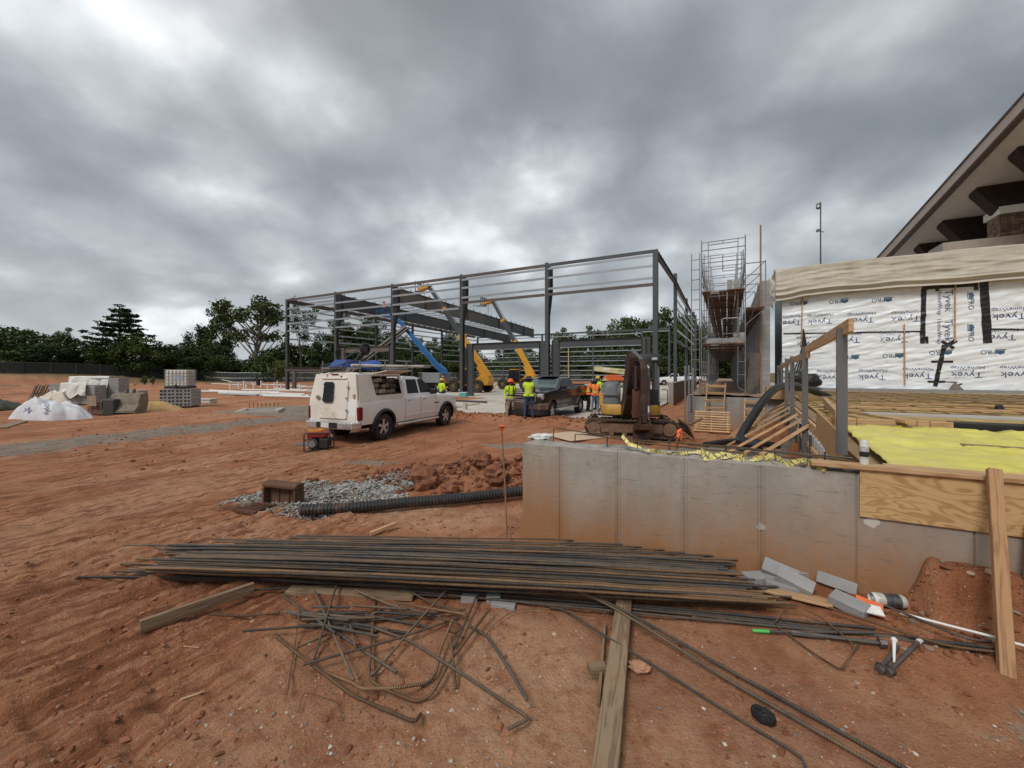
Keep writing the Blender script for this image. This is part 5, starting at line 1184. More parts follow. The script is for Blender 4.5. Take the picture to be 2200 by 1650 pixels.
# ------------------------------------------------------------------ things on the slab
def onslab(px, py): return Gd(px, py, 0)
ck = onslab(992, 853); cool = thing('cooler', 'teal drinks cooler with white lid at the foot of a column', 'cooler', (ck.x+.2, ck.y-.3, 0), R(-20))
mb = MB(); mb.box((0,0,.19),(.62,.36,.36)); mb.build('body', mat('teal_plastic', (.08,.36,.36), .5), cool, bevel=.03); mb = MB(); mb.box((0,0,.40),(.64,.38,.06)); mb.build('lid', mat('white_lid', (.6,.66,.64), .5), cool, bevel=.02)
for i, (p, q, w, t, m, lab) in enumerate((((968,862),(1045,866),.2,.12,M_steel,'grey steel channel lying on the slab beside the pickup'),((975,876),(1003,874),.15,.04,M_oldwood,'short board scrap on the slab'),((968,880),(990,886),.2,.04,M_oldwood,'board scrap lying at the slab edge by the white pickup'),((1000,872),(1030,868),.1,.05,M_wood,'pale lumber offcut on the slab'))):
    a = onslab(*p) + Z*(t/2+.005); b = onslab(*q) + Z*(t/2+.005); tag(plank('slab_lumber', a, b, w, t, m), lab, 'lumber')
bk = onslab(999, 880); pl = thing('bucket', 'white plastic bucket standing on the slab beside the white pickup', 'bucket', (bk.x, bk.y, 0)); mb = MB(); mb.lathe([(0,0),(.13,0),(.15,.36),(.155,.36),(.155,.37),(.14,.37),(.12,.02)], axis='z', n=16); mb.build('body', mat('bucket_white', (.5,.46,.36), .6), pl, smooth=40)
mb = MB(); mb.tube([(-.15,0,.35),(-.1,.02,.18),(0,.15,.12),(.1,.02,.18),(.15,0,.35)], .006, 5); mb.build('handle', M_galv, pl)
# pipe yard
M_pvc = mat('white_pvc', (.70,.70,.66), .4, 0, .06, 3)
for i, px in enumerate((495,513,524,529,545,561,575,590,596,604,619,635,644)):
    q = Gd(px, 838 - (i % 3)*2); mb = MB(); h = .75 + .12*((i*7) % 3); mb.cyl((q.x,q.y,gz(q.x,q.y)), (q.x,q.y,h), .09, n=10); mb.lathe([(.1,h-.06),(.1,h),(.06,h)], (q.x,q.y,0), 'z', 10); tag(mb.build('stub_pipe', M_pvc, org=(q.x,q.y,0), smooth=40), 'white plastic stub pipe standing out of the ground left of the pickup', 'pipe', 'stub pipes in the pipe yard')
pr = random.Random(4)
for i, (a, b) in enumerate((((410,843),(600,846)),((450,841),(655,849)),((520,839),(660,842)),((560,850),(664,853)),((566,853),(668,856)),((470,845),(560,848)),((590,836),(664,838)),((540,826),(620,829)),((430,819),(500,822)),((600,828),(660,831)),((455,825),(520,828)))):
    p = Gd(*a); q = Gd(*b); d = q - p; p.z = gz(p.x,p.y) + .1; q.z = gz(q.x,q.y) + .1
    mb = MB(); mb.cyl(p, q, .085, n=8); tag(mb.build('white_pipe', M_pvc, org=tuple(p), smooth=40), 'long white plastic pipe lying flat in the pipe yard', 'pipe', 'white pipes on the ground')
for i, (a, b, w) in enumerate((((570,851),(662,851),1.6),((480,847),(560,850),.9),((640,832),(690,832),2.0),((500,822),(560,822),2.5))):
    p = Gd(*a); q = Gd(*b); p.z = gz(p.x,p.y)+.07; q.z = gz(q.x,q.y)+.07
    tag(plank('metal_sheet', p, q, w, .12, mat('pale_sheet_metal', (.55,.58,.60), .45, .3, .1, 2)), 'pale stack of sheet metal lying in the pipe yard', 'sheet metal', 'sheet metal stacks')
q = Gd(556,828); tb_ = thing('rubbish_bin', 'black rubbish bin standing among the white pipes', 'bin', (q.x,q.y,0)); mb = MB(); mb.lathe([(0,0),(.33,0),(.42,.95),(.45,.95),(.45,1.0),(.38,1.0)], axis='z', n=14); mb.build('body', M_blackpl, tb_, smooth=40); mb = MB(); mb.lathe([(.46,1.0),(.46,1.05),(.0,1.1)], axis='z', n=14); mb.build('rim', M_blackpl, tb_, smooth=40)
# manhole form with starter bars
q = Gd(560,884); mfm = thing('manhole_form', 'low square concrete form with starter bars in the gravel patch', 'concrete form', (q.x,q.y,0), R(20))
mb = MB()
for (x, y, w, d) in ((0,-.8,2.0,.25),(0,.8,2.0,.25),(-.88,0,.25,1.36),(.88,0,.25,1.36)): mb.box((x,y,.02),(w,d,.2))
mb.build('curb', M_conc, mfm)
for k in range(8):
    mb = MB(); mb.cyl((-.7+.2*k,.75,.15),(-.7+.2*k,.75,.42),.02,n=5); mb.build('starter_bar', M_rebar_b, mfm, along=True)
# site storage container
q = Gd(541,819); con = thing('storage_container', 'grey corrugated storage container with open dark door behind the fence', 'container', (q.x,q.y+2,gz(q.x,q.y)), R(-12)); M_cont = mat('container_grey', (.30,.32,.33), .6, .1, .1, .6)
mb = MB(); mb.box((0,1.2,1.25),(7.6,2.3,2.5)); mb.build('body', M_cont, con)
for k in range(26):
    mb = MB(); mb.box((-3.65 + k*.29,.02,1.25),(.13,.06,2.4)); 
    if not (3.65*.55 < -3.65 + k*.29 < 3.65*.82): mb.build('corrugation', M_cont, con)
mb = MB(); mb.box((2.5,0,1.25),(1.0,.12,2.3)); mb.build('doorway', M_blackpl, con); mb = MB(); mb.box((-2.2,-.04,1.35),(1.5,.05,1.1)); mb.build('sign_panel', mat('sign_white', (.5,.52,.54), .5, 0, .2, 3), con)
# ------------------------------------------------------------------ fence
def alpha_mat(name, col, a):
    m = mat(name, col, .8); b = m.node_tree.nodes['Principled BSDF']; b.inputs['Alpha'].default_value = a; return m
M_screen = alpha_mat('dark_screen', (.02,.022,.022), .9); M_link = alpha_mat('chain_link', (.16,.165,.17), .3)
def fence(p0, p1, n, h, mt, label, railmat):
    f = thing('site_fence', label, 'fence', (p0[0],p0[1],gz(*p0)))
    pts = [(p0[0]+(p1[0]-p0[0])*i/n, p0[1]+(p1[1]-p0[1])*i/n) for i in range(n+1)]; pts = [Vector((x,y,gz(x,y)-.1)) for x, y in pts]
    for p in pts: mb = MB(); mb.cyl(p, p + Z*(h+.15), .06, n=6); mb.build('post', railmat, f, world=True)
    for a, b in zip(pts[:-1], pts[1:]):
        mb = MB(); mb.add([a + Z*.12, b + Z*.12, b + Z*h, a + Z*h], [(0,1,2,3)]); mb.build('mesh_panel', mt, f, world=True)
        for z in ((h,) if mt is M_screen else (h, h*.45)):
            mb = MB(); mb.cyl(a + Z*z, b + Z*z, .04, n=5); mb.build('rail', railmat, f, world=True)
fence((-128,30), (-82,68), 18, 2.0, M_screen, 'dark screened chain link fence along the grass verge', M_steel)
fence((-82,68), (-66,86), 8, 2.0, M_screen, 'dark screened fence section behind the block pallets', M_steel)
fence((-66,86), (-38,92), 9, 2.1, M_link, 'open chain link fence in front of the storage container', M_galv)
fence((-38,92), (20,96), 14, 2.1, M_link, 'open chain link fence far behind the steel frame', M_galv)
# ------------------------------------------------------------------ trees
M_leaf = []
for i, c in enumerate(((.045,.07,.02),(.065,.095,.026),(.03,.052,.02),(.085,.11,.035))):
    m = mat('foliage_%s' % ('deep','mid','dark','pale')[i], c, .75, 0, .45, .35, rnd=.22, spec=.2, detail=6); M_leaf.append(m)
M_bark = mat('tree_bark', (.06,.05,.042), .95, 0, .3, 2); M_barkp = mat('pale_bark', (.17,.15,.125), .95, 0, .25, 2)
def leaf_cloud(name, lobes, n, size, mt, flat=.8, droop=0.0, seed=0):
    rg = np.random.RandomState(seed); C = np.array([l[:3] for l in lobes]); Rr = np.array([l[3] for l in lobes]); w = Rr**2.2; idx = rg.choice(len(lobes), n, p=w/w.sum())
    d = rg.normal(size=(n,3)); d /= np.linalg.norm(d,axis=1)[:,None]; rad = Rr[idx]*(.35 + .65*rg.rand(n)**.45)*(1 + .18*rg.normal(size=n)); P = C[idx] + d*rad[:,None]*np.array([1,1,flat])
    a = rg.normal(size=(n,3)) + d*.0; a /= np.linalg.norm(a,axis=1)[:,None]; b = np.cross(a, rg.normal(size=(n,3))); b /= np.linalg.norm(b,axis=1)[:,None]
    s = size*(.5 + rg.rand(n))[:,None]; q = np.stack([P - a*s*.5 - b*s*.3, P + a*s*.1 - b*s*.45, P + a*s*.6 + b*s*.05, P - a*s*.1 + b*s*.45],1); q[:,:,2] -= droop*rg.rand(n)[:,None]
    me = bpy.data.meshes.new(name); me.from_pydata(q.reshape(-1,3).tolist(), [], (np.arange(n*4).reshape(-1,4)).tolist()); me.materials.append(mt); return me
def limb_mesh(base_r, h, lobes, mt, lean=(0,0), seed=0, k=14, r0=.3):
    rg = random.Random(seed); mb = MB(); top = Vector((lean[0],lean[1],h)); tr = [Vector((0,0,-.3)), Vector((lean[0]*.15,lean[1]*.15,h*.3)), Vector((lean[0]*.5 + rg.uniform(-.2,.2),lean[1]*.5,h*.65)), top]
    tp = smooth_path(tr, 5); mb.tube(tp, [base_r*(1 - .72*i/(len(tp)-1)) for i in range(len(tp))], 8)
    ls = list(lobes); rg.shuffle(ls)
    for l in ls[:k]:
        z0 = min(h*.95, max(h*.25, l[2] - rg.uniform(.15,.35)*h)); f = z0/h; i = min(len(tp)-1, int(f*(len(tp)-1))); s = tp[i]; e = Vector(l[:3]); m_ = s.lerp(e,.5) + Vector((0,0,-.04*h + rg.uniform(-.02,.05)*h))
        pp = smooth_path([s, m_, e], 4); r_ = base_r*r0*rg.uniform(.6,1.1); mb.tube(pp, [r_*(1 - .75*j/(len(pp)-1)) for j in range(len(pp))], 5)
    o = mb.build('trunk', mt, smooth=50); me = o.data; bpy.data.objects.remove(o); return me
def lobes_oval(n, rx, z0, z1, rl, seed, power=1.0):
    rg = random.Random(seed); out = []
    while len(out) < n:
        x, y, z = rg.uniform(-1,1), rg.uniform(-1,1), rg.uniform(-1,1); d = math.sqrt(x*x+y*y+z*z)
        if d > 1 or d < .25: continue
        out.append((x*rx, y*rx, (z0+z1)/2 + z*(z1-z0)/2, rl*rg.uniform(.6,1.25)))
    return out
VAR = {}
def make_var(key, lobes, n, size, mt, bark, base_r, h, lean=(0,0), k=14, flat=.8, seed=0, r0=.3):
    VAR[key] = (leaf_cloud('crown', lobes, n, size, mt, flat, 0, seed), limb_mesh(base_r, h, lobes, bark, lean, seed, k, r0))
for i in range(4):
    make_var('broad%d' % i, lobes_oval(34,4.6,2.5,13.5,1.7,20+i), 5200, .42, M_leaf[(0,1,2,0)[i]], M_bark, .32, 9.5, seed=30+i)
make_var('airy', lobes_oval(40,5.6,8,17.5,1.25,51), 4300, .36, M_leaf[3], M_barkp, .42, 13, (1.2,.3), 26, seed=51, r0=.42)
make_var('tall', lobes_oval(26,3.2,5,16,1.3,61), 3600, .38, M_leaf[1], M_bark, .28, 13, (.6,0), 18, seed=61)
make_var('sparse', lobes_oval(20,4.2,8,17,1.0,71), 1500, .36, M_leaf[1], M_bark, .3, 12, (1.5,0), 18, seed=71, r0=.45)
pl_ = []
rg = random.Random(9)
for lv in range(9):
    z = 5.5 + lv*1.15; rr_ = (6.2 - .62*lv)*(.8 + .35*rg.random())
    for j in range(6 if lv < 6 else 4):
        a = j*1.05 + lv*.7 + rg.uniform(-.2,.2)
        for f in (.45,.72,1.0): pl_.append((rr_*f*math.cos(a), rr_*f*math.sin(a), z + .5*f + rg.uniform(-.2,.2), .95 - .25*f))
pl_.append((0,0,16.2,.8))
make_var('pine', pl_, 6500, .36, M_leaf[2], M_bark, .35, 16, k=60, flat=.42, seed=81, r0=.18)
make_var('bush', lobes_oval(24,3.6,.2,4.8,1.25,91), 3600, .36, M_leaf[0], M_bark, .16, 3, seed=91)
make_var('shrub', lobes_oval(14,1.5,.2,2.4,.65,95), 1300, .2, M_leaf[3], M_bark, .08, 1.5, seed=95)
TOPS = {'broad0':14.6,'broad1':14.6,'broad2':14.6,'broad3':14.6,'airy':18.3,'tall':16.9,'sparse':17.6,'pine':16.9,'bush':5.6,'shrub':2.9}
WIDE = {'broad0':11.5,'broad1':11.5,'broad2':11.5,'broad3':11.5,'airy':13,'tall':8.5,'sparse':10,'pine':13.5,'bush':9,'shrub':4}
def tree(px, ytop, Y, kind, label, wpx=None, rz=0, group=None, name='tree', cat='tree', mt=None):
    X = (px-1100)/FOC*Y; g = gz(X, Y); H = CAM_H + (HOR-ytop)/FOC*Y - g; sz = H/TOPS[kind]; sx = (wpx*Y/FOC)/WIDE[kind] if wpx else sz
    t = thing(name, label, cat, (X,Y,g), rz, group); t.scale = (sx, sx, sz)
    for nm, me in zip(('crown','trunk'), VAR[kind]):
        o = bpy.data.objects.new(nm, me); COL.objects.link(o); o.parent = t
    return t
tree(45,690,92,'broad0','dense dark green tree above the fence at the road end of the site',150,.3)
tree(8,705,100,'broad2','dark tree with ragged crown past the fence, half hidden by its neighbour',110,1.3)
tree(143,700,84,'tall','slim young tree between the dark oak and the pine',46,.5)
tree(257,650,80,'pine','broad flat layered pine rising over the hedge',165,.8,name='pine_tree')
for i, (px, yt, Y, k, w) in enumerate(((110,735,76,'broad2',110),(185,728,80,'broad0',95),(235,718,78,'broad3',90),(300,716,79,'broad1',95),(345,735,82,'broad2',80),(385,728,84,'broad0',80),(425,722,88,'broad1',85),(60,748,74,'broad3',100),(470,735,92,'broad2',70),(10,750,72,'broad1',110))):
    tree(px,yt,Y,k,'rounded leafy tree in the thick green hedge line behind the dark fence',w,i*.9,'hedge trees behind the dark fence')
for i in range(46):
    px = 5 + i*34 + (i*37 % 17); Y = 92 + (i*13 % 17) - (14 if px < 400 else 0); tree(px, 758 + (i*29 % 17), Y, 'bush', 'dark leafy undergrowth bush filling the foot of the tree line', 78 + (i*7 % 20), i*.7, 'undergrowth bushes along the tree line', 'bush', 'bush')
tree(425,692,104,'broad2','dark round tree just left of the tall pale airy tree',75,2)
tree(477,640,98,'tall','tall leafy tree touching the pale airy tree',70,1.0)
tree(545,632,95,'airy','tall airy tree with pale forked trunk and drooping sprays',165,.2)
tree(468,752,88,'broad3','low dark pink flowered bushy tree by the tank',60,.4)
tree(648,634,92,'sparse','sparse tree with bare curved limbs behind the frame corner',80,2.8)
tree(600,722,98,'broad0','mid height bushy tree behind the storage container',95,1.5); tree(655,735,100,'broad1','bushy tree behind the end column of the steel frame',80,.2)
tree(597,770,86,'shrub','small yellow green tree beside the storage container',48,.0)
for i, (px, yt, Y, k, w) in enumerate(((700,700,104,'broad0',70),(735,668,108,'tall',70),(762,690,110,'broad3',85),(800,668,112,'broad1',75),(835,700,108,'broad2',70),(872,705,110,'broad0',60),(905,718,108,'broad2',60),(935,722,112,'tall',50),(965,700,110,'broad3',70),(1000,725,112,'broad0',60),(1085,722,120,'broad2',65),(1125,735,118,'tall',50),(780,735,98,'broad2',110),(850,742,100,'broad3',100),(930,748,100,'broad0',90),(985,748,104,'broad2',80),(1115,752,110,'broad3',90),(1080,760,105,'bush',60))):
    tree(px,yt,Y,k,'leafy tree seen through the left bays of the steel frame',w,i*.77,'trees seen through the left bays')
for i, (px, yt, Y, k, w) in enumerate(((1205,700,112,'tall',55),(1232,702,110,'broad3',70),(1268,694,114,'tall',60),(1300,702,112,'broad2',70),(1335,672,106,'broad1',80),(1372,664,104,'broad0',85),(1405,668,104,'tall',70),(1440,640,98,'broad3',95),(1478,668,96,'broad1',80),(1510,690,100,'broad2',80),(1225,742,104,'broad2',110),(1290,738,103,'broad0',110),(1350,735,102,'broad2',110),(1410,722,100,'broad3',100),(1465,722,97,'broad2',90),(1530,715,98,'broad0',90),(1188,762,106,'bush',70),(1560,720,102,'broad1',80))):
    tree(px,yt,Y,k,'leafy woodland tree behind the rear girts of the frame',w,i*1.13,'woodland trees behind the rear girts')
for i, (px, yt, Y, w) in enumerate(((310,806,66,16),(328,808,68,14),(1600,760,60,40))):
    tree(px,yt,Y,'shrub','small weed shrub on the rough verge before the dark fence' if i < 2 else 'small leafy shrub beyond the far end of the scaffold',w,i,'verge shrubs' if i < 2 else None,'shrub','shrub')
# ------------------------------------------------------------------ masonry yard on the left
M_brick = mat('dull_brick', (.22,.13,.09), .9, 0, .3, 6, rnd=.25); M_clearpl = mat('milky_plastic', (.66,.65,.60), .4, 0, .08, 4); M_cardw = mat('woven_white_bag', (.60,.61,.64), .5, 0, .14, 4, bump=.9, bscale=5, dirt=(.45,.38,.31), dirt_amt=.12)
cmu_me = None
def block_stack(loc, rz, nx, ny, nz_, label, cat='block stack', cores='x', z0=.12):
    """pallet of blocks; hollow cores face the front when cores == 'y'"""
    global cmu_me
    t = thing('block_stack', label, cat, loc, rz)
    if cmu_me is None:
        mb = MB(); x, y, z = .39, .19, .19
        mb.box((0,-y/2+.018,0),(x,.036,z)); mb.box((0,y/2-.018,0),(x,.036,z))
        for k in (-x/2+.018, 0, x/2-.018): mb.box((k,0,0),(.036,y-.072,z))
        mb.box((0,0,-.05),(x-.05,y-.05,.01)); o = mb.build('block', M_cmu); cmu_me = o.data; bpy.data.objects.remove(o)
    for k in range(nz_):
        for i in range(nx):
            for j in range(ny):
                if 0 < i < nx-1 and 0 < j < ny-1 and k < nz_-1: continue
                o = bpy.data.objects.new('block', cmu_me); COL.objects.link(o); o.parent = t
                o.location = ((i-(nx-1)/2)*.40, (j-(ny-1)/2)*.20, z0 + .1 + k*.2)
                if cores == 'y':
                    o.rotation_euler = (R(90),0,0); o.location = ((i-(nx-1)/2)*.40, (j-(ny-1)/2)*.2, z0 + .1 + k*.2)
    for y in (-.4, 0, .4):
        mb = MB(); mb.box((0,y,z0/2-.02),(nx*.4,.1,z0)); mb.build('pallet_runner', M_greywood, t)
    return t
def yard(px, py): q = Gd(px, py); return Vector((q.x, q.y, gz(q.x, q.y)))
b1 = yard(374, 877); st1 = block_stack((b1.x-.1,b1.y+.6,b1.z), R(14), 4, 6, 5, 'wrapped stack of grey blocks with cores showing under the white tank', cores='y')
# liquid tank in a cage
tk = thing('caged_tank', 'white plastic liquid tank in a grey wire cage on a block stack', 'tank', (b1.x-.1,b1.y+.6,b1.z+1.15), R(14))
mb = MB(); mb.box((0,0,.62),(1.14,.98,.98)); mb.build('bottle', mat('milky_tank', (.62,.60,.52), .5, 0, .06, 2), tk, bevel=.07)
mb = MB(); mb.box((.06,-.495,.66),(.62,.02,.4)); mb.build('sign_plate', mat('plate_grey', (.40,.43,.46), .4, .2, .15, 3), tk)
mb = MB(); mb.box((0,0,.07),(1.2,1.0,.12)); mb.build('pallet_base', M_blackpl, tk)
for k in range(6):
    z = .16 + k*.19; mb = MB(); mb.tube([(-.59,-.5,z),(.59,-.5,z),(.59,.5,z),(-.59,.5,z),(-.59,-.5,z)], .012, 5); mb.build('cage_hoop', M_galv, tk)
for k in range(7):
    for y in (-.505, .505): mb = MB(); mb.cyl((-.57+.19*k,y,.12),(-.57+.19*k,y,1.14),.012,n=5); mb.build('cage_bar', M_galv, tk)
for k in range(1,5):
    for x in (-.595, .595): mb = MB(); mb.cyl((x,-.5+.2*k,.12),(x,-.5+.2*k,1.14),.012,n=5); mb.build('cage_bar', M_galv, tk)
mb = MB(); mb.lathe([(.12,1.11),(.12,1.17),(0,1.18)], axis='z', n=12); mb.build('filler_cap', M_blackpl, tk); mb = MB(); mb.cyl((0,-.5,.2),(0,-.6,.2),.05); mb.build('valve', M_blackpl, tk)
# tall draped block stack
b2 = yard(196, 868); block_stack((b2.x+.3,b2.y+1.0,b2.z), R(10), 4, 5, 8, 'tall grey block stack partly draped in white plastic beside the steel bucket')
b2b = yard(150, 872); block_stack((b2b.x,b2b.y+1.2,b2b.z), R(12), 3, 5, 6, 'shorter block stack hidden under the white plastic drape')
b2c = yard(258, 872); block_stack((b2c.x+.1,b2c.y+1.0,b2c.z), R(5), 2, 4, 4, 'low block stack standing behind the muddy steel bucket')
b2d = yard(77, 868); block_stack((b2d.x,b2d.y+1.5,b2d.z), R(8), 2, 4, 6, 'block stack behind the leaning grey slats')
def drape(name, org, L_, zt, front, mt, label, cat, seed, rz=0, back=.8, fold=.12, hem=.25):
    """cloth over the top of a stack, hanging down the front"""
    mb = MB()
    def f(u, v):
        x = (u-.5)*L_; n = float(fbm(np.array([x*2.2+seed]), np.array([v*2.5]), 4, seed)[0]) - .5; n2 = float(vnoise(x*3.1+seed, .3)) - .5
        if v < .35: y = back*(1 - v/.35) - .0; z = zt + n*.12
        else:
            k = (v-.35)/.65; z = zt - k*(front*(1 + hem*n2*2)); y = -.06 - fold*abs(math.sin(x*5 + seed + 2*n))*k - k*.12 + n*.2*k
        return (x + n*.1, y, z)
    mb.grid(f, 70, 40); o = mb.build(name, mt, smooth=True, solid=.006); o.location = org; o.rotation_euler = (0,0,rz); return tag(o, label, cat)
drape('plastic_drape', (b2.x-.55,b2.y+.45,b2.z), 2.3, 1.83, 1.15, M_clearpl, 'milky white plastic sheet draped over the tall block stack', 'plastic sheet', 3, R(10), 1.3, .2, .45)
drape('plastic_drape', (b2b.x-.35,b2b.y+.6,b2b.z), 1.4, 1.5, 1.0, M_clearpl, 'hanging strip of milky plastic next to the leaning slats', 'plastic sheet', 8, R(12), 1.0, .15, .4)
# leaning slats
sl = thing('slat_barrier', 'row of weathered grey slats leaning like a fence in the masonry yard', 'barrier', tuple(yard(95, 868)))
for k in range(15):
    q0 = Gd(60 + k*4.9, 862 - .2*k); q0.y += .2*k*.1; e = q0 + Vector((.28,.25,1.12 + .06*((k*5) % 3))); plank('slat', q0, e, .09, .03, M_greywood, up=(0,-1,.2), parent=sl, bevel=0)
plank('back_rail', Gd(58,862) + Vector((.2,.25,.55)), Gd(134,860) + Vector((.2,.25,.55)), .05, .09, M_greywood, parent=sl, bevel=0)
# bag heaps
def heap(name, org, sx, sy, h, mt, label, cat, seed, rz=0):
    mb = MB()
    def f(u, v):
        a = u*2*math.pi; r = v; n = float(fbm(np.array([math.cos(a)*1.6*r + seed]), np.array([math.sin(a)*1.6*r]), 4, seed)[0]); k = float(vnoise(a*3.5/2 + seed, r*2, seed)) if False else float(fbm(np.array([math.cos(a)*3+seed]), np.array([math.sin(a)*3]), 3, seed)[0])
        ang_f = abs(math.sin(a*4.5 + seed + 3*k)); rr_ = r*(.72 + .45*k + .10*ang_f*r); z = h*(1 - r**3.2*(.75 + .25*ang_f))*(.35 + 1.25*n)*(1 - .28*max(0, math.cos(a - .4))*r)
        if v > .97: z = 0
        return (rr_*sx*math.cos(a), rr_*sy*math.sin(a), z)
    mb.grid(f, 72, 26); o = mb.build(name, mt, smooth=True); o.location = org; o.rotation_euler = (0,0,rz); return tag(o, label, cat)
h1 = yard(92, 903); heap('bag_heap', (h1.x-.2,h1.y+.55,h1.z), 1.5, .65, .98, M_cardw, 'heap of white woven bags with blue print in front of the slats', 'bags', 6, R(5))
bh = [o for o in bpy.data.objects if o.name.startswith('bag_heap')][-1]
bpy.context.view_layer.update()
for (body, x, y, z, rot, szz) in (('pply', .35,-.7,.55,-1.35,.30),('N',-.45,-.7,.5,2.4,.30),('L',-.75,-.6,.5,2.6,.28)):
    ok_, lc_, nn_, _ = bh.closest_point_on_mesh(Vector((x, y, z))); nn_ = nn_ if nn_.dot(Vector((0,-1,.3))) > 0 else -nn_
    xa = Z.cross(nn_).normalized(); ya = nn_.cross(xa); Mx = Matrix((xa, ya, nn_)).transposed().to_4x4(); Mx.translation = lc_ + nn_*.025
    o = bpy.data.objects.new('lettering', text_mesh(body, szz, M_ink2)); COL.objects.link(o); o.parent = bh; o.matrix_basis = Mx @ Matrix.Rotation(rot,4,'Z')
h2 = yard(62, 893); heap('covered_pile', (h2.x-.1,h2.y+1.1,h2.z), 1.25, .6, 1.05, mat('cream_sheet', (.58,.52,.41), .6, 0, .12, 3, bump=.2, bscale=6), 'pile under a cream cloth behind the white woven bags', 'covered pile', 12, R(-5))
h3 = yard(12, 817); heap('bag_heap', (h3.x,h3.y,h3.z), 2.0, .8, 1.6, M_cardw, 'small heap of white bags far off by the fence', 'bags', 15)
h4 = yard(5, 880); heap('dark_tarp_pile', (h4.x-.6,h4.y,h4.z), 1.3, 1.0, .7, mat('green_dark_tarp', (.05,.055,.035), .6), 'low pile under dark green sheet beside the cream covered one', 'covered pile', 19)
tag(plank('grey_board', yard(0,847) + Z*.85, yard(36,848) + Z*.8, .6, .04, M_greywood), 'grey board on top of the dark green covered pile', 'board')
h5 = yard(318, 884); heap('sand_pile', (h5.x,h5.y+.4,h5.z-.02), 1.5, .7, .5, mat('yellow_sand', (.42,.27,.12), .95, 0, .25, 6, bump=.5, bscale=25), 'small pile of yellow mortar sand between bucket and tank', 'sand', 21)
# brick pallet
bp1 = yard(203, 893); bk_ = thing('brick_pallet', 'broken pallet of brown bricks and dark gear before the block stacks', 'bricks', (bp1.x,bp1.y+.4,bp1.z), R(12)); rg = random.Random(2)
for k in range(6):
    for i in range(5):
        for j in range(2):
            if k == 5 and i in (1,2,3): continue
            mb = MB(); mb.box((0,0,0),(.2,.3,.09)); o = mb.build('brick', M_brick, bk_); o.location = (-.45 + i*.22 + rg.uniform(-.01,.01), j*.34, .1 + k*.1); o.rotation_euler = (0,0,rg.uniform(-.06,.06))
mb = MB(); mb.box((-.28,-.25,.72),(.38,.06,.5)); mb.build('cardboard', mat('tan_card', (.33,.24,.16), .8, 0, .2, 9), bk_); mb = MB(); mb.tube(bent([(.1,-.2,.1),(.1,-.25,.75),(.5,-.2,.8)],.15), .05, 8); mb.build('pipe_bend', M_greywood, bk_)
mb = MB(); mb.box((.45,-.1,.4),(.5,.5,.8)); mb.build('mixer_drum', mat('dark_gear', (.05,.045,.04), .7), bk_, bevel=.05)
# muddy excavator bucket lying on its face
bu = yard(265, 891); bkt = thing('loader_bucket', 'wide muddy steel digging bucket resting on the ground', 'bucket', (bu.x-.15,bu.y+.35,bu.z), R(8)); bkt.scale = (.78,.78,.82); M_mudst = mat('muddy_steel', (.20,.165,.125), .85, .1, .3, 4, bump=.3, bscale=8)
prof = [(-.05,0),(-.55,.12),(-.62,.2),(-.3,.55),(-.2,.9),(-.05,1.18),(.35,1.28),(.6,1.1),(.62,.7),(.5,.25),(.3,0)]
mb = MB(); mb.prism([(-.85,y,z) for y, z in prof], (1.7,0,0)); mb.build('shell', M_mudst, bkt, bevel=.02)
mb = MB(); mb.box((0,-.60,.13),(1.95,.1,.08)); mb.build('cutting_edge', M_mudst, bkt)
for x in (-.9, .9): mb = MB(); mb.prism([(x-.02,y,z) for y, z in ((-.66,0),(-.7,.2),(-.3,.62),(0,.4),(.1,0))], (.04,0,0)); mb.build('side_cutter', M_mudst, bkt)
for x in (-.2, .2): mb = MB(); mb.prism([(x-.02,y,z) for y, z in ((.1,1.2),(.5,1.15),(.4,1.5),(.2,1.5))], (.04,0,0)); mb.build('hanger_lug', M_mudst, bkt)
q = yard(423, 868); mb = MB(); mb.box((0,0,.12),(1.4,.7,.2)); mb.box((0,0,.28),(1.45,.75,.08)); o = mb.build('skid_box', mat('pale_box', (.55,.52,.46), .7), bevel=.02); o.location = (q.x+.2,q.y+.3,q.z); tag(o, 'low pale lidded box on the clay right of the tank', 'box')
q = yard(335, 822); mb = MB(); mb.box((0,0,.3),(1.6,.8,.5)); mb.box((.1,.1,.65),(1.0,.6,.25)); o = mb.build('far_bundle', M_clearpl, bevel=.08); o.location = (q.x,q.y,q.z); tag(o, 'small white wrapped bundle on the verge left of the tank', 'bundle')
for i, (a, b) in enumerate((((235,806),(258,803)),((255,808),(290,809)))):
    p = Vd(*a, 60); r_ = Vd(*b, 60); p.z = gz(p.x,p.y)+.25; r_.z = gz(r_.x,r_.y)+.3; tag(plank('verge_lumber', p, r_, .5, .25, M_wood), 'stack of pale lumber far off on the verge', 'lumber', 'lumber on the verge')
tag(plank('ground_board', yard(0,922) + Z*.04, yard(46,908) + Z*.04, .35, .05, M_oldwood), 'old board lying on the clay before the white bags', 'board')

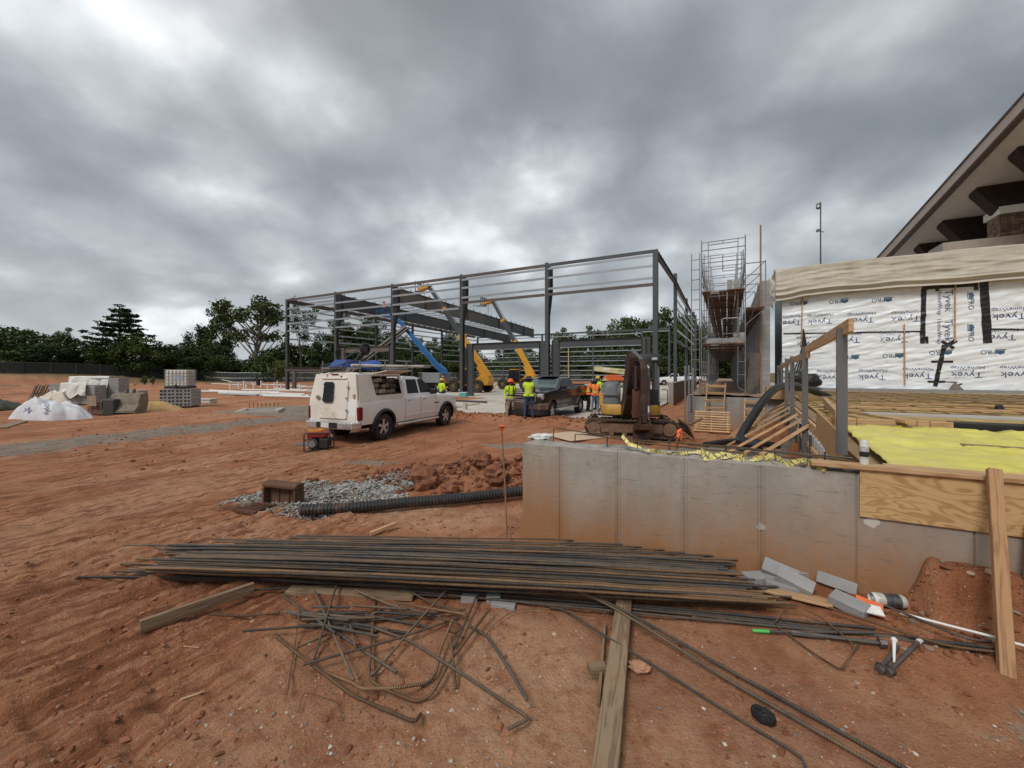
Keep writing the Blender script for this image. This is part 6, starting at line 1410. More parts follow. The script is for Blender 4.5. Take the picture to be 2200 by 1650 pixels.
# ------------------------------------------------------------------ drain, pipe, stake
M_rust = mat('rusted_iron', (.125,.06,.036), .85, .2, .3, 8, bump=.35, bscale=40)
dq = Gd(603, 1086); dr = thing('drain_inlet', 'rusty cast iron kerb drain inlet hood standing in grey gravel', 'drain', (dq.x,dq.y,gz(dq.x,dq.y)+.02), R(-17))
prof = [(0,.0),(0,.26),(-.03,.31),(.02,.35),(.10,.36),(.14,.33),(.15,.0)]
mb = MB(); mb.prism([(-.33,y,z) for y, z in [(.02,.25),(-.045,.27),(-.05,.32),(.0,.355),(.10,.355),(.14,.33),(.14,.25)]], (.66,0,0)); mb.build('hood', M_rust, dr, bevel=.01)
mb = MB(); mb.box((0,.1,.12),(.66,.06,.27)); mb.build('back_plate', M_rust, dr)
for x in (-.31, .31): mb = MB(); mb.box((x,.04,.12),(.035,.17,.27)); mb.build('side_plate', M_rust, dr)
for x in (-.1, .1): mb = MB(); mb.box((x,.065,.12),(.02,.02,.24)); mb.build('rib', M_rust, dr)
mb = MB(); mb.box((0,0,0),(.8,.05,.05)); 
gr = thing('drain_grate', 'flat rusty iron drain grate sunk in gravel before the hood', 'grate', (dq.x-.42,dq.y-.12,gz(dq.x-.4,dq.y-.1)+.03), R(-17))
for k in range(9): mb = MB(); mb.box((-.28+.07*k,0,0),(.035,.34,.035)); mb.build('grate_bar', M_rust, gr)
for y in (-.17, .17): mb = MB(); mb.box((0,y,0),(.66,.04,.045)); mb.build('grate_frame', M_rust, gr)
pp = [Gd(645,1096,.08), Gd(760,1090,.08), Gd(880,1079,.09), Gd(990,1070,.1), Gd(1120,1055,.12), Gd(1200,1046,.1)]
cp = smooth_path(pp, 40); fine = []
M_corr = mat('corrugated_black_pipe', (.022,.021,.021), .55, 0, .25, 6, dirt=(.22,.11,.06), dirt_amt=.25)
tot = sum((b-a).length for a, b in zip(cp[:-1], cp[1:])); npt = int(tot/.0125); acc = 0; j = 0; dist = [0]
for a, b in zip(cp[:-1], cp[1:]): dist.append(dist[-1] + (b-a).length)
for i in range(npt+1):
    d = tot*i/npt
    while j < len(cp)-2 and dist[j+1] < d: j += 1
    f = (d-dist[j])/max(1e-6, dist[j+1]-dist[j]); fine.append(cp[j].lerp(cp[j+1], f))
mb = MB(); mb.tube(fine, [.085 if (i//2) % 2 else .074 for i in range(len(fine))], 12); tag(mb.build('corrugated_pipe', M_corr, org=tuple(pp[0]), smooth=30), 'black corrugated drain pipe running from the drain to the concrete wall', 'pipe')
sk = Gd(1090, 1152); spk = thing('capped_stake', 'upright rusty bar stake with bright orange mushroom cap', 'stake', (sk.x,sk.y,0))
top = Vd(1078, 925, sk.y + .02); mb = MB(); mb.tube([(sk.x,sk.y,-.1),(sk.x*.5+top.x*.5+.004,sk.y,.7),tuple(top)], .010, 7, along=True); mb.build('bar', M_rebar_b, spk, world=True, along=True)
mb = MB(); mb.lathe([(.012,-.03),(.018,.02),(.045,.052),(.05,.058),(.05,.064),(0,.066)], tuple(top), 'z', 14); mb.build('cap', mat('cap_orange', (.72,.14,.035), .5, 0, .15, 8), spk, world=True, smooth=35)

# ------------------------------------------------------------------ rebar pile in the foreground
Gflat = Gd
def Gd(px, py, z=0.0):
    """point z above the real clay surface"""
    q = Gflat(px, py, z)
    for _ in range(4): q = Gflat(px, py, z + gz(q.x, q.y))
    return q
rg = random.Random(21)
def lerp2(a, b, f): return (a[0]+(b[0]-a[0])*f, a[1]+(b[1]-a[1])*f)
def long_bar(pa, pb, z, r, label, mt, group, zj=.008):
    A = Gd(*pa, z); B = Gd(*pb, z); n = 12; pts = []; bow = rg.uniform(-.02,.02)
    for i in range(n+1):
        f = i/n; p = A.lerp(B, f); p.y += bow*math.sin(math.pi*f) + rg.uniform(-.003,.003); p.z += rg.uniform(-zj,zj)*.6 - .025*(4*(f-.5)**2)*max(0, z-.05)/.1
        pts.append(p)
    return rebar(pts, r, label, mt, group)
GP = 'long bars in the rebar pile'
PILE = (('long straight bar with mottled rust lying in the big rebar pile', M_rebar, GP + ', mottled'), ('long straight dark grey bar lying in the big rebar pile', M_rebar_d, GP + ', dark grey'), ('long straight bar rusted brown all along lying in the big rebar pile', M_rebar_b, GP + ', rusted brown'))
for k in range(60):
    f = (k + rg.uniform(-.35,.35))/59; f = min(1, max(0, f))
    pa = lerp2((395,1166),(300,1222), f); pb = lerp2((1530,1205),(1668,1288), f)
    z = .10 + .07*(k % 3)/2 + .03*math.sin(math.pi*f)
    long_bar((pa[0]+rg.gauss(0,26), pa[1]+rg.uniform(-2,2)), (pb[0]+rg.gauss(0,18), pb[1]+rg.uniform(-2,2)), z, rg.choice((.0095,.011,.0125)), *PILE[rg.choice((0,0,1,2))])
for k in range(9):
    pa = (rg.uniform(420,640), 1150 + k*2.2); pb = (rg.choice((1285,1585,1570,1440,1600)) + rg.uniform(-20,20), 1163 + k*5)
    long_bar(pa, pb, .07 + .01*k, .0095, 'long bar in the loose row between the big pile and the concrete wall', rg.choice((M_rebar,M_rebar_d)), 'loose bars behind the pile')
for k, (a, b) in enumerate((((150,1238),(1690,1262)),((225,1210),(1700,1283)),((240,1227),(1690,1292)),((290,1233),(1712,1300)),((180,1240),(1130,1262)),((265,1166),(1500,1200)))):
    long_bar(a, b, .05 if k != 5 else .13, .0105, 'long bar jutting out past the tips of the big rebar pile', (M_rebar_d,M_rebar)[k % 2], 'bars jutting out of the pile')
for k, (a, m_, b) in enumerate((((700,1252),(1350,1302),(2140,1393)),((640,1262),(1400,1312),(2150,1402)),((860,1268),(1450,1325),(2100,1386)),((560,1243),(1250,1290),(1880,1350)))):
    P = smooth_path([Gd(*a,.05), Gd(*m_,.045), Gd(*b,.03)], 8); rebar(P, .0105, 'long dark bar on the ground along the near edge of the pile', M_rebar_d, 'bars along the near edge')
rebar(smooth_path([Gd(1780,1305,.1), Gd(1900,1345,.07), Gd(2030,1385,.05), Gd(2160,1403,.04)], 6), .010, 'bar curving from the grey bricks to the pine prop', M_rebar_b)
rebar(smooth_path([Gd(1900,1300,.12), Gd(1985,1335,.1), Gd(2080,1372,.07), Gd(2160,1378,.04)], 6), .009, 'darker bar curving above it toward the pine prop', M_rebar_d)
for k, off in enumerate((0, 22)):
    P = smooth_path([Gd(1225,1262+off*.1,.16), Gd(1300,1292+off*.2,.12), Gd(1395,1342+off*.5,.09), Gd(1560,1436+off,.05), Gd(1740,1536+off*1.2,.035), Gd(1960,1660+off*1.3,.03), Gd(2200,1800+off*1.3,.03)], 8)
    rebar(P, .0115, ['thick ribbed bar sweeping from the pile over the timber toward the viewer', 'second thick ribbed bar sweeping beside the first over the timber'][k], M_rebar_d if k == 0 else M_rebar)
P = smooth_path([Gd(1180,1306,.03), Gd(1215,1312,.04), Gd(1300,1366,.10), Gd(1440,1452,.05), Gd(1600,1552,.03), Gd(1700,1612,.03), Gd(1728,1640,.03), Gd(1735,1690,.03)], 8); rebar(P, .0085, 'thin bar crossing the timber and bending down near the tape roll', M_rebar_d)
def z3(X, Y): return (120 + X/2.5, 1120 + Y/2.5)
tang = [
 ([(1050,500),(1270,690),(1600,940),(1930,1080),(1960,1035)],.011,'b'), ([(1005,590),(1600,545),(2200,475)],.009,'d'), ([(1510,335),(1440,560),(1385,750)],.009,'r'), ([(1390,375),(1480,580),(1600,855)],.010,'r'),
 ([(1720,350),(1690,700),(1680,850),(1760,900),(1940,972),(2020,930),(2110,760),(2330,470)],.011,'b'), ([(1310,460),(1280,690),(1240,930)],.006,'b'), ([(1330,770),(1800,640),(2160,520)],.009,'r'), ([(1700,830),(1900,590),(2110,355)],.010,'r'),
 ([(1500,590),(1660,700),(1830,812)],.011,'d'), ([(1340,720),(1400,790),(1600,870),(1640,900),(1830,895),(2000,870),(2050,800),(2060,700),(2130,530)],.011,'b'), ([(2120,620),(2135,760),(2147,900)],.010,'r'),
 ([(1220,400),(1420,540),(1500,600)],.010,'d'), ([(1570,490),(1590,600),(1610,680)],.008,'b'), ([(960,380),(1300,350),(1500,345)],.010,'d'), ([(1610,370),(1800,450),(2070,510)],.010,'r'), ([(1800,320),(2000,430),(2200,500)],.009,'r'),
 ([(1680,560),(1760,590),(1900,640),(2200,830),(2440,990),(2550,1060),(2430,1115)],.010,'r'), ([(1290,680),(1500,590),(1760,470),(1850,440),(2200,500)],.009,'b'), ([(2050,520),(2150,540),(2180,570),(2150,600),(2110,590)],.009,'b'),
 ([(2130,700),(2260,400),(2290,350)],.009,'r'), ([(2220,560),(2320,620),(2440,800),(2530,960)],.011,'d'), ([(820,500),(1000,510),(1200,490)],.009,'b')]
for k, (pl2, r_, c) in enumerate(tang):
    pts = []
    for i, (X, Y) in enumerate(pl2):
        px, py = z3(X, Y); pts.append(Gd(px, py, .02 + .025*((k*3+i) % 4)))
    pts = bent(pts, .06) if len(pts) > 2 else pts
    rebar(pts, r_, 'short or bent offcut bar in the tangled heap before the pile', {'r':M_rebar,'d':M_rebar_d,'b':M_rebar_b}[c], 'offcut bars in the tangle')
for k in range(16):
    X = rg.uniform(1100,1750); Y = rg.uniform(440,560); L_ = rg.uniform(180,420); sl_ = rg.uniform(-.05,.22)
    a = z3(X, Y); b = z3(X+L_, Y+L_*sl_); A = Gd(*a,.02+.02*(k % 4)); B = Gd(*b,.02+.02*(k % 4)); rebar([A, A.lerp(B,.5), B], rg.choice((.010,.012)), 'short straight offcut bar bunched at the back of the tangle', rg.choice((M_rebar,M_rebar_d,M_rebar_d)), 'bunched offcut bars')
P = smooth_path([Gd(1045,1362,.02), Gd(1070,1335,.03), Gd(1110,1312,.05), Gd(1170,1310,.05), Gd(1197,1330,.02)], 6); rebar(P, .003, 'loop of thin tie wire on the clay right of the tangle', M_rebar_b, name='tie_wire')
P = smooth_path([Gd(642,1530,.02), Gd(655,1490,.04), Gd(700,1500,.03), Gd(725,1512,.02), Gd(733,1545,.02)], 6); rebar(P, .003, 'thin curl of tie wire on the clay below the tangle', M_rebar_b, name='tie_wire')
# timbers and scraps
def gplank(a, b, za, zb, w, t, m, label, name='lumber', up=Z, cat='lumber'):
    return tag(plank(name, Gd(*a,za), Gd(*b,zb), w, t, m, up=up), label, cat)
gplank((300,1346),(545,1262),.085,.09,.04,.095,M_oldwood,'weathered board on edge sticking out from the left of the rebar')
gplank((1345,1262),(1296,1700),.06,.05,.13,.085,M_oldwood,'long mud spattered timber lying under the rebar toward the viewer','timber')
gplank((1195,1168),(1440,1178),.03,.03,.10,.045,M_wood,'short pale board under the loose bars near the wall')
gplank((560,1218),(745,1236),.045,.04,.10,.06,M_oldwood,'grey dunnage board showing through the left of the rebar pile'); gplank((735,1237),(790,1236),.04,.04,.10,.07,M_oldwood,'short dunnage block beside the grey dunnage board')
gplank((795,1147),(850,1126),.03,.07,.05,.05,M_wood,'pale lumber end sticking up behind the rebar pile'); gplank((1300,1340),(1286,1515),.04,.02,.02,.03,M_oldwood,'thin muddy stake lying against the long timber')
gplank((1266,1440),(1302,1437),.03,.03,.09,.06,M_oldwood,'short wood block beside the long timber'); gplank((620,1268),(890,1280),.03,.03,.12,.04,M_oldwood,'dark plank under the tangle of offcut bars')
gplank((395,1388),(467,1395),.01,.01,.012,.006,M_wood,'thin pale wood sliver on the bare clay'); gplank((388,1503),(440,1485),.01,.01,.014,.008,M_wood,'thin pale wood sliver below the weathered board')
gplank((1640,1265),(1790,1300),.03,.03,.10,.02,M_wood,'splintered orange board end beside the grey bricks'); gplank((1720,1275),(1850,1310),.025,.02,.06,.015,M_wood,'splintered lath between the grey bricks')
crumple('paper_scrap', Gd(1375,1432,.03), .075, (1.1,.8,.4), mat('brown_paper', (.40,.21,.12), .8, 0, .1, 9), 'crumpled brown paper against the long timber', 'paper', 33, .5)
crumple('flag_scrap', Gd(766,1382,.02), .02, (1,.7,.5), mat('neon_pink', (.8,.15,.12), .6), 'tiny pink flagging scrap inside the tangle', 'scrap', 35)
M_grey_brick = mat('solid_grey_brick', (.29,.285,.28), .9, 0, .1, 9, bump=.25, bscale=70, rnd=.08)
def gbrick(px, py, z, rot, label, size=(.28,.14,.072), group=None):
    q = Gd(px, py, z*.65); mb = MB(); mb.box((0,0,0), size); o = mb.build('grey_brick', M_grey_brick, bevel=.005); o.location = (q.x,q.y,q.z+ .0); o.rotation_euler = [R(a) for a in rot]; return tag(o, label, 'brick', group)
gbrick(1676,1228,.17,(35,12,-38),'grey solid brick tipped up at the back of the brick jumble'); gbrick(1708,1248,.15,(20,16,-42),'grey solid brick leaning on the tipped one'); gbrick(1727,1232,.10,(0,4,10),'grey solid brick flat against the concrete wall')
gbrick(1795,1250,.09,(-15,10,-32),'grey solid brick lying alone right of the jumble',(.29,.10,.10)); gbrick(1824,1298,.07,(8,6,-58),'grey solid brick nearest the orange carton',(.24,.14,.08)); gbrick(1632,1242,.09,(0,0,5),'grey solid brick half under the bar ends'); gbrick(1680,1258,.06,(0,5,-25),'low grey solid brick under the leaning ones')
gbrick(1060,1286,.03,(0,0,4),'small grey brick supporting the near edge of the pile',(.13,.09,.08)); gbrick(1010,1284,.03,(0,0,-8),'grey brick partly under the pile beside the small one',(.15,.10,.07)); gbrick(1082,1300,.02,(0,0,-12),'flat grey brick before the pile',(.22,.09,.05))
ct = Gd(1868,1303,.05); mb = MB(); mb.box((0,0,0),(.17,.13,.012)); o = mb.build('orange_carton', mat('carton_orange', (.75,.16,.05), .6)); o.location = (ct.x,ct.y,ct.z); o.rotation_euler = (R(25),R(10),R(-35)); tag(o, 'torn orange carton scrap beside the grey brick', 'carton')
mb = MB(); mb.box((0,0,0),(.12,.09,.01)); o = mb.build('white_label', mat('paper_white', (.75,.74,.70), .7, 0, .15, 40)); q = Gd(1876,1310,.06); o.location = (q.x,q.y,q.z); o.rotation_euler = (R(20),R(5),R(-20)); tag(o, 'white paper scrap on the orange carton', 'paper')
jq = Gd(1912,1290,.06); jar = thing('plastic_jar', 'clear plastic jar lying on its side by the dirt bank', 'jar', tuple(jq), R(-12)); mb = MB(); mb.lathe([(0,-.11),(.045,-.11),(.052,-.10),(.052,.08),(.046,.10),(0,.10)], axis='x', n=16); mb.build('body', mat('cloudy_plastic', (.45,.42,.37), .25, 0, .1, 6), jar, smooth=40); mb = MB(); mb.lathe([(.053,-.05),(.053,.06)], axis='x', n=16); mb.build('wrapper', mat('dark_wrapper', (.10,.10,.10), .3, .4, .6, 30), jar, smooth=40); mb = MB(); mb.lathe([(.05,-.13),(.05,-.10),(0,-.13)], axis='x', n=16); mb.build('lid', M_clearpl, jar, smooth=40)
def wg(s_, t_, h): q = wp(s_, t_); return Vector((q.x, q.y, gz(q.x, q.y) + h))
P = smooth_path([wg(3.5,-.36,.04), wg(3.75,-.42,.05), wg(4.05,-.5,.08), wg(4.35,-.6,.08), wg(4.8,-.8,.05)], 6); mb = MB(); mb.tube(P, .010, 8); tag(mb.build('white_conduit', M_pvc, org=tuple(P[0]), smooth=50), 'thin white plastic conduit passing behind the pine prop', 'conduit')
gb = rebar([Gd(1652,1357,.03), Gd(1760,1358,.03), Gd(1876,1359,.03)], .012, 'thick green tipped bar stub on the clay', M_rebar_d); mb = MB(); mb.tube([Gd(1617,1355,.03), Gd(1654,1357,.03)], .0135, 8, along=True); gt = mb.build('green_tip', mat('green_paint', (.06,.42,.08), .5), smooth=50); gt.parent = gb; gt.data.transform(Matrix.Translation(-gb.location))
rebar([Gd(1700,1362,.035), Gd(1790,1372,.03), Gd(1880,1382,.03)], .010, 'dark bar stub below the green tipped one', M_rebar_d)
rebar(bent([Gd(1664,1338,.03), Gd(1702,1294,.14), Gd(1770,1330,.06), Gd(1838,1388,.04), Gd(1812,1438,.02)], .04), .006, 'thin bent stirrup standing over the long bars', M_rebar_b)
rebar(bent([Gd(1668,1345,.03), Gd(1740,1398,.03), Gd(1806,1440,.02), Gd(1846,1384,.03)], .04), .006, 'pale bent stirrup lying on the clay', M_rebar_b)
M_bolt = mat('anchor_bolt_steel', (.16,.14,.13), .5, .7, .25, 9)
def anchor(p, q, z0, z1, label, white=False):
    A = Gd(*p, z0); B = Gd(*q, z1); t = thing('anchor_bolt', label, 'bolt', tuple(A)); d = (B-A).normalized()
    mb = MB(); mb.cyl(A, B, .014, n=9); mb.build('shank', M_bolt, t, world=True, smooth=40); mb = MB(); mb.cyl(A - d*.025, A + d*.012, .028, n=6); mb.build('nut', M_bolt, t, world=True); mb = MB(); mb.cyl(A + d*.012, A + d*.018, .036, n=14); mb.build('washer', M_bolt, t, world=True)
    mb = MB(); mb.cyl(B - d*.06, B, .0165, n=9); mb.build('tip', mat('white_paint_tip', (.6,.58,.55), .5) if white else M_bolt, t, world=True)
anchor((1892,1437),(1928,1388),.03,.04,'anchor bolt with large washer lying on the clay'); anchor((1910,1442),(1980,1372),.03,.05,'anchor bolt with white tip crossing the others',True); anchor((1895,1382),(1700,1358),.04,.03,'long anchor bolt lying flat with nut toward the others')
mb = MB(); A = Gd(1921,1375,.09); B = Gd(1921,1425,.04); mb.cyl(A, B, .012, .006, 8); mb.sphere(tuple(A), .02, 10, 6); tag(mb.build('plastic_spike', M_pvc, org=tuple(A), smooth=40), 'white plastic spike standing among the anchor bolts', 'spike')
tq = Gd(1640,1537,.03); roll = thing('tape_roll', 'flattened roll of black tape on the clay', 'tape roll', tuple(tq), R(-50))
for k, r_ in enumerate((1.0,.8,.6,.42)):
    mb = MB(); P = [(.062*r_*math.cos(a*.314), .042*r_*math.sin(a*.314), .004*((k*3+a) % 3)) for a in range(21)]; mb.tube(P, .007, 5, flat=3.4); mb.build('winding', M_blackpl, roll, smooth=50)
Gd = Gflat
# ------------------------------------------------------------------ vehicles
M_white = mat('dirty_white_paint', (.80,.80,.79), .32, 0, .04, 2, dirt=(.46,.36,.27), dirt_amt=.06, coat=.3)
M_cap = mat('aged_white_cap', (.70,.66,.58), .5, 0, .07, 2, dirt=(.40,.31,.22), dirt_amt=.2)
M_blackp = mat('dark_metallic_paint', (.028,.024,.023), .25, .3, .1, 3, dirt=(.10,.075,.055), dirt_amt=.06, coat=.5)
M_redlens = mat('red_lens', (.16,.012,.01), .2, 0, .2, 6); M_amber = mat('amber_lens', (.55,.2,.05), .25); M_clearlens = mat('clear_lens', (.5,.5,.5), .15, .3)
M_alloy = mat('alloy_silver', (.60,.60,.60), .3, .5, .1, 5, dirt=(.30,.17,.10), dirt_amt=.15)
M_dark = mat('underbody_black', (.008,.008,.008), .9)
M_shield = mat('windscreen_glass', (.10,.13,.13), .08, 0, .2, 1.5, spec=.8)
def rrect(x0, x1, y0, y1, r, n=4):
    out = []
    for cx, cy, a0 in ((x1-r,y1-r,0),(x0+r,y1-r,90),(x0+r,y0+r,180),(x1-r,y0+r,270)):
        for k in range(n+1):
            a = R(a0 + 90*k/n); out.append((cx + r*math.cos(a), cy + r*math.sin(a)))
    return out
def wheel(parent, x, y, side, r, rimm, w=.28, spokes=5, ww=1.0):
    t = MB(); h = w/2
    t.lathe([(r*.62,-h*.85),(r*.80,-h),(r*.94,-h*.95),(r,-h*.72),(r,h*.72),(r*.94,h*.95),(r*.80,h),(r*.62,h*.85)], (x,y,r), 'y', 36)
    for k in range(30):
        a = 2*math.pi*k/30; c = Vector((x + r*math.cos(a), y, r + r*math.sin(a))); t.box(c, (.05,w*.78,.028), Matrix.Rotation(-a + math.pi/2, 3, 'Y'))
    ty_ = t.build('tyre', M_rubber, parent, smooth=35)
    m = MB(); o = y + side*h*.55; m.lathe([(r*.64,-side*h*.5 + (o-y)),(r*.64,(o-y)),(r*.60,(o-y)+side*.02),(r*.57,(o-y)-side*.03)], (x,y,r), 'y', 28)
    for k in range(spokes):
        a = 2*math.pi*k/spokes + .3; d = Vector((math.cos(a),0,math.sin(a))); c0 = Vector((x,o+side*.005,r)); m.beam(c0 + d*r*.1, c0 + d*r*.6, r*.2, .035, Vector((0,1,0)))
    m.lathe([(r*.16,(o-y)-side*.02),(r*.16,(o-y)+side*.03),(0,(o-y)+side*.035)], (x,y,r), 'y', 14); rim = m.build('rim', rimm, ty_, smooth=35)
    b = MB(); b.lathe([(r*.6,(o-y)-side*.06),(0,(o-y)-side*.06)], (x,y,r), 'y', 20); b.build('brake_disc', M_dark, ty_)
    return ty_
def pickup(root, paint, wb=3.57, xr=-2.9, xf=2.72, hood_front=1.18, belt=1.36, rail=1.34, cab=(-.78, 1.05), roof=1.90, flare=None, rimm=None, r=.41, mirror=None, handle=None, front_round=.14, wheel_t=.28, chrome_front=True, cover=True, ws=None):
    hw0 = 1.0; ra = -wb/2; fa = wb/2; ar = r + .085
    xs = list(np.linspace(xr, xf, 36))
    for c in (ra, fa): xs += [c + ar*math.cos(t) for t in np.linspace(0, math.pi, 15)] + [c-ar-.01, c+ar+.01]
    xs += [cab[0], cab[1]]; xs = sorted(set(round(x, 3) for x in xs))
    def top(x):
        if x < cab[0]: return rail
        if x < cab[1]: return belt
        f = (x - cab[1])/(xf - cab[1]); return belt - .02 + (hood_front - belt)*f**1.6 - (.16*max(0, (f-.9)/.1)**2)
    def bot(x):
        z = .47 if x > ra else .56
        if x > fa + ar: z = .42
        for c in (ra, fa):
            if abs(x-c) < ar: z = max(z, r + .02 + math.sqrt(max(0, ar*ar - (x-c)**2)))
        return z
    def hw(x):
        w = hw0
        if x > xf - .55: w *= 1 - front_round*((x - xf + .55)/.55)**2
        if x < xr + .1: w *= .985
        return w
    def sy(x, z): return hw(x)*(1 - .055*((z-.92)/.45)**2)
    H = [0,.12,.3,.5,.7,.86,.96,1.0]; loops = []
    for x in xs:
        b, t = bot(x), top(x); b = min(b, t - .05); side = []
        for h in H:
            z = b + h*(t-b); ins = .0 if h < .9 else (.012 if h < .99 else .055); side.append((x, -(sy(x,z)-ins), z))
        ytop = -side[-1][1]; mid = [(x, -ytop + 2*ytop*k/6, t + .035*(1 - (2*k/6-1)**2)) for k in range(1,6)]
        loops.append(side + mid + [(p[0],-p[1],p[2]) for p in reversed(side)])
    mb = MB(); mb.loft(loops, closed=False, caps=(False, False)); n = len(loops[0]); mb.add(loops[0], [tuple(range(n))]); mb.add(loops[-1], [tuple(reversed(range(n)))])
    mb.build('body', paint, root, smooth=38)
    mb = MB(); mb.box(((xr+xf)/2,0,.62),(xf-xr-.3,1.5,.42)); mb.build('underbody', M_dark, root)
    # cab
    x0, x1 = cab; L = []
    def cabx(f): return (x0 + .10*f + .02, x1 + .10 - .86*f)
    def cabw(f): return .945 - .20*f
    for f in (0,.25,.5,.75,.94): a, b = cabx(f); L.append([(x, y, belt - .02 + f*(roof-belt)) for x, y in rrect(a, b, -cabw(f), cabw(f), .13 + .08*f, 5)])
    for f, ins, dz in ((.985,.05,0),(1.0,.14,.01),(1.0,.40,.035)):
        a, b = cabx(f); L.append([(x, y, belt - .02 + f*(roof-belt) + dz) for x, y in rrect(a+ins, b-ins, -cabw(f)+ins, cabw(f)-ins, .2, 5)])
    mb = MB(); mb.loft(L, caps=(False, True)); mb.build('cab', paint, root, smooth=45)
    zf = lambda f: belt - .02 + f*(roof-belt)
    def sidewin(poly, nm='side_window'):
        for s in (-1, 1):
            mb = MB(); P = [(x, s*(cabw(f)+.007), zf(f)) for x, f in poly]; mb.prism(P, (0,-s*.012,0)); mb.build(nm, M_glass, root)
    xm = x0 + (x1-x0)*.47
    sidewin([(x0+.20,.12),(xm-.03,.12),(xm-.03,.86),(x0+.27,.86)]); sidewin([(xm+.06,.12),(x1-.10,.12),(x1-.42,.62),(x1-.66,.86),(xm+.06,.86)])
    for nm, fx, sg in (('windscreen',1,1),('rear_window',0,-1)):
        P = [(cabx(f)[fx] + sg*.008, y*(cabw(f)-.13), zf(f)) for f, y in ((.08,-1),(.08,1),(.88,1),(.88,-1))]; mb = MB(); mb.prism(P, (-sg*.012,0,0)); mb.build(nm, (ws or M_glass) if fx else M_glass, root)
    # door seams, handles, sills
    for s in (-1, 1):
        for x in (x0+.02, xm, x1+.0):
            pts = [(x, s*(sy(x,z)+.0), z) for z in np.linspace(max(.5, bot(x)+.03), belt-.04, 7)]; mb = MB(); mb.tube(pts, .006, 4); mb.build('door_seam', M_dark, root)
        for x in (x0+.22, xm+.2):
            mb = MB(); mb.box((x, s*(sy(x,1.16)+.015), 1.17),(.17,.035,.035)); mb.build('door_handle', handle or M_chrome, root, bevel=.01)
        mb = MB(); mb.tube([(ra+ar+.1, s*(sy(0,.5)+.03), .40),(fa-ar-.1, s*(sy(0,.5)+.03), .40)], .045, 8); mb.build('side_step', M_chrome, root, smooth=40)
        mb = MB(); mb.beam((x0+.05, s*(sy(0,.66)+.004), .66),(fa-ar-.02, s*(sy(0,.66)+.004), .66), .02, .06); mb.build('side_moulding', paint, root)
        mb = MB(); mb.loft([[(x1-.28+a, s*(.96+d), 1.42+b) for a, b in rrect(-.06,.06,-.1,.1,.05,3)] for d in (0,.22)]); mb.tube([(x1-.28,s*.9,1.36),(x1-.28,s*1.0,1.4)], .03, 6); mb.build('mirror', mirror or M_blackpl, root, smooth=40)
        for c in (ra, fa):
            wheel(root, c, s*.84, s, r, rimm or M_alloy, wheel_t)
            if flare:
                pts = [(c + (ar+.01)*math.cos(a), s*(sy(c, r + ar*math.sin(a))+.012), r + .02 + (ar+.01)*math.sin(a)) for a in np.linspace(R(-12), R(192), 20)]
                mb = MB(); mb.tube(pts, [.045]*20, 6, flat=1.3); mb.build('wheel_flare', flare, root, smooth=50)
    return dict(sy=sy, cabx=cabx, cabw=cabw, xm=xm, ra=ra, fa=fa)
# white pickup with service cap
A = Gd(820,943); B = Gd(952,914); hd = (B-A).normalized(); lf = Z.cross(hd); C_ = (A+B)/2 + lf*.84
wt = thing('white_pickup', 'white quad cab pickup with service cap and open side hatch', 'pickup truck', (C_.x,C_.y,gz(C_.x,C_.y)-.0), math.atan2(hd.y,hd.x))
info = pickup(wt, M_white, flare=M_blackpl, belt=1.33, rail=1.29, hood_front=1.16, roof=1.98)
XR = -2.9
for s in (-1, 1):
    mb = MB(); mb.box((XR+.07, s*.965, .90),(.20,.09,.40)); mb.build('tail_light', M_redlens, wt, bevel=.03)
mb = MB(); mb.loft([[(XR-.20+ (0 if abs(y) < .85 else .1), y, z) for z in (.50,.52,.72,.74)][0:1] for y in (0,)]) if False else None
mb = MB(); P = [(XR-.24,-.6),(XR-.24,.6),(XR-.2,.9),(XR-.02,1.02),(XR+.1,1.02),(XR+.1,-1.02),(XR-.02,-1.02),(XR-.2,-.9)]; mb.prism([(x,y,.46) for x, y in P], (0,0,.20)); mb.build('rear_bumper', M_chrome, wt, bevel=.025)
mb = MB(); mb.box((XR-.245,0,.57),(.02,.8,.16)); mb.build('bumper_step', M_blackpl, wt); mb = MB(); mb.box((XR-.26,.05,.57),(.02,.31,.15)); mb.build('licence_plate', mat('plate_white', (.62,.60,.56), .5, 0, .2, 14), wt, bevel=.005)
# cap shell
def capw(z): return .97 - .17*max(0, (z-1.25)/.75)
cx0, cx1 = XR + .02, -.82
mb = MB()
zs_ = (1.33, 1.6, 1.85, 1.95, 2.0)
def cap_loop(z, ins): 
    k = (z-1.33)/.67; return [(x, y, z) for x, y in rrect(cx0 + .12*k + ins, cx1 + .0 - ins, -capw(z)+ins, capw(z)-ins, .08, 4)]
# roof and left wall as one shell, right wall as a framed opening
mb.loft([cap_loop(2.03,.0), cap_loop(2.08,.03), cap_loop(2.11,.12)], caps=(False, True)); mb.build('cap_roof', M_cap, wt, smooth=45)
def wallpt(x, z, s): return (x, s*capw(z), z)
mb = MB(); mb.prism([wallpt(cx0+.05,1.24,1), wallpt(cx1,1.24,1), wallpt(cx1,2.04,1), wallpt(cx0+.14,2.04,1)], (0,-.02,0)); mb.build('cap_side', M_cap, wt)
outer = [(x, z) for x, z in ((cx0+.05,1.24),(cx1,1.24),(cx1,2.04),(cx0+.14,2.04))]
ox0, ox1, oz0, oz1 = cx0 + .72, cx1 - .10, 1.42, 1.98
def ringp(rect_o, rect_i, n=8):
    def per(rc):
        pts = []
        for (a, b) in zip(rc, rc[1:]+rc[:1]):
            for k in range(n): pts.append((a[0]+(b[0]-a[0])*k/n, a[1]+(b[1]-a[1])*k/n))
        return pts
    return per(rect_o), per(rect_i)
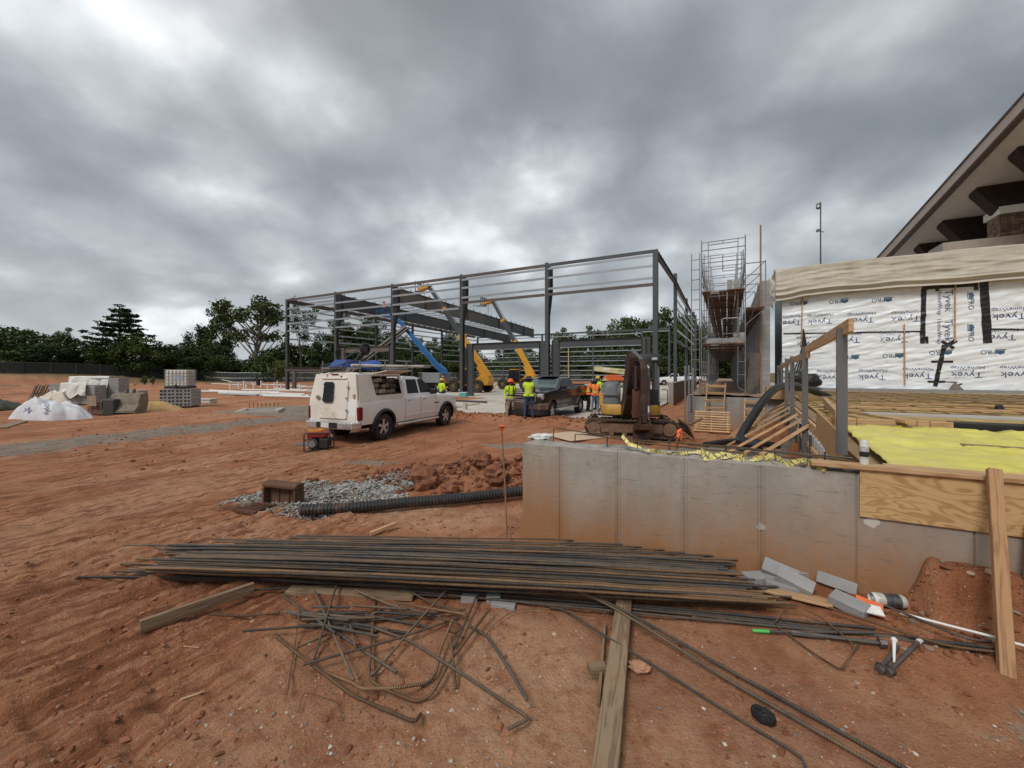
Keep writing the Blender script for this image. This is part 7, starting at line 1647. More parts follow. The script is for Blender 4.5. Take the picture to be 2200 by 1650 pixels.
po, pi_ = ringp(outer, [(ox0+.05,oz0),(ox1,oz0),(ox1-.03,oz1),(ox0-.02,oz1)])
mb = MB(); n_ = len(po); mb.add([wallpt(x,z,-1) for x, z in po] + [wallpt(x,z,-1) for x, z in pi_], [(i,(i+1) % n_, n_+(i+1) % n_, n_+i) for i in range(n_)]); mb.build('cap_side', M_cap, wt, solid=.02)
mb = MB(); mb.tube([wallpt(x,z,-1) for x, z in pi_] + [wallpt(*pi_[0],-1)], .014, 6); mb.build('opening_seal', M_blackpl, wt)
mb = MB(); mb.box(((cx0+cx1)/2,-.25,1.66),(cx1-cx0-.1,.06,.7)); mb.build('shelf_back', M_dark, wt)
for z in (1.44, 1.62, 1.80): mb = MB(); mb.box(((ox0+ox1)/2,-.55,z),(ox1-ox0,.5,.02)); mb.build('shelf', M_brown_steel, wt)
rg = random.Random(5); Mbx = [mat('parts_box_pale', (.48,.43,.36), .7, rnd=.2), mat('parts_box_tan', (.30,.22,.14), .7, rnd=.2), mat('parts_box_dark', (.10,.085,.08), .7, rnd=.3)]
for z, h in ((1.45,.15),(1.63,.14),(1.81,.13)):
    x = ox0 + .06
    while x < ox1 - .12:
        w_ = rg.uniform(.08,.16); hh = h*rg.uniform(.6,1); mb = MB(); mb.box((x+w_/2,-.6-rg.uniform(0,.1),z+.005+hh/2),(w_-.012,.2,hh)); mb.build('parts_box', Mbx[0] if x < (ox0+ox1)/2 and rg.random() < .8 else rg.choice(Mbx[1:]), wt); x += w_
# raised hatch
mb = MB(); mb.prism([(ox0-.05,-.81,2.05),(ox1+.02,-.81,2.05),(ox1-.02,-1.36,2.15),(ox0+.02,-1.36,2.15)], (0,0,.025)); mb.build('side_hatch', M_cap, wt)
for x in (ox0+.05, ox1-.05): mb = MB(); mb.cyl((x,-.9,1.7),(x,-1.25,2.12),.008,n=5); mb.build('gas_strut', M_galv, wt)
# rear panel with door
def rear_panel(y0, y1, z0, z1, d, r, nm, m, par=wt):
    mb = MB(); mb.prism([(XR-.005-d + .10*max(0,(z-1.33)/.67), y, z) for y, z in rrect(y0,y1,z0,z1,r,4)], (.03,0,0)); return mb.build(nm, m, par, bevel=.006)
mb = MB(); mb.prism([(XR-.012,-.86,.64),(XR-.012,.86,.64),(XR-.012,.95,1.25),(XR+.085,.79,2.06),(XR+.085,-.79,2.06),(XR-.012,-.95,1.25)], (.06,0,0)); mb.build('rear_panel', M_cap, wt)
dd = rear_panel(-.56,.56,.74,1.88,.045,.06,'rear_door', M_cap)
mb = MB(); mb.prism([(XR-.062 + .10*max(0,(z-1.33)/.67), y, z) for y, z in rrect(-.02,.36,1.24,1.80,.09,5)], (.02,0,0)); mb.build('door_window', M_glass, dd)
mb = MB(); mb.tube([(XR-.058 + .10*max(0,(z-1.33)/.67), y, z) for y, z in rrect(-.035,.375,1.225,1.815,.09,5)], .012, 6); mb.build('window_seal', M_blackpl, dd)
for z in (1.0, 1.35, 1.68): mb = MB(); mb.box((XR-.05 + .10*max(0,(z-1.33)/.67),-.57,z),(.02,.06,.05)); mb.build('hinge', M_galv, dd)
mb = MB(); q = (XR-.055, .55, 1.36); mb.prism([(XR-.056,.66,1.36),(XR-.056,.56,1.44),(XR-.056,.46,1.36),(XR-.056,.56,1.28)], (.008,0,0)); mb.build('emblem', mat('emblem_grey', (.18,.18,.18), .4), dd)
mb = MB(); mb.tube([(XR+.04,-.5,1.93),(XR+.04,.5,1.93)], .028, 8); mb.build('drip_rail', M_cap, wt, smooth=40); mb = MB(); mb.box((XR+.075,.0,2.05),(.03,.26,.04)); mb.build('brake_lamp', M_redlens, wt)
mb = MB(); mb.box((XR-.0,-.80,1.42),(.03,.06,.12)); mb.build('side_sticker', mat('tan_sticker', (.45,.32,.18), .6), wt)
mb = MB(); mb.box((info['fa']-.72, -(info['sy'](1,.98)+.003), .98),(.32,.006,.04)); mb.build('badge', mat('badge_dark', (.06,.05,.05), .5), wt)
# front end
mb = MB(); P = [(2.72,-.85),(2.86,-.6),(2.88,.6),(2.72,.85),(2.6,.98),(2.45,1.0),(2.45,-1.0),(2.6,-.98)]; mb.prism([(x,y,.5) for x, y in P], (0,0,.24)); mb.build('front_bumper', M_chrome, wt, bevel=.03)
mb = MB(); mb.box((2.72,0,.98),(.06,1.1,.34)); mb.build('grille', M_chrome, wt, bevel=.02)
for s in (-1, 1): mb = MB(); mb.box((2.62,s*.74,.98),(.2,.28,.28)); mb.build('headlight', M_clearlens, wt, bevel=.04)
mb = MB(); mb.cyl((1.0,-.75,1.4),(1.0,-.75,1.42),.01); 
# rack with tubes, barrow and blue tarp on the cap
rack = thing('roof_rack_load', 'bundle of long metal tubes on a rack above the white cap', 'tubes', tuple(wt.matrix_basis @ Vector((-1.8,0,2.12))), wt.rotation_euler.z)
for x in (-2.6,-1.5,-.4,.55):
    if x < -.3: mb = MB(); mb.beam((x+1.8,-.8,.12),(x+1.8,.8,.12),.05,.05); mb.cyl((x+1.8,-.75,-.03),(x+1.8,-.75,.35),.02,n=6); mb.cyl((x+1.8,.75,-.03),(x+1.8,.75,.35),.02,n=6); mb.build('cross_bar', M_galv, rack)
for k, (y, z, x0_, x1_, r_) in enumerate(((-.72,.20,-1.1,2.4,.03),(-.62,.18,-1.0,3.0,.025),(-.55,.22,-.9,2.7,.02),(-.48,.17,-.8,2.2,.03),(-.35,.18,-.6,1.8,.02))):
    mb = MB(); mb.cyl((x0_,y,z),(x1_,y,z+.01),r_,n=8); mb.build('tube', M_galv if k % 2 else M_cap, rack, smooth=40)
bw_ = thing('wheelbarrow', 'upturned wheelbarrow with one black wheel tied on the white cap', 'wheelbarrow', tuple(wt.matrix_basis @ Vector((-2.3,.1,2.24))), wt.rotation_euler.z)
mb = MB(); mb.lathe([(.12,-.05),(.17,-.06),(.21,-.03),(.21,.03),(.17,.06),(.12,.05)], (.55,-.25,.62), 'y', 20); mb.build('wheel', M_rubber, bw_, smooth=40); mb = MB(); mb.lathe([(.12,-.02),(.12,.02),(.03,.04),(0,.04)], (.55,-.25,.62), 'y', 12); mb.lathe([(.12,-.02),(0,-.04)], (.55,-.25,.62), 'y', 12); mb.build('hub', M_steel, bw_)
for s in (-.28, .28): mb = MB(); mb.tube(bent([(-.7,s,.05),(.1,s,.25),(.5,s*.35-.15,.62)],.1), .018, 6); mb.build('handle', M_steel, bw_)
for s in (-.2, .2): mb = MB(); mb.tube(bent([(-.15,s,.2),(-.25,s,.55),(-.05,s,.62)],.05), .014, 5); mb.build('leg', M_steel, bw_)
mb = MB(); mb.loft([[(x,y,.04) for x, y in rrect(-.45,.5,-.36,.36,.1,3)], [(x,y,.26) for x, y in rrect(-.25,.3,-.24,.24,.08,3)]]); mb.build('tray', mat('barrow_blue', (.02,.06,.22), .5), bw_)
crumple('blue_tarp', wt.matrix_basis @ Vector((-1.55,-.2,2.3)), .40, (1.0,.8,.5), mat('tarp_blue', (.03,.09,.36), .5), 'folded bright blue tarp on the roof of the white cap', 'tarp', 41, .4, True)
mb = MB(); mb.beam(wt.matrix_basis @ Vector((-2.95,.35,2.1)), wt.matrix_basis @ Vector((-1.4,.0,2.45)), .06, .06); tag(mb.build('rack_pole', M_steel, org=tuple(wt.matrix_basis @ Vector((-2.9,.3,2.1)))), 'dark pole sloping up beside the blue tarp on the cap', 'pole')
# generator
gq = Gd(686,966); gen = thing('generator', 'portable generator in black tube frame with red tank', 'generator', (gq.x,gq.y,gz(gq.x,gq.y)), R(10))
M_red = mat('generator_red', (.30,.02,.02), .4, 0, .1, 5)
for s in (-.22, .22): mb = MB(); mb.tube(bent([(-.32,s,.03),(.32,s,.03),(.32,s,.50),(-.32,s,.50),(-.32,s,.03)],.07), .016, 7); mb.build('frame_hoop', M_blackpl, gen, smooth=40)
for x, z in ((-.32,.3),(.32,.3),(-.2,.03),(.2,.03)): mb = MB(); mb.cyl((x,-.22,z),(x,.22,z),.014,n=6); mb.build('frame_bar', M_blackpl, gen)
mb = MB(); mb.box((-.02,0,.44),(.5,.4,.14)); mb.build('fuel_tank', M_red, gen, bevel=.04); mb = MB(); mb.cyl((-.12,-.18,.22),(-.12,.18,.22),.13,n=16); mb.box((-.12,0,.2),(.2,.3,.26)); mb.build('engine', M_steel, gen, smooth=30); mb = MB(); mb.box((.16,-.02,.22),(.24,.38,.26)); mb.build('control_panel', M_blackpl, gen, bevel=.02); mb = MB(); mb.cyl((-.12,-.2,.22),(-.12,-.235,.22),.09,n=16); mb.build('recoil_starter', M_galv, gen, smooth=30)
P = [(.2*math.cos(a*.7) - .08, .12*math.sin(a*.7), .53 + .012*(a % 4)) for a in range(30)]; cd = thing('extension_cord', 'coiled orange extension cord on top of the generator', 'cord', (gq.x,gq.y,gz(gq.x,gq.y)), R(10)); mb = MB(); mb.tube(smooth_path(P,3), .011, 6); mb.build('coil', mat('cord_orange', (.60,.25,.03), .6), cd, smooth=50)
mb = MB(); q = Gd(650,958); mb.box((q.x,q.y,gz(q.x,q.y)+.05),(.35,.12,.08)); tag(mb.build('metal_tray', M_galv, org=(q.x,q.y,0)), 'short grey metal tray lying left of the generator', 'tray')
# dark pickup
A = Gd(1185,901); B = Gd(1241,887); hd = (A-B).normalized(); lf = Z.cross(hd); C_ = (A+B)/2 - lf*.84
bt = thing('dark_pickup', 'dark crew cab pickup parked on the slab among the workers', 'pickup truck', (C_.x,C_.y,.0), math.atan2(hd.y,hd.x))
i2 = pickup(bt, M_blackp, wb=3.64, xr=-2.95, xf=2.75, hood_front=1.24, belt=1.38, rail=1.42, cab=(-1.05,1.0), roof=1.88, mirror=M_blackp, handle=M_blackp, rimm=M_alloy, r=.40, ws=M_shield)
mb = MB(); mb.box((2.74,0,1.02),(.10,1.12,.36)); mb.build('grille', M_blackpl, bt, bevel=.02)
for z in (.90, 1.02, 1.14): mb = MB(); mb.box((2.80,0,z),(.03,1.04,.045)); mb.build('grille_bar', M_chrome, bt)
mb = MB(); mb.tube([(2.80,y,z) for y, z in rrect(-.58,.58,.82,1.22,.08,3)] + [(2.80,.58,1.14)], .022, 6); mb.build('grille_frame', M_chrome, bt, smooth=40)
gt_ = place_text('GMC', .2, M_redlens, bt.matrix_basis @ Matrix.Translation((2.83,0,1.02)) @ Matrix.Rotation(R(90),4,'Z') @ Matrix.Rotation(R(90),4,'X'), bt)
for s in (-1, 1):
    hl = MB(); hl.box((2.60,s*.75,1.05),(.30,.32,.27)); h_ = hl.build('headlight', M_clearlens, bt, bevel=.04); mb = MB(); mb.box((2.57,s*.885,1.05),(.2,.06,.18)); mb.build('turn_lamp', M_amber, h_, bevel=.01)
    mb = MB(); mb.box((2.79,s*.72,.60),(.06,.2,.14)); mb.build('fog_lamp', M_blackpl, bt); mb = MB(); mb.cyl((2.80,s*.72,.60),(2.835,s*.72,.60),.045); mb.build('fog_lens', M_clearlens, bt)
mb = MB(); P = [(2.70,-.98),(2.84,-.8),(2.88,0),(2.84,.8),(2.70,.98),(2.4,1.01),(2.4,-1.01)]; mb.prism([(x,y,.50) for x, y in P], (0,0,.27)); mb.build('front_bumper', mat('brown_chrome', (.36,.29,.26), .22, .9, .1, 4), bt, bevel=.03)
mb = MB(); mb.prism([(x-.02,y*.98,.26) for x, y in P], (0,0,.23)); mb.build('air_dam', M_blackpl, bt, bevel=.02)
mb = MB(); mb.box((-2.0,0,1.455),(1.75,1.6,.04)); mb.build('bed_shade_panel', M_blackpl, bt)  # black panel stands in for the shade inside the open bed
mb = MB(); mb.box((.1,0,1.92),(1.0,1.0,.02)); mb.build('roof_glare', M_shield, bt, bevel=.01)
mb = MB(); mb.box((.4,.25,1.94),(.15,.12,.05)); mb.build('roof_antenna', M_blackpl, bt, bevel=.02)
mb = MB(); mb.box((-2.98,0,.65),(.12,1.9,.2)); mb.build('rear_bumper', M_chrome, bt, bevel=.03)
for s in (-1, 1): mb = MB(); mb.box((-2.9,s*.93,1.1),(.14,.12,.42)); mb.build('tail_light', M_redlens, bt, bevel=.02)
# small white pickup far behind the retaining wall
q = Vd(1446,826,66); wp2 = thing('white_pickup', 'small white pickup far off behind the retaining wall', 'pickup truck', (q.x,q.y,gz(q.x,q.y)), R(178)); pickup(wp2, M_white)
q = Vd(1478,824,72); wp3 = thing('white_pickup', 'second white pickup beyond the first, mostly behind the steel stakes', 'pickup truck', (q.x,q.y,gz(q.x,q.y)), R(170)); pickup(wp3, M_white)

# ------------------------------------------------------------------ mini excavator
ex = thing('mini_excavator', 'muddy mini excavator with folded dark boom standing on rubber tracks', 'excavator', (3.95,13.63,gz(3.95,13.63)), R(-13))
M_exy = mat('faded_excavator_yellow', (.50,.29,.06), .5, 0, .12, 3, dirt=(.26,.14,.07), dirt_amt=.25); M_exg = mat('excavator_grey', (.12,.13,.14), .5, 0, .1, 3, dirt=(.18,.12,.08), dirt_amt=.15); M_boom = mat('dark_brown_boom', (.045,.024,.018), .38, .1, .3, 3, dirt=(.13,.07,.045), dirt_amt=.25); M_track = mat('muddy_track_rubber', (.05,.036,.028), .9, 0, .3, 9, dirt=(.20,.10,.055), dirt_amt=.4); M_mudfr = mat('muddy_track_frame', (.17,.10,.06), .85, 0, .25, 6, bump=.3, bscale=15)
TL, TR, TW = 1.15, .27, .38
for s in (-1, 1):
    yy = s*.78; loop = []
    for a in np.linspace(-90, 90, 12): loop.append((TL + TR*math.cos(R(a)), TR + TR*math.sin(R(a))))
    for k in range(1, 10): loop.append((TL - 2*TL*k/10, 2*TR - .02*math.sin(k/10*math.pi)))
    for a in np.linspace(90, 270, 12): loop.append((-TL + TR*math.cos(R(a)), TR + TR*math.sin(R(a))))
    for k in range(1, 10): loop.append((-TL + 2*TL*k/10, 0))
    n_ = len(loop); mb = MB(); th = .035
    def inset(i):
        a = Vector(loop[i-1]); b = Vector(loop[(i+1) % n_]); d = (b-a).normalized(); return Vector(loop[i]) + Vector((-d.y, d.x))*th
    P = []
    for i in range(n_):
        q = inset(i)
        P += [(loop[i][0], yy-TW/2, loop[i][1]), (loop[i][0], yy+TW/2, loop[i][1]), (q.x, yy+TW/2, q.y), (q.x, yy-TW/2, q.y)]
    F = []
    for i in range(n_):
        j = (i+1) % n_
        for k in range(4): F.append((4*i+k, 4*i+(k+1) % 4, 4*j+(k+1) % 4, 4*j+k))
    mb.add(P, F); tk_ = mb.build('track', M_track, ex)
    # lugs around the loop
    segs = [(Vector(loop[i]), Vector(loop[(i+1) % n_])) for i in range(n_)]; tot = sum((b-a).length for a, b in segs); cnt = 44; d = 0; si = 0; acc = 0; lug = MB()
    for k in range(cnt):
        dd_ = tot*k/cnt
        while acc + (segs[si][1]-segs[si][0]).length < dd_: acc += (segs[si][1]-segs[si][0]).length; si += 1
        a, b = segs[si]; u = (dd_-acc)/(b-a).length; p = a.lerp(b, u); dr_ = (b-a).normalized(); nn = Vector((dr_.y, -dr_.x)); c = p + nn*.012
        lug.beam((c.x, yy-TW/2-.005, c.y), (c.x, yy+TW/2+.005, c.y), .06, .035, Vector((nn.x,0,nn.y)))
    lug.build('track_lugs', M_track, tk_)
    mb = MB(); mb.box((0,yy,TR),(2*TL-.35,.24,.34)); mb.build('track_frame', M_mudfr, ex, bevel=.04)
    for x in (-TL, TL): mb = MB(); mb.cyl((x,yy-s*.1,TR),(x,yy+s*.18,TR),.2,n=20); mb.cyl((x,yy+s*.17,TR),(x,yy+s*.2,TR),.1,n=14); mb.build('sprocket', M_mudfr, ex, smooth=30)
    for x in (-.6,-.2,.2,.6): mb = MB(); mb.cyl((x,yy-.12,.1),(x,yy+.12,.1),.075,n=12); mb.build('roller', M_mudfr, ex, smooth=30)
mb = MB(); mb.box((0,0,.42),(1.1,1.3,.26)); mb.cyl((0,0,.5),(0,0,.68),.42,n=24); mb.build('car_body', M_boom, ex, smooth=30)
# blade
for s in (-.45,.45): mb = MB(); mb.beam((.6,s,.38),(1.75,s,.24),.12,.14); mb.build('blade_arm', M_blackpl, ex)
bl = MB(); bl.grid(lambda u, v: (1.78 + .07*math.cos(v*3.1), -.98 + 1.96*u, .02 + .42*v), 8, 6); bl.build('blade', M_mudfr, ex, smooth=40, solid=.03)
mb = MB(); mb.beam((1.7,-.95,.45),(2.1,-.75,.62),.1,.05); mb.build('blade_corner', M_mudfr, ex)
# house: front faces the near side (local -y)
Hs = rrect(-.92,.92,-.72,.95,.32,6)
mb = MB(); mb.loft([[(x,y,.68) for x, y in Hs], [(x*1.02,y*1.02,.74) for x, y in Hs], [(x*1.02,y*1.02,.98) for x, y in Hs], [(x,y,1.0) for x, y in Hs]]); mb.build('house_base', M_exy, ex, smooth=40)
mb = MB(); mb.loft([[(x,y,z) for x, y in rrect(-.93+i_,-.30-i_*.3,-.55+i_,.93-i_,.18,5)] for z, i_ in ((1.0,0),(1.5,.02),(1.68,.10),(1.72,.2))]); mb.build('engine_cover', M_exg, ex, smooth=40)
mb = MB(); mb.loft([[(x,y,z) for x, y in rrect(-.99,-.70,-.50,.96,.14,5)] for z in (.95,1.25,1.36)]); mb.build('corner_cover', M_exy, ex, smooth=40)
mb = MB(); mb.box((-.62,-.575,1.28),(.55,.03,.02)); mb.build('cover_seam', M_dark, ex)
mb = MB(); mb.lathe([(.30,-.06),(.32,-.03),(.32,.03),(.3,.06)], (-.36,-.2,1.36), 'x', 24); mb.build('hydraulic_drum', M_exg, ex, smooth=40)
mb = MB(); mb.box((.42,.0,1.05),(.95,1.3,.1)); mb.build('floor_plate', M_blackpl, ex); mb = MB(); mb.box((.42,-.6,1.25),(.9,.06,.5)); mb.build('front_guard', M_blackpl, ex, bevel=.02)
mb = MB(); mb.box((.42,.25,1.25),(.5,.48,.14)); mb.box((.42,.5,1.58),(.48,.14,.62)); mb.build('seat', M_blackpl, ex, bevel=.05)
for x in (.12,.72): mb = MB(); mb.box((x,0,1.35),(.16,.45,.25)); mb.cyl((x,-.1,1.45),(x,-.14,1.75),.015); mb.sphere((x,-.14,1.77),.035,8,6); mb.build('control_stand', M_blackpl, ex, bevel=.0)
for x, y in ((.86,-.6),(.86,.62),(-.05,.62),(.02,-.58)): mb = MB(); mb.tube([(x,y,1.0),(x,y,1.9),(x*.97,y*.97,2.5)], .035 if (x,y) == (.86,-.6) else .03, 7); mb.build('canopy_post', M_exg, ex, smooth=40)
mb = MB(); mb.loft([[(x,y,z) for x, y in rrect(-.12+i_,.98-i_,-.75+i_,.75-i_,.12,4)] for z, i_ in ((2.36,.0),(2.56,-.0),(2.63,.05))]); mb.build('canopy_roof', M_blackpl, ex, smooth=40)
mb = MB(); mb.box((.72,-.78,2.46),(.17,.06,.1)); mb.build('work_lamp', M_clearlens, ex, bevel=.02); mb = MB(); mb.tube(bent([(.95,-.66,1.5),(1.12,-.66,1.5),(1.12,-.66,1.05),(.95,-.66,1.0)],.06), .014, 6); mb.build('grab_handle', M_blackpl, ex)
# boom, arm and bucket (world positions turned into the excavator's space)
def exl(p): return ex.matrix_basis.inverted() @ Vector(p)
g0 = gz(3.7, 11.9)
def plate(pts, w, nm, m):
    """side profile in the vertical plane through x = X, extruded across"""
    mb = MB(); mb.prism([exl((x - w/2, y, z)) for x, y, z in pts], exl((1,0,0)) * 0 + (exl((w,0,0)) - exl((0,0,0)))); return mb.build(nm, m, ex, bevel=.012)
Xb = 3.62
plate([(Xb,13.1,.75),(Xb,12.85,.70),(Xb,12.4,1.3),(Xb,12.12,2.0),(Xb,12.02,2.55),(Xb,12.14,2.70),(Xb,12.36,2.62),(Xb,12.62,2.0),(Xb,12.86,1.3),(Xb,13.15,1.0)], .26, 'boom', M_boom)
plate([(Xb+.26,12.25,2.45),(Xb+.26,11.98,2.50),(Xb+.26,11.86,2.2),(Xb+.22,11.76,1.2),(Xb+.20,11.74,.62),(Xb+.20,11.90,.58),(Xb+.22,12.02,1.2),(Xb+.26,12.2,2.1)], .20, 'arm', M_boom)
plate([(Xb+.02,12.3,2.2),(Xb+.02,11.95,2.3),(Xb+.02,11.86,1.6),(Xb+.02,12.0,1.5)], .07, 'arm_plate', M_boom)
plate([(Xb+.12,12.05,.75),(Xb+.12,11.95,.75),(Xb+.12,11.92,1.55),(Xb+.12,12.05,1.6)], .34, 'thumb_plate', mat('rusty_bucket_back', (.11,.045,.028), .6, .1, .25, 5))
plate([(Xb+.12,12.2,1.5),(Xb+.12,12.08,1.5),(Xb+.12,12.04,2.3),(Xb+.12,12.2,2.35)], .16, 'boom_cheek', M_boom)
def cylr(a, b, r, f, nm='hydraulic_cylinder'):
    a = Vector(a); b = Vector(b); m_ = a.lerp(b, f); mb = MB(); mb.cyl(exl(a), exl(m_), r, n=14); c_ = mb.build(nm, M_exg if r > .05 else M_boom, ex, smooth=40); mb = MB(); mb.cyl(exl(m_), exl(b), r*.55, n=10); mb.build('piston_rod', M_chrome, c_, smooth=40)
cylr((Xb-.02,12.2,2.78),(Xb+.42,11.95,2.22),.075,.62); cylr((Xb+.1,12.9,.85),(Xb+.1,12.1,1.75),.06,.6); cylr((Xb+.38,12.0,2.0),(Xb+.34,11.70,.72),.05,.68)
for s in (-.14, .14): plate([(Xb+.20+s,11.74,.95),(Xb+.20+s,11.62,.9),(Xb+.20+s,11.58,.55),(Xb+.20+s,11.70,.52)], .03, 'bucket_link', M_boom)
mb = MB(); prof = [(11.58,.56),(11.90,.58),(12.08,.40),(12.10,.15),(11.95,.0),(11.70,-.02),(11.66,.05),(11.90,.12),(11.96,.28),(11.80,.40),(11.6,.42)]
mb.prism([exl((Xb-.02,y,z+g0)) for y, z in prof], exl((.44,0,0)) - exl((0,0,0))); mb.build('bucket', M_boom, ex)
for k in range(4): mb = MB(); mb.beam(exl((Xb+.03+.115*k,11.74,.03+g0)), exl((Xb+.03+.115*k,11.56,.02+g0)), .045, .03); mb.build('bucket_tooth', M_mudfr, ex)
for k in range(5):
    a = Vector((Xb-.08+.03*k,12.6,1.15)); P = smooth_path([a, a + Vector((-.05,-.35,.45)), a + Vector((.02,-.5,1.1)), Vector((Xb+.1+.04*k,12.0,2.45)), Vector((Xb+.25,11.85,2.1))], 4); mb = MB(); mb.tube([exl(p) for p in P], .014, 6); mb.build('hydraulic_hose', M_blackpl, ex, smooth=40)
# ------------------------------------------------------------------ telehandlers and lifts
def big_wheel(t, x, y, r, w, s): 
    wh = wheel(t, x, y, s, r, mat('dusty_hub', (.16,.11,.05), .7, 0, .2, 6), w, 6); return wh
def telehandler(loc, rz, ang, Ln, label, text=None, fork_tilt=0):
    t = thing('telehandler', label, 'telehandler', loc, rz); r = .66
    for x in (-1.45, 1.55):
        for s in (-1, 1): big_wheel(t, x, s*.98, r, .42, s)
    mb = MB(); mb.prism([(x,-.62,z) for x, z in ((-2.4,.75),(2.3,.65),(2.5,.95),(1.0,1.15),(-.8,1.2),(-1.4,1.75),(-2.3,1.85),(-2.55,1.2))], (0,1.24,0)); mb.build('chassis', M_yellow, t, bevel=.05)
    mb = MB(); mb.box((.1,-.72,1.05),(1.5,.5,.6)); mb.build('engine_pod', M_yellow, t, bevel=.08)
    mb = MB(); mb.loft([[(x,y,z) for x, y in rrect(x0,x1,.15,.98,.1,3)] for z, x0, x1 in ((.9,-.6,.85),(1.7,-.55,.8),(2.4,-.45,.55))]); mb.build('cab', M_glass, t, smooth=40); mb = MB(); mb.box((.05,.56,2.45),(1.1,.9,.1)); mb.build('cab_roof', M_yellow, t, bevel=.03)
    for x, z in ((-.5,1.65),(.75,1.6)): 
        for y in (.17,.96): mb = MB(); mb.beam((x,y,.95),(x*.85,y,2.42),.07,.07); mb.build('cab_pillar', M_blackpl, t)
    pv = Vector((-1.95,-.05,1.95)); d = Vector((math.cos(ang),0,math.sin(ang))); up = Vector((-math.sin(ang),0,math.cos(ang)))
    mb = MB(); mb.beam(pv - d*.5, pv + d*Ln*.42, .42, .62, up); b1_ = mb.build('boom_base', M_yellow, t, bevel=.04)
    mb = MB(); mb.beam(pv + d*Ln*.40, pv + d*Ln*.72, .34, .46, up); mb.build('boom_middle', M_steel, t); mb = MB(); mb.beam(pv + d*Ln*.70, pv + d*Ln, .26, .34, up); mb.build('boom_tip', M_steel, t)
    mb = MB(); mb.beam(pv + d*Ln*.39, pv + d*Ln*.43, .54, .74, up); mb.build('boom_collar', M_yellow, t); mb = MB(); mb.beam(pv + d*Ln*.70, pv + d*Ln*.73, .42, .54, up); mb.build('boom_collar', M_yellow, t)
    mb = MB(); mb.beam(pv - d*.2 - up*.5, pv + d*1.2 - up*.28, .5, .5, up); mb.build('boom_foot', M_yellow, t, bevel=.05)
    mb = MB(); mb.cyl((-.3,-.05,1.1), pv + d*Ln*.25 - up*.3, .1, n=10); mb.build('lift_cylinder', M_steel, t)
    mb = MB(); mb.tube([pv + d*Ln*.42 + up*.42, pv + d*Ln*.98 + up*.32], .03, 6); mb.build('hose_line', M_blackpl, t)
    tip = pv + d*Ln; mb = MB(); mb.prism([tip + Vector((0,-.35,0)) + Vector((x,0,z)) for x, z in ((-.2,.25),(.7,.15),(1.3,-.25),(1.25,-.5),(.5,-.35),(-.1,-.25))], (0,.7,0)); mb.build('fork_head', M_yellow, t, bevel=.03)
    mb = MB()
    for z in (-.55,.35): mb.beam(tip + Vector((1.3,-.75,z)), tip + Vector((1.3,.75,z)), .08, .1)
    for y in (-.7,-.25,.25,.7): mb.beam(tip + Vector((1.3,y,-.6)), tip + Vector((1.3,y,.6)), .06, .06)
    mb.build('carriage', M_blackpl, t)
    for y in (-.45,.45): mb = MB(); mb.beam(tip + Vector((1.35,y,-.6)), tip + Vector((2.6,y,-.55)), .1, .05); mb.build('fork', M_blackpl, t)
    mb = MB(); mb.cyl(tip + Vector((.6,0,-.3)), tip + Vector((.6,0,-2.0)), .03, n=5); mb.build('sling', M_steel, t)
    for s in (-1, 1): mb = MB(); mb.beam((2.3,s*.7,.7),(3.0,s*.95,.15),.2,.14); mb.box((3.05,s*.97,.06),(.4,.35,.08)); mb.build('stabiliser', M_yellow, t)
    M = t.matrix_basis @ Matrix((d, up, Vector((0,-1,0)))).transposed().to_4x4()
    if text:
        for sgn in (1,):
            Mx = Matrix((-d, -up, Vector((0,-1,0)))).transposed().to_4x4() if False else Matrix((d, up, d.cross(up))).transposed().to_4x4(); Mx.translation = pv + d*Ln*.31 + Vector((0,.225,0)) if d.cross(up).y > 0 else pv + d*Ln*.31 + Vector((0,-.225,0)); place_text(text, .5, M_dark, t.matrix_basis @ Mx, t)
    Mx = Matrix((d, up, d.cross(up))).transposed().to_4x4(); mb = MB(); mb.box((0,0,0),(Ln*.14,.3,.006)); o = mb.build('name_plate', mat('plate_pale', (.6,.58,.54), .5), t); Mx.translation = pv + d*Ln*.17 + d.cross(up)*.216; o.matrix_basis = Mx
    return t
rzV = math.atan2(-V.y, -V.x)
Gd_t = Gd
def at_px(px, Y): return ((px-1100)/FOC*Y, Y, .0)
telehandler(at_px(1012,43.2), rzV, R(52), 12.6, 'yellow telehandler with raised dark boom beside the centre column')
telehandler(at_px(1112,50.5), rzV, R(59), 11.0, 'second yellow telehandler farther off, boom raised in the middle bay', 'JCB')
# blue boom lift
M_blue = mat('lift_blue', (.015,.13,.33), .42, 0, .08, 2); M_lgrey = mat('lift_grey', (.24,.25,.26), .55)
bx = at_px(936,44.5); bl_ = thing('boom_lift', 'blue telescopic boom lift with raised boom and grey turret', 'boom lift', bx, rzV)
for x in (-1.25,1.25):
    for s in (-1,1): wheel(bl_, x, s*1.0, s, .5, M_lgrey, .36, 5)
mb = MB(); mb.box((0,0,.75),(2.9,1.3,.4)); mb.build('chassis', M_blackpl, bl_, bevel=.05); mb = MB(); mb.loft([[(x,y,z) for x, y in rrect(-1.3,1.1,-1.05,1.05,.25,4)] for z in (1.0,1.9,2.05)]); mb.build('turret', M_lgrey, bl_, smooth=40); mb = MB(); mb.box((1.1,0,1.5),(.15,2.0,.8)); mb.build('turret_face', M_blue, bl_, bevel=.03)
p0 = Vector((-1.0,0,2.1)); pts_ = [(Vector((-1.0,0,2.0)), Vector((4.0,0,6.2))), (Vector((3.8,0,6.05)), Vector((6.2,0,8.1)))]
dv = Vector((6.3,0,5.95)).normalized(); upv = Vector((-dv.z,0,dv.x))
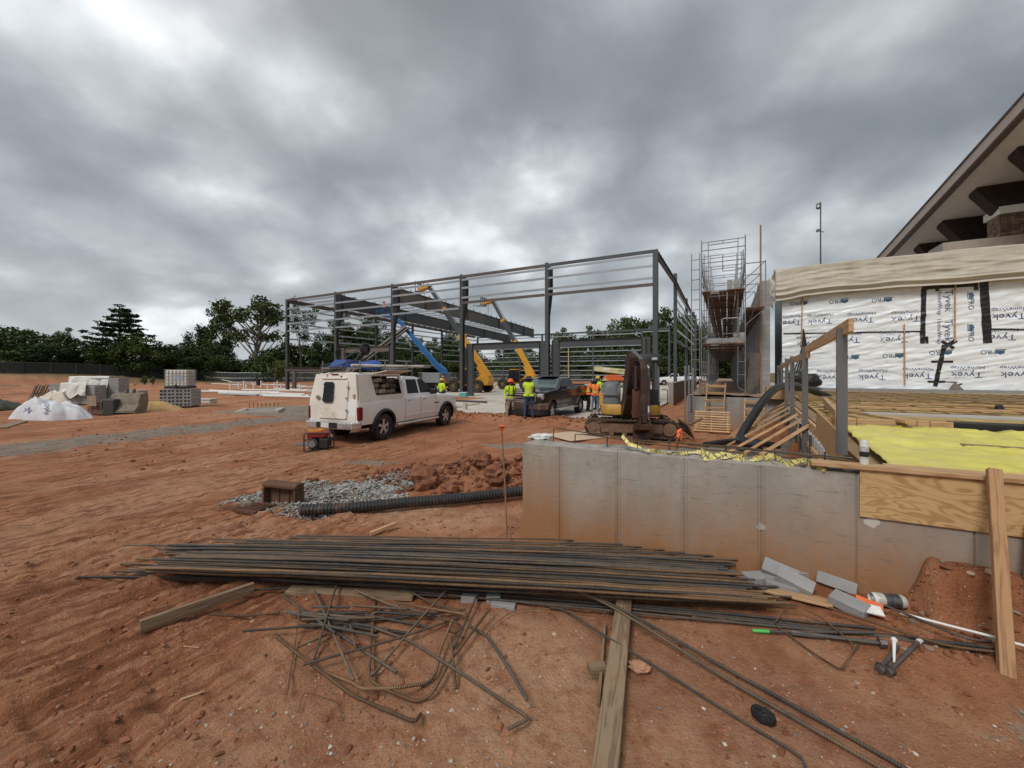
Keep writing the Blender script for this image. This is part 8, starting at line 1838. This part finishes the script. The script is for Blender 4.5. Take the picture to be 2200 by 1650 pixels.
mb = MB(); mb.prism([(-1.6,-.3,1.9),(-.9,-.3,2.0),(.2,-.3,2.9),(-.4,-.3,3.1),(-1.3,-.3,2.5)], (0,.6,0)); mb.build('boom_foot', M_blue, bl_, bevel=.03)
mb = MB(); mb.beam(p0, p0 + dv*5.6, .4, .48, upv); b_ = mb.build('boom_base', M_blue, bl_); mb = MB(); mb.beam(p0 + dv*5.4, p0 + dv*8.9, .3, .36, upv); mb.build('boom_tip', M_blue, bl_)
mb = MB(); tip = p0 + dv*8.9; mb.beam(tip, tip + Vector((1.5,0,.5)), .26, .3); mb.build('jib', M_blue, bl_)
mb = MB(); mb.cyl(p0 + dv*1.0 - upv*.35, p0 + dv*3.4 - upv*.3, .07, n=8); mb.build('lift_cylinder', M_galv, bl_)
Mx = Matrix((-dv, -upv, dv.cross(upv))).transposed().to_4x4(); nrm_ = dv.cross(upv)
M_wht = mat('white_lettering', (.75,.75,.75), .5)
Mx = Matrix((-dv, -upv, nrm_)).transposed().to_4x4(); Mx.translation = p0 + dv*2.6 + nrm_*.21; place_text('S-65', .42, M_wht, bl_.matrix_basis @ Mx, bl_); Mx2 = Mx.copy(); Mx2.translation = p0 + dv*4.6 + nrm_*.21; place_text('Genie', .42, M_wht, bl_.matrix_basis @ Mx2, bl_)
bb = tip + Vector((1.6,0,.55)); mb = MB()
for z in (0,.5,1.1): mb.tube([(bb.x+x,y,bb.z+z) for x, y in ((0,-.9),(.95,-.9),(.95,.9),(0,.9),(0,-.9))], .03, 5)
for x in (0,.95):
    for y in (-.9,0,.9): mb.cyl((bb.x+x,y,bb.z),(bb.x+x,y,bb.z+1.1),.025,n=5)
mb.box((bb.x+.48,0,bb.z),(.95,1.8,.06)); mb.build('basket', M_blue, bl_)
BASKET = bl_.matrix_basis @ Vector((bb.x+.48,.2,bb.z+.03))
# stowed lift
sx_ = Gd(1312,832); lf2 = thing('boom_lift', 'stowed boom lift with cream boom and orange turret', 'boom lift', (sx_.x,sx_.y,0), R(180) - TH*.3)
M_cream = mat('cream_boom', (.55,.50,.28), .5); M_or = mat('lift_orange', (.55,.11,.025), .5)
for x in (-1.35,1.25):
    for s in (-1,1): wheel(lf2, x, s*1.0, s, .48, M_cream, .34, 5)
mb = MB(); mb.box((0,0,.72),(2.8,1.4,.35)); mb.build('chassis', M_blackpl, lf2); mb = MB(); mb.prism([(x,-1.0,z) for x, z in ((-1.9,.9),(.9,.9),(1.1,1.35),(.5,1.75),(-1.0,1.75),(-1.8,1.3))], (0,2.0,0)); mb.build('turret', M_or, lf2, bevel=.08)
mb = MB(); mb.prism([(x,-.3,z) for x, z in ((-2.2,1.75),(-2.25,2.35),(-1.9,2.55),(1.9,2.95),(2.3,2.9),(2.3,2.3),(1.9,2.25))], (0,.6,0)); bo_ = mb.build('boom', M_cream, lf2, bevel=.03); mb = MB(); mb.box((.6,.31,2.55),(1.0,.01,.22)); mb.build('name_plate', M_wht, lf2)
Mx = Matrix((Vector((-1,0,0)), Z, Vector((0,1,0)))).transposed().to_4x4(); Mx.translation = Vector((-1.4,.31,2.3)); place_text('45A', .4, M_dark, lf2.matrix_basis @ Mx, lf2)
mb = MB()
for z in (1.3,1.9,2.5): mb.tube([(2.4+x,y,z) for x, y in ((0,-.7),(.8,-.7),(.8,.7),(0,.7),(0,-.7))], .03, 5)
mb.box((2.8,0,1.3),(.8,1.4,.05)); mb.build('basket', M_blackpl, lf2)
# ------------------------------------------------------------------ people
M_skin = mat('brown_skin', (.13,.065,.042), .6, 0, .1, 8); M_skin2 = mat('tan_skin', (.30,.17,.11), .6, 0, .1, 8)
def cloth(name, c, v=.18): return mat('cloth_'+name, c, .9, 0, v, 7, bump=.35, bscale=18)
HV = cloth('hivis_yellow', (.50,.72,.03), .08); ORN = cloth('hivis_orange', (.85,.17,.04), .08); KHAKI = cloth('khaki', (.30,.25,.19)); JEAN = cloth('jeans', (.03,.055,.13)); JEANL = cloth('light_jeans', (.12,.15,.19)); BLK = cloth('black', (.015,.015,.017)); GRY = cloth('charcoal', (.05,.05,.052)); BOOT = cloth('boot', (.08,.05,.03)); REFL = mat('reflective_grey', (.42,.44,.42), .4, .3); NAVY = cloth('navy', (.02,.025,.05))
def capsule(mb, a, b, r0, r1, n=10):
    a = Vector(a); b = Vector(b); d = b-a; L = d.length; d.normalize() if L > 1e-6 else None
    P = []; R_ = []
    for k in range(4): t = math.pi/2*k/3; P.append(a - d*(r0*math.cos(t))); R_.append(max(.001, r0*math.sin(t)))
    for k in range(4): t = math.pi/2*(1 - k/3); P.append(b + d*(r1*math.cos(t))); R_.append(max(.001, r1*math.sin(t)))
    mb.tube(P, R_, n)
def person(loc, rz, label, top, legs, hat, hatmat, vest=None, stripes=None, pose='stand', skin=None, h=1.78, sleeve='long', arms=None, boots=None, hair=True, group=None, leans=0.0, name='person'):
    skin = skin or M_skin; boots = boots or BOOT; t = thing(name, label, 'person', loc, rz, group)
    # faces local -y; z up; heights for a 1.78 m figure
    hip = Vector((0,0,.93)); chest = Vector((0,-.01-leans*.3,1.32)); neck = Vector((0,-.01-leans*.5,1.50)); head = Vector((0,-.03-leans*.7,1.63))
    S = []  # (a, b, r0, r1, key)
    S += [(hip + Vector((-.08,0,0)), hip + Vector((.08,0,0)), .145, .145, 'L'), (hip + Vector((0,0,.08)), chest, .15, .165, 'T'), (chest + Vector((-.10,0,.05)), chest + Vector((.10,0,.05)), .14, .14, 'T'), (chest + Vector((-.15,0,.10)), chest + Vector((.15,0,.10)), .085, .085, 'T'), (chest + Vector((0,0,.12)), neck + Vector((0,-.01,.04)), .075, .055, 'S'), (head + Vector((0,.01,.04)), head + Vector((0,.01,-.02)), .098, .09, 'S'), (head + Vector((0,-.03,-.06)), head + Vector((0,-.045,-.08)), .06, .05, 'S')]
    fx = {'stand':((-.11,0,0),(.11,.02,0)), 'apart':((-.17,-.03,0),(.17,.05,0))}[pose]
    for s, f in ((-1, fx[0]), (1, fx[1])):
        kn = Vector((s*.10 + f[0]*.25, f[1]*.5 - .03, .50)); an = Vector((f[0]*1.0, f[1] + .02, .09)); S += [(hip + Vector((s*.09,0,-.03)), kn, .098, .068, 'L'), (kn, an, .066, .05, 'L'), (an + Vector((0,.02,-.035)), an + Vector((s*.02,-.17,-.05)), .05, .042, 'B')]
    arms = arms or (((-.25,.02,1.18),(-.22,-.08,.92)), ((.25,.02,1.18),(.22,-.08,.92)))
    hands = []
    for s, (el, wr_) in zip((-1, 1), arms):
        sh = chest + Vector((s*.19,0,.10)); el = Vector(el); wr_ = Vector(wr_); el.y -= leans*.3; wr_.y -= leans*.5
        S += [(sh, el, .062, .048, 'A'), (el, wr_, .047, .034, 'A' if sleeve == 'long' else 'S')]
        d = (wr_-el).normalized(); S += [(wr_ + d*.02, wr_ + d*.07, .032, .034, 'H')]; hands.append((wr_, d, s))
    mb = MB()
    for a, b, r0, r1, k in S: capsule(mb, a, b, r0, r1)
    tmp = mb.build('tmp', M_skin); rm = tmp.modifiers.new('r', 'REMESH'); rm.mode = 'VOXEL'; rm.voxel_size = .021; sm = tmp.modifiers.new('s', 'SMOOTH'); sm.iterations = 2; sm.factor = .5
    bpy.context.view_layer.update(); me = bpy.data.meshes.new_from_object(tmp.evaluated_get(bpy.context.evaluated_depsgraph_get())); om = tmp.data; bpy.data.objects.remove(tmp); bpy.data.meshes.remove(om)
    co = np.array([v.co for v in me.vertices]); faces = [list(p.vertices) for p in me.polygons]; cen = np.array([co[f].mean(0) for f in faces])
    best = np.full(len(faces), 1e9); key = np.zeros(len(faces), int); K = 'LTSABH'
    for a, b, r0, r1, k in S:
        a = np.array(a); b = np.array(b); d = b-a; L2 = max(1e-9, d@d); u = np.clip(((cen-a)@d)/L2, 0, 1); dist = np.linalg.norm(cen - a - u[:,None]*d, axis=1) - (r0 + (r1-r0)*u); m_ = dist < best; best[m_] = dist[m_]; key[m_] = K.index(k)
    key[(key == 2) & (cen[:,2] < 1.47) & (np.abs(cen[:,0]) < .16)] = 1
    full = MB(); full.v = [tuple(c) for c in co]; full.at = [0]*len(co); full.f = list(faces)
    matk = {0:0, 1:1, 2:2, 3:1, 4:3, 5:2}; full.m = [matk[int(k)] for k in key]; full.cur = 2
    for wr_, d, s in hands:
        side = d.cross(Vector((0,-1,0))); side = side.normalized() if side.length > .1 else Vector((1,0,0)); fw = side.cross(d).normalized(); root_ = wr_ + d*.085
        for k, L_ in enumerate((.062,.074,.078,.068)):
            o_ = side*0 + fw*(-.024 + .016*k); p1 = root_ + o_ + d*L_*.5; p2 = p1 + d*L_*.42 + side*(-s*.014); full.tube([root_ + o_, p1, p2], [.0095,.009,.007], 6)
        th0 = wr_ + d*.04 + fw*(-.03); full.tube([th0, th0 + fw*(-.022) + d*.03, th0 + fw*(-.025) + d*.055], [.011,.010,.008], 6)
    full.tube([head + Vector((0,-.085,.0)), head + Vector((0,-.112,-.035)), head + Vector((0,-.085,-.045))], [.010,.017,.012], 6)
    for s in (-1, 1): full.sphere(tuple(head + Vector((s*.098,.01,-.01))), .025, 8, 5, (.35,.7,1.2))
    full.cur = 4
    for s in (-1, 1): full.sphere(tuple(head + Vector((s*.034,-.088,.012))), .012, 6, 4)
    full.tube([head + Vector((-.024,-.096,-.066)), head + Vector((0,-.102,-.068)), head + Vector((.024,-.096,-.066))], .005, 4)
    body = full.build('body', [legs, top, skin, boots, BLK], t, smooth=True, fix=False); sc_ = h/1.78
    # vest: offset shell of the torso faces
    if vest is not None:
        nrm = np.zeros_like(co)
        for v in me.vertices: nrm[v.index] = v.normal
        vb = MB(); mp_ = {}
        for fi, f in enumerate(faces):
            c = cen[fi]
            if key[fi] in (1,) and 1.0 < c[2] < 1.50 and abs(c[0]) < .235 or (key[fi] == 0 and .93 < c[2] <= 1.02):
                if c[1] < -.08 and abs(c[0]) < .018: continue
                ids = []
                for vi in f:
                    if vi not in mp_: mp_[vi] = len(vb.v); vb.v.append(tuple(co[vi] + nrm[vi]*.022)); vb.at.append(0)
                    ids.append(mp_[vi])
                vb.f.append(ids); st = (1.08 < c[2] < 1.135) or (.085 < abs(c[0]) < .125 and c[2] > 1.13); vb.m.append(1 if st else 0)
        vb.build('safety_vest', [vest, stripes or REFL], t, smooth=True, fix=False)
    elif stripes is not None:
        nrm = np.zeros_like(co)
        for v in me.vertices: nrm[v.index] = v.normal
        vb = MB(); mp_ = {}
        for fi, f in enumerate(faces):
            c = cen[fi]
            if key[fi] == 1 and ((1.07 < c[2] < 1.13) or (.08 < abs(c[0]) < .115 and 1.1 < c[2] < 1.47)):
                ids = []
                for vi in f:
                    if vi not in mp_: mp_[vi] = len(vb.v); vb.v.append(tuple(co[vi] + nrm[vi]*.006)); vb.at.append(0)
                    ids.append(mp_[vi])
                vb.f.append(ids); vb.m.append(0)
        vb.build('reflective_bands', stripes, t, smooth=True, fix=False)
    bpy.data.meshes.remove(me)
    hc = head + Vector((0,.012,.045)); mb = MB()
    if hat == 'helmet':
        mb.lathe([(.128,.0),(.13,.03),(.122,.07),(.095,.11),(.05,.132),(0,.138)], tuple(hc), 'z', 18); mb.lathe([(.128,.012),(.165,.0),(.165,-.006),(.125,.0)], tuple(hc + Vector((0,-.01,0))), 'z', 18); mb.tube([hc + Vector((0,-.12,.055)), hc + Vector((0,-.06,.13)), hc + Vector((0,.06,.13)), hc + Vector((0,.11,.06))], .012, 5); nm = 'hard_hat'
    elif hat == 'brim':
        mb.lathe([(.125,.0),(.125,.05),(.11,.09),(.05,.105),(0,.108)], tuple(hc), 'z', 18); mb.lathe([(.125,.012),(.215,-.012),(.217,-.018),(.12,.0)], tuple(hc), 'z', 20); nm = 'brim_hat'
    if hat: mb.build(nm, hatmat, t, smooth=40)
    if hair:
        mb = MB(); mb.lathe([(.108,-.075),(.112,-.02),(.115,.02)], tuple(hc + Vector((0,.012,-.01))), 'z', 16); o = mb.build('hair', BLK, t, smooth=True)
        bm = bmesh.new(); bm.from_mesh(o.data); bmesh.ops.delete(bm, geom=[v for v in bm.verts if v.co.y < hc.y - .02], context='VERTS'); bm.to_mesh(o.data); bm.free()
    t.scale = (sc_, sc_, sc_); return t
H_or = mat('helmet_orange', (.80,.13,.035), .4); H_ye = mat('helmet_yellow', (.62,.40,.04), .45); H_wh = mat('helmet_white', (.72,.72,.70), .4); H_gr = mat('helmet_grey', (.13,.14,.15), .35); H_bk = mat('helmet_black', (.02,.02,.022), .4); H_pk = mat('helmet_pink', (.65,.06,.10), .4); H_cam = mat('patterned_hat', (.05,.05,.055), .8, 0, .9, 22); H_tan = mat('straw_hat', (.52,.38,.14), .7)
def gp(px, py): q = Gflat(px, py); return (q.x, q.y, max(-.02, gz(q.x, q.y)) if py > 904 else 0.0)
a_down = (((-.27,.03,1.17),(-.24,-.10,.93)), ((.27,.03,1.17),(.25,-.06,.92)))
a_hip = (((-.33,.10,1.17),(-.20,-.08,1.03)), ((.33,.10,1.17),(.20,-.08,1.03)))
a_fwd = (((-.25,-.04,1.15),(-.10,-.28,1.12)), ((.25,-.04,1.15),(.10,-.28,1.12)))
a_pock = (((-.28,.06,1.16),(-.20,-.09,.98)), ((.28,.06,1.16),(.20,-.09,.98)))
person(gp(1097,903), R(12), 'worker in orange hard hat and yellow long sleeve shirt with dark bands', HV, KHAKI, 'helmet', H_or, stripes=BLK, pose='apart', arms=a_down, h=1.80, boots=GRY)
person(gp(1136,906), R(172), 'worker in yellow vest and jeans standing before the dark pickup grille', GRY, JEAN, 'brim', H_cam, vest=HV, stripes=cloth('lime_stripe',(.62,.60,.18)), pose='apart', sleeve='short', arms=a_fwd, h=1.80)
person(gp(1264,884), R(100), 'worker in grey hard hat and vest leaning over the tailgate', NAVY, BLK, 'helmet', H_gr, vest=ORN, stripes=cloth('yellow_stripe',(.6,.55,.1)), arms=a_fwd, leans=.35, h=1.74)
person(gp(1279,886), R(165), 'worker in orange vest and light jeans with back turned', NAVY, JEANL, 'helmet', H_bk, vest=ORN, stripes=cloth('yellow_stripe',(.6,.55,.1)), pose='apart', arms=a_fwd, h=1.72)
person(gp(1285,880), R(-60), 'tall worker in yellow shirt and yellow hard hat behind the vested pair', HV, NAVY, 'helmet', H_ye, pose='apart', sleeve='short', arms=a_fwd, h=1.88, skin=M_skin2)
person(gp(1300,884), R(75), 'worker in orange shirt and straw brim hat beside the excavator', ORN, NAVY, 'brim', H_tan, arms=a_fwd, h=1.78)
person(gp(1318,878), R(0), 'worker in pink hard hat almost hidden behind the excavator', ORN, JEAN, 'helmet', H_pk, h=1.55)
person(gp(949,874), R(150), 'worker in yellow shirt and yellow hard hat beyond the white pickup bonnet', HV, NAVY, 'helmet', H_ye, pose='stand', sleeve='short', arms=a_pock, h=1.72)
person(gp(937,840), R(170), 'far worker in white hard hat and orange vest by the blue lift', GRY, JEANL, 'helmet', H_wh, vest=ORN, h=1.8)
person(gp(951,842), R(190), 'far worker in white hard hat bending next to the blue lift', ORN, JEAN, 'helmet', H_wh, h=1.7)
person(tuple(BASKET), R(120), 'worker in orange shirt standing in the basket of the blue lift', ORN, JEAN, 'helmet', H_or, h=1.7)
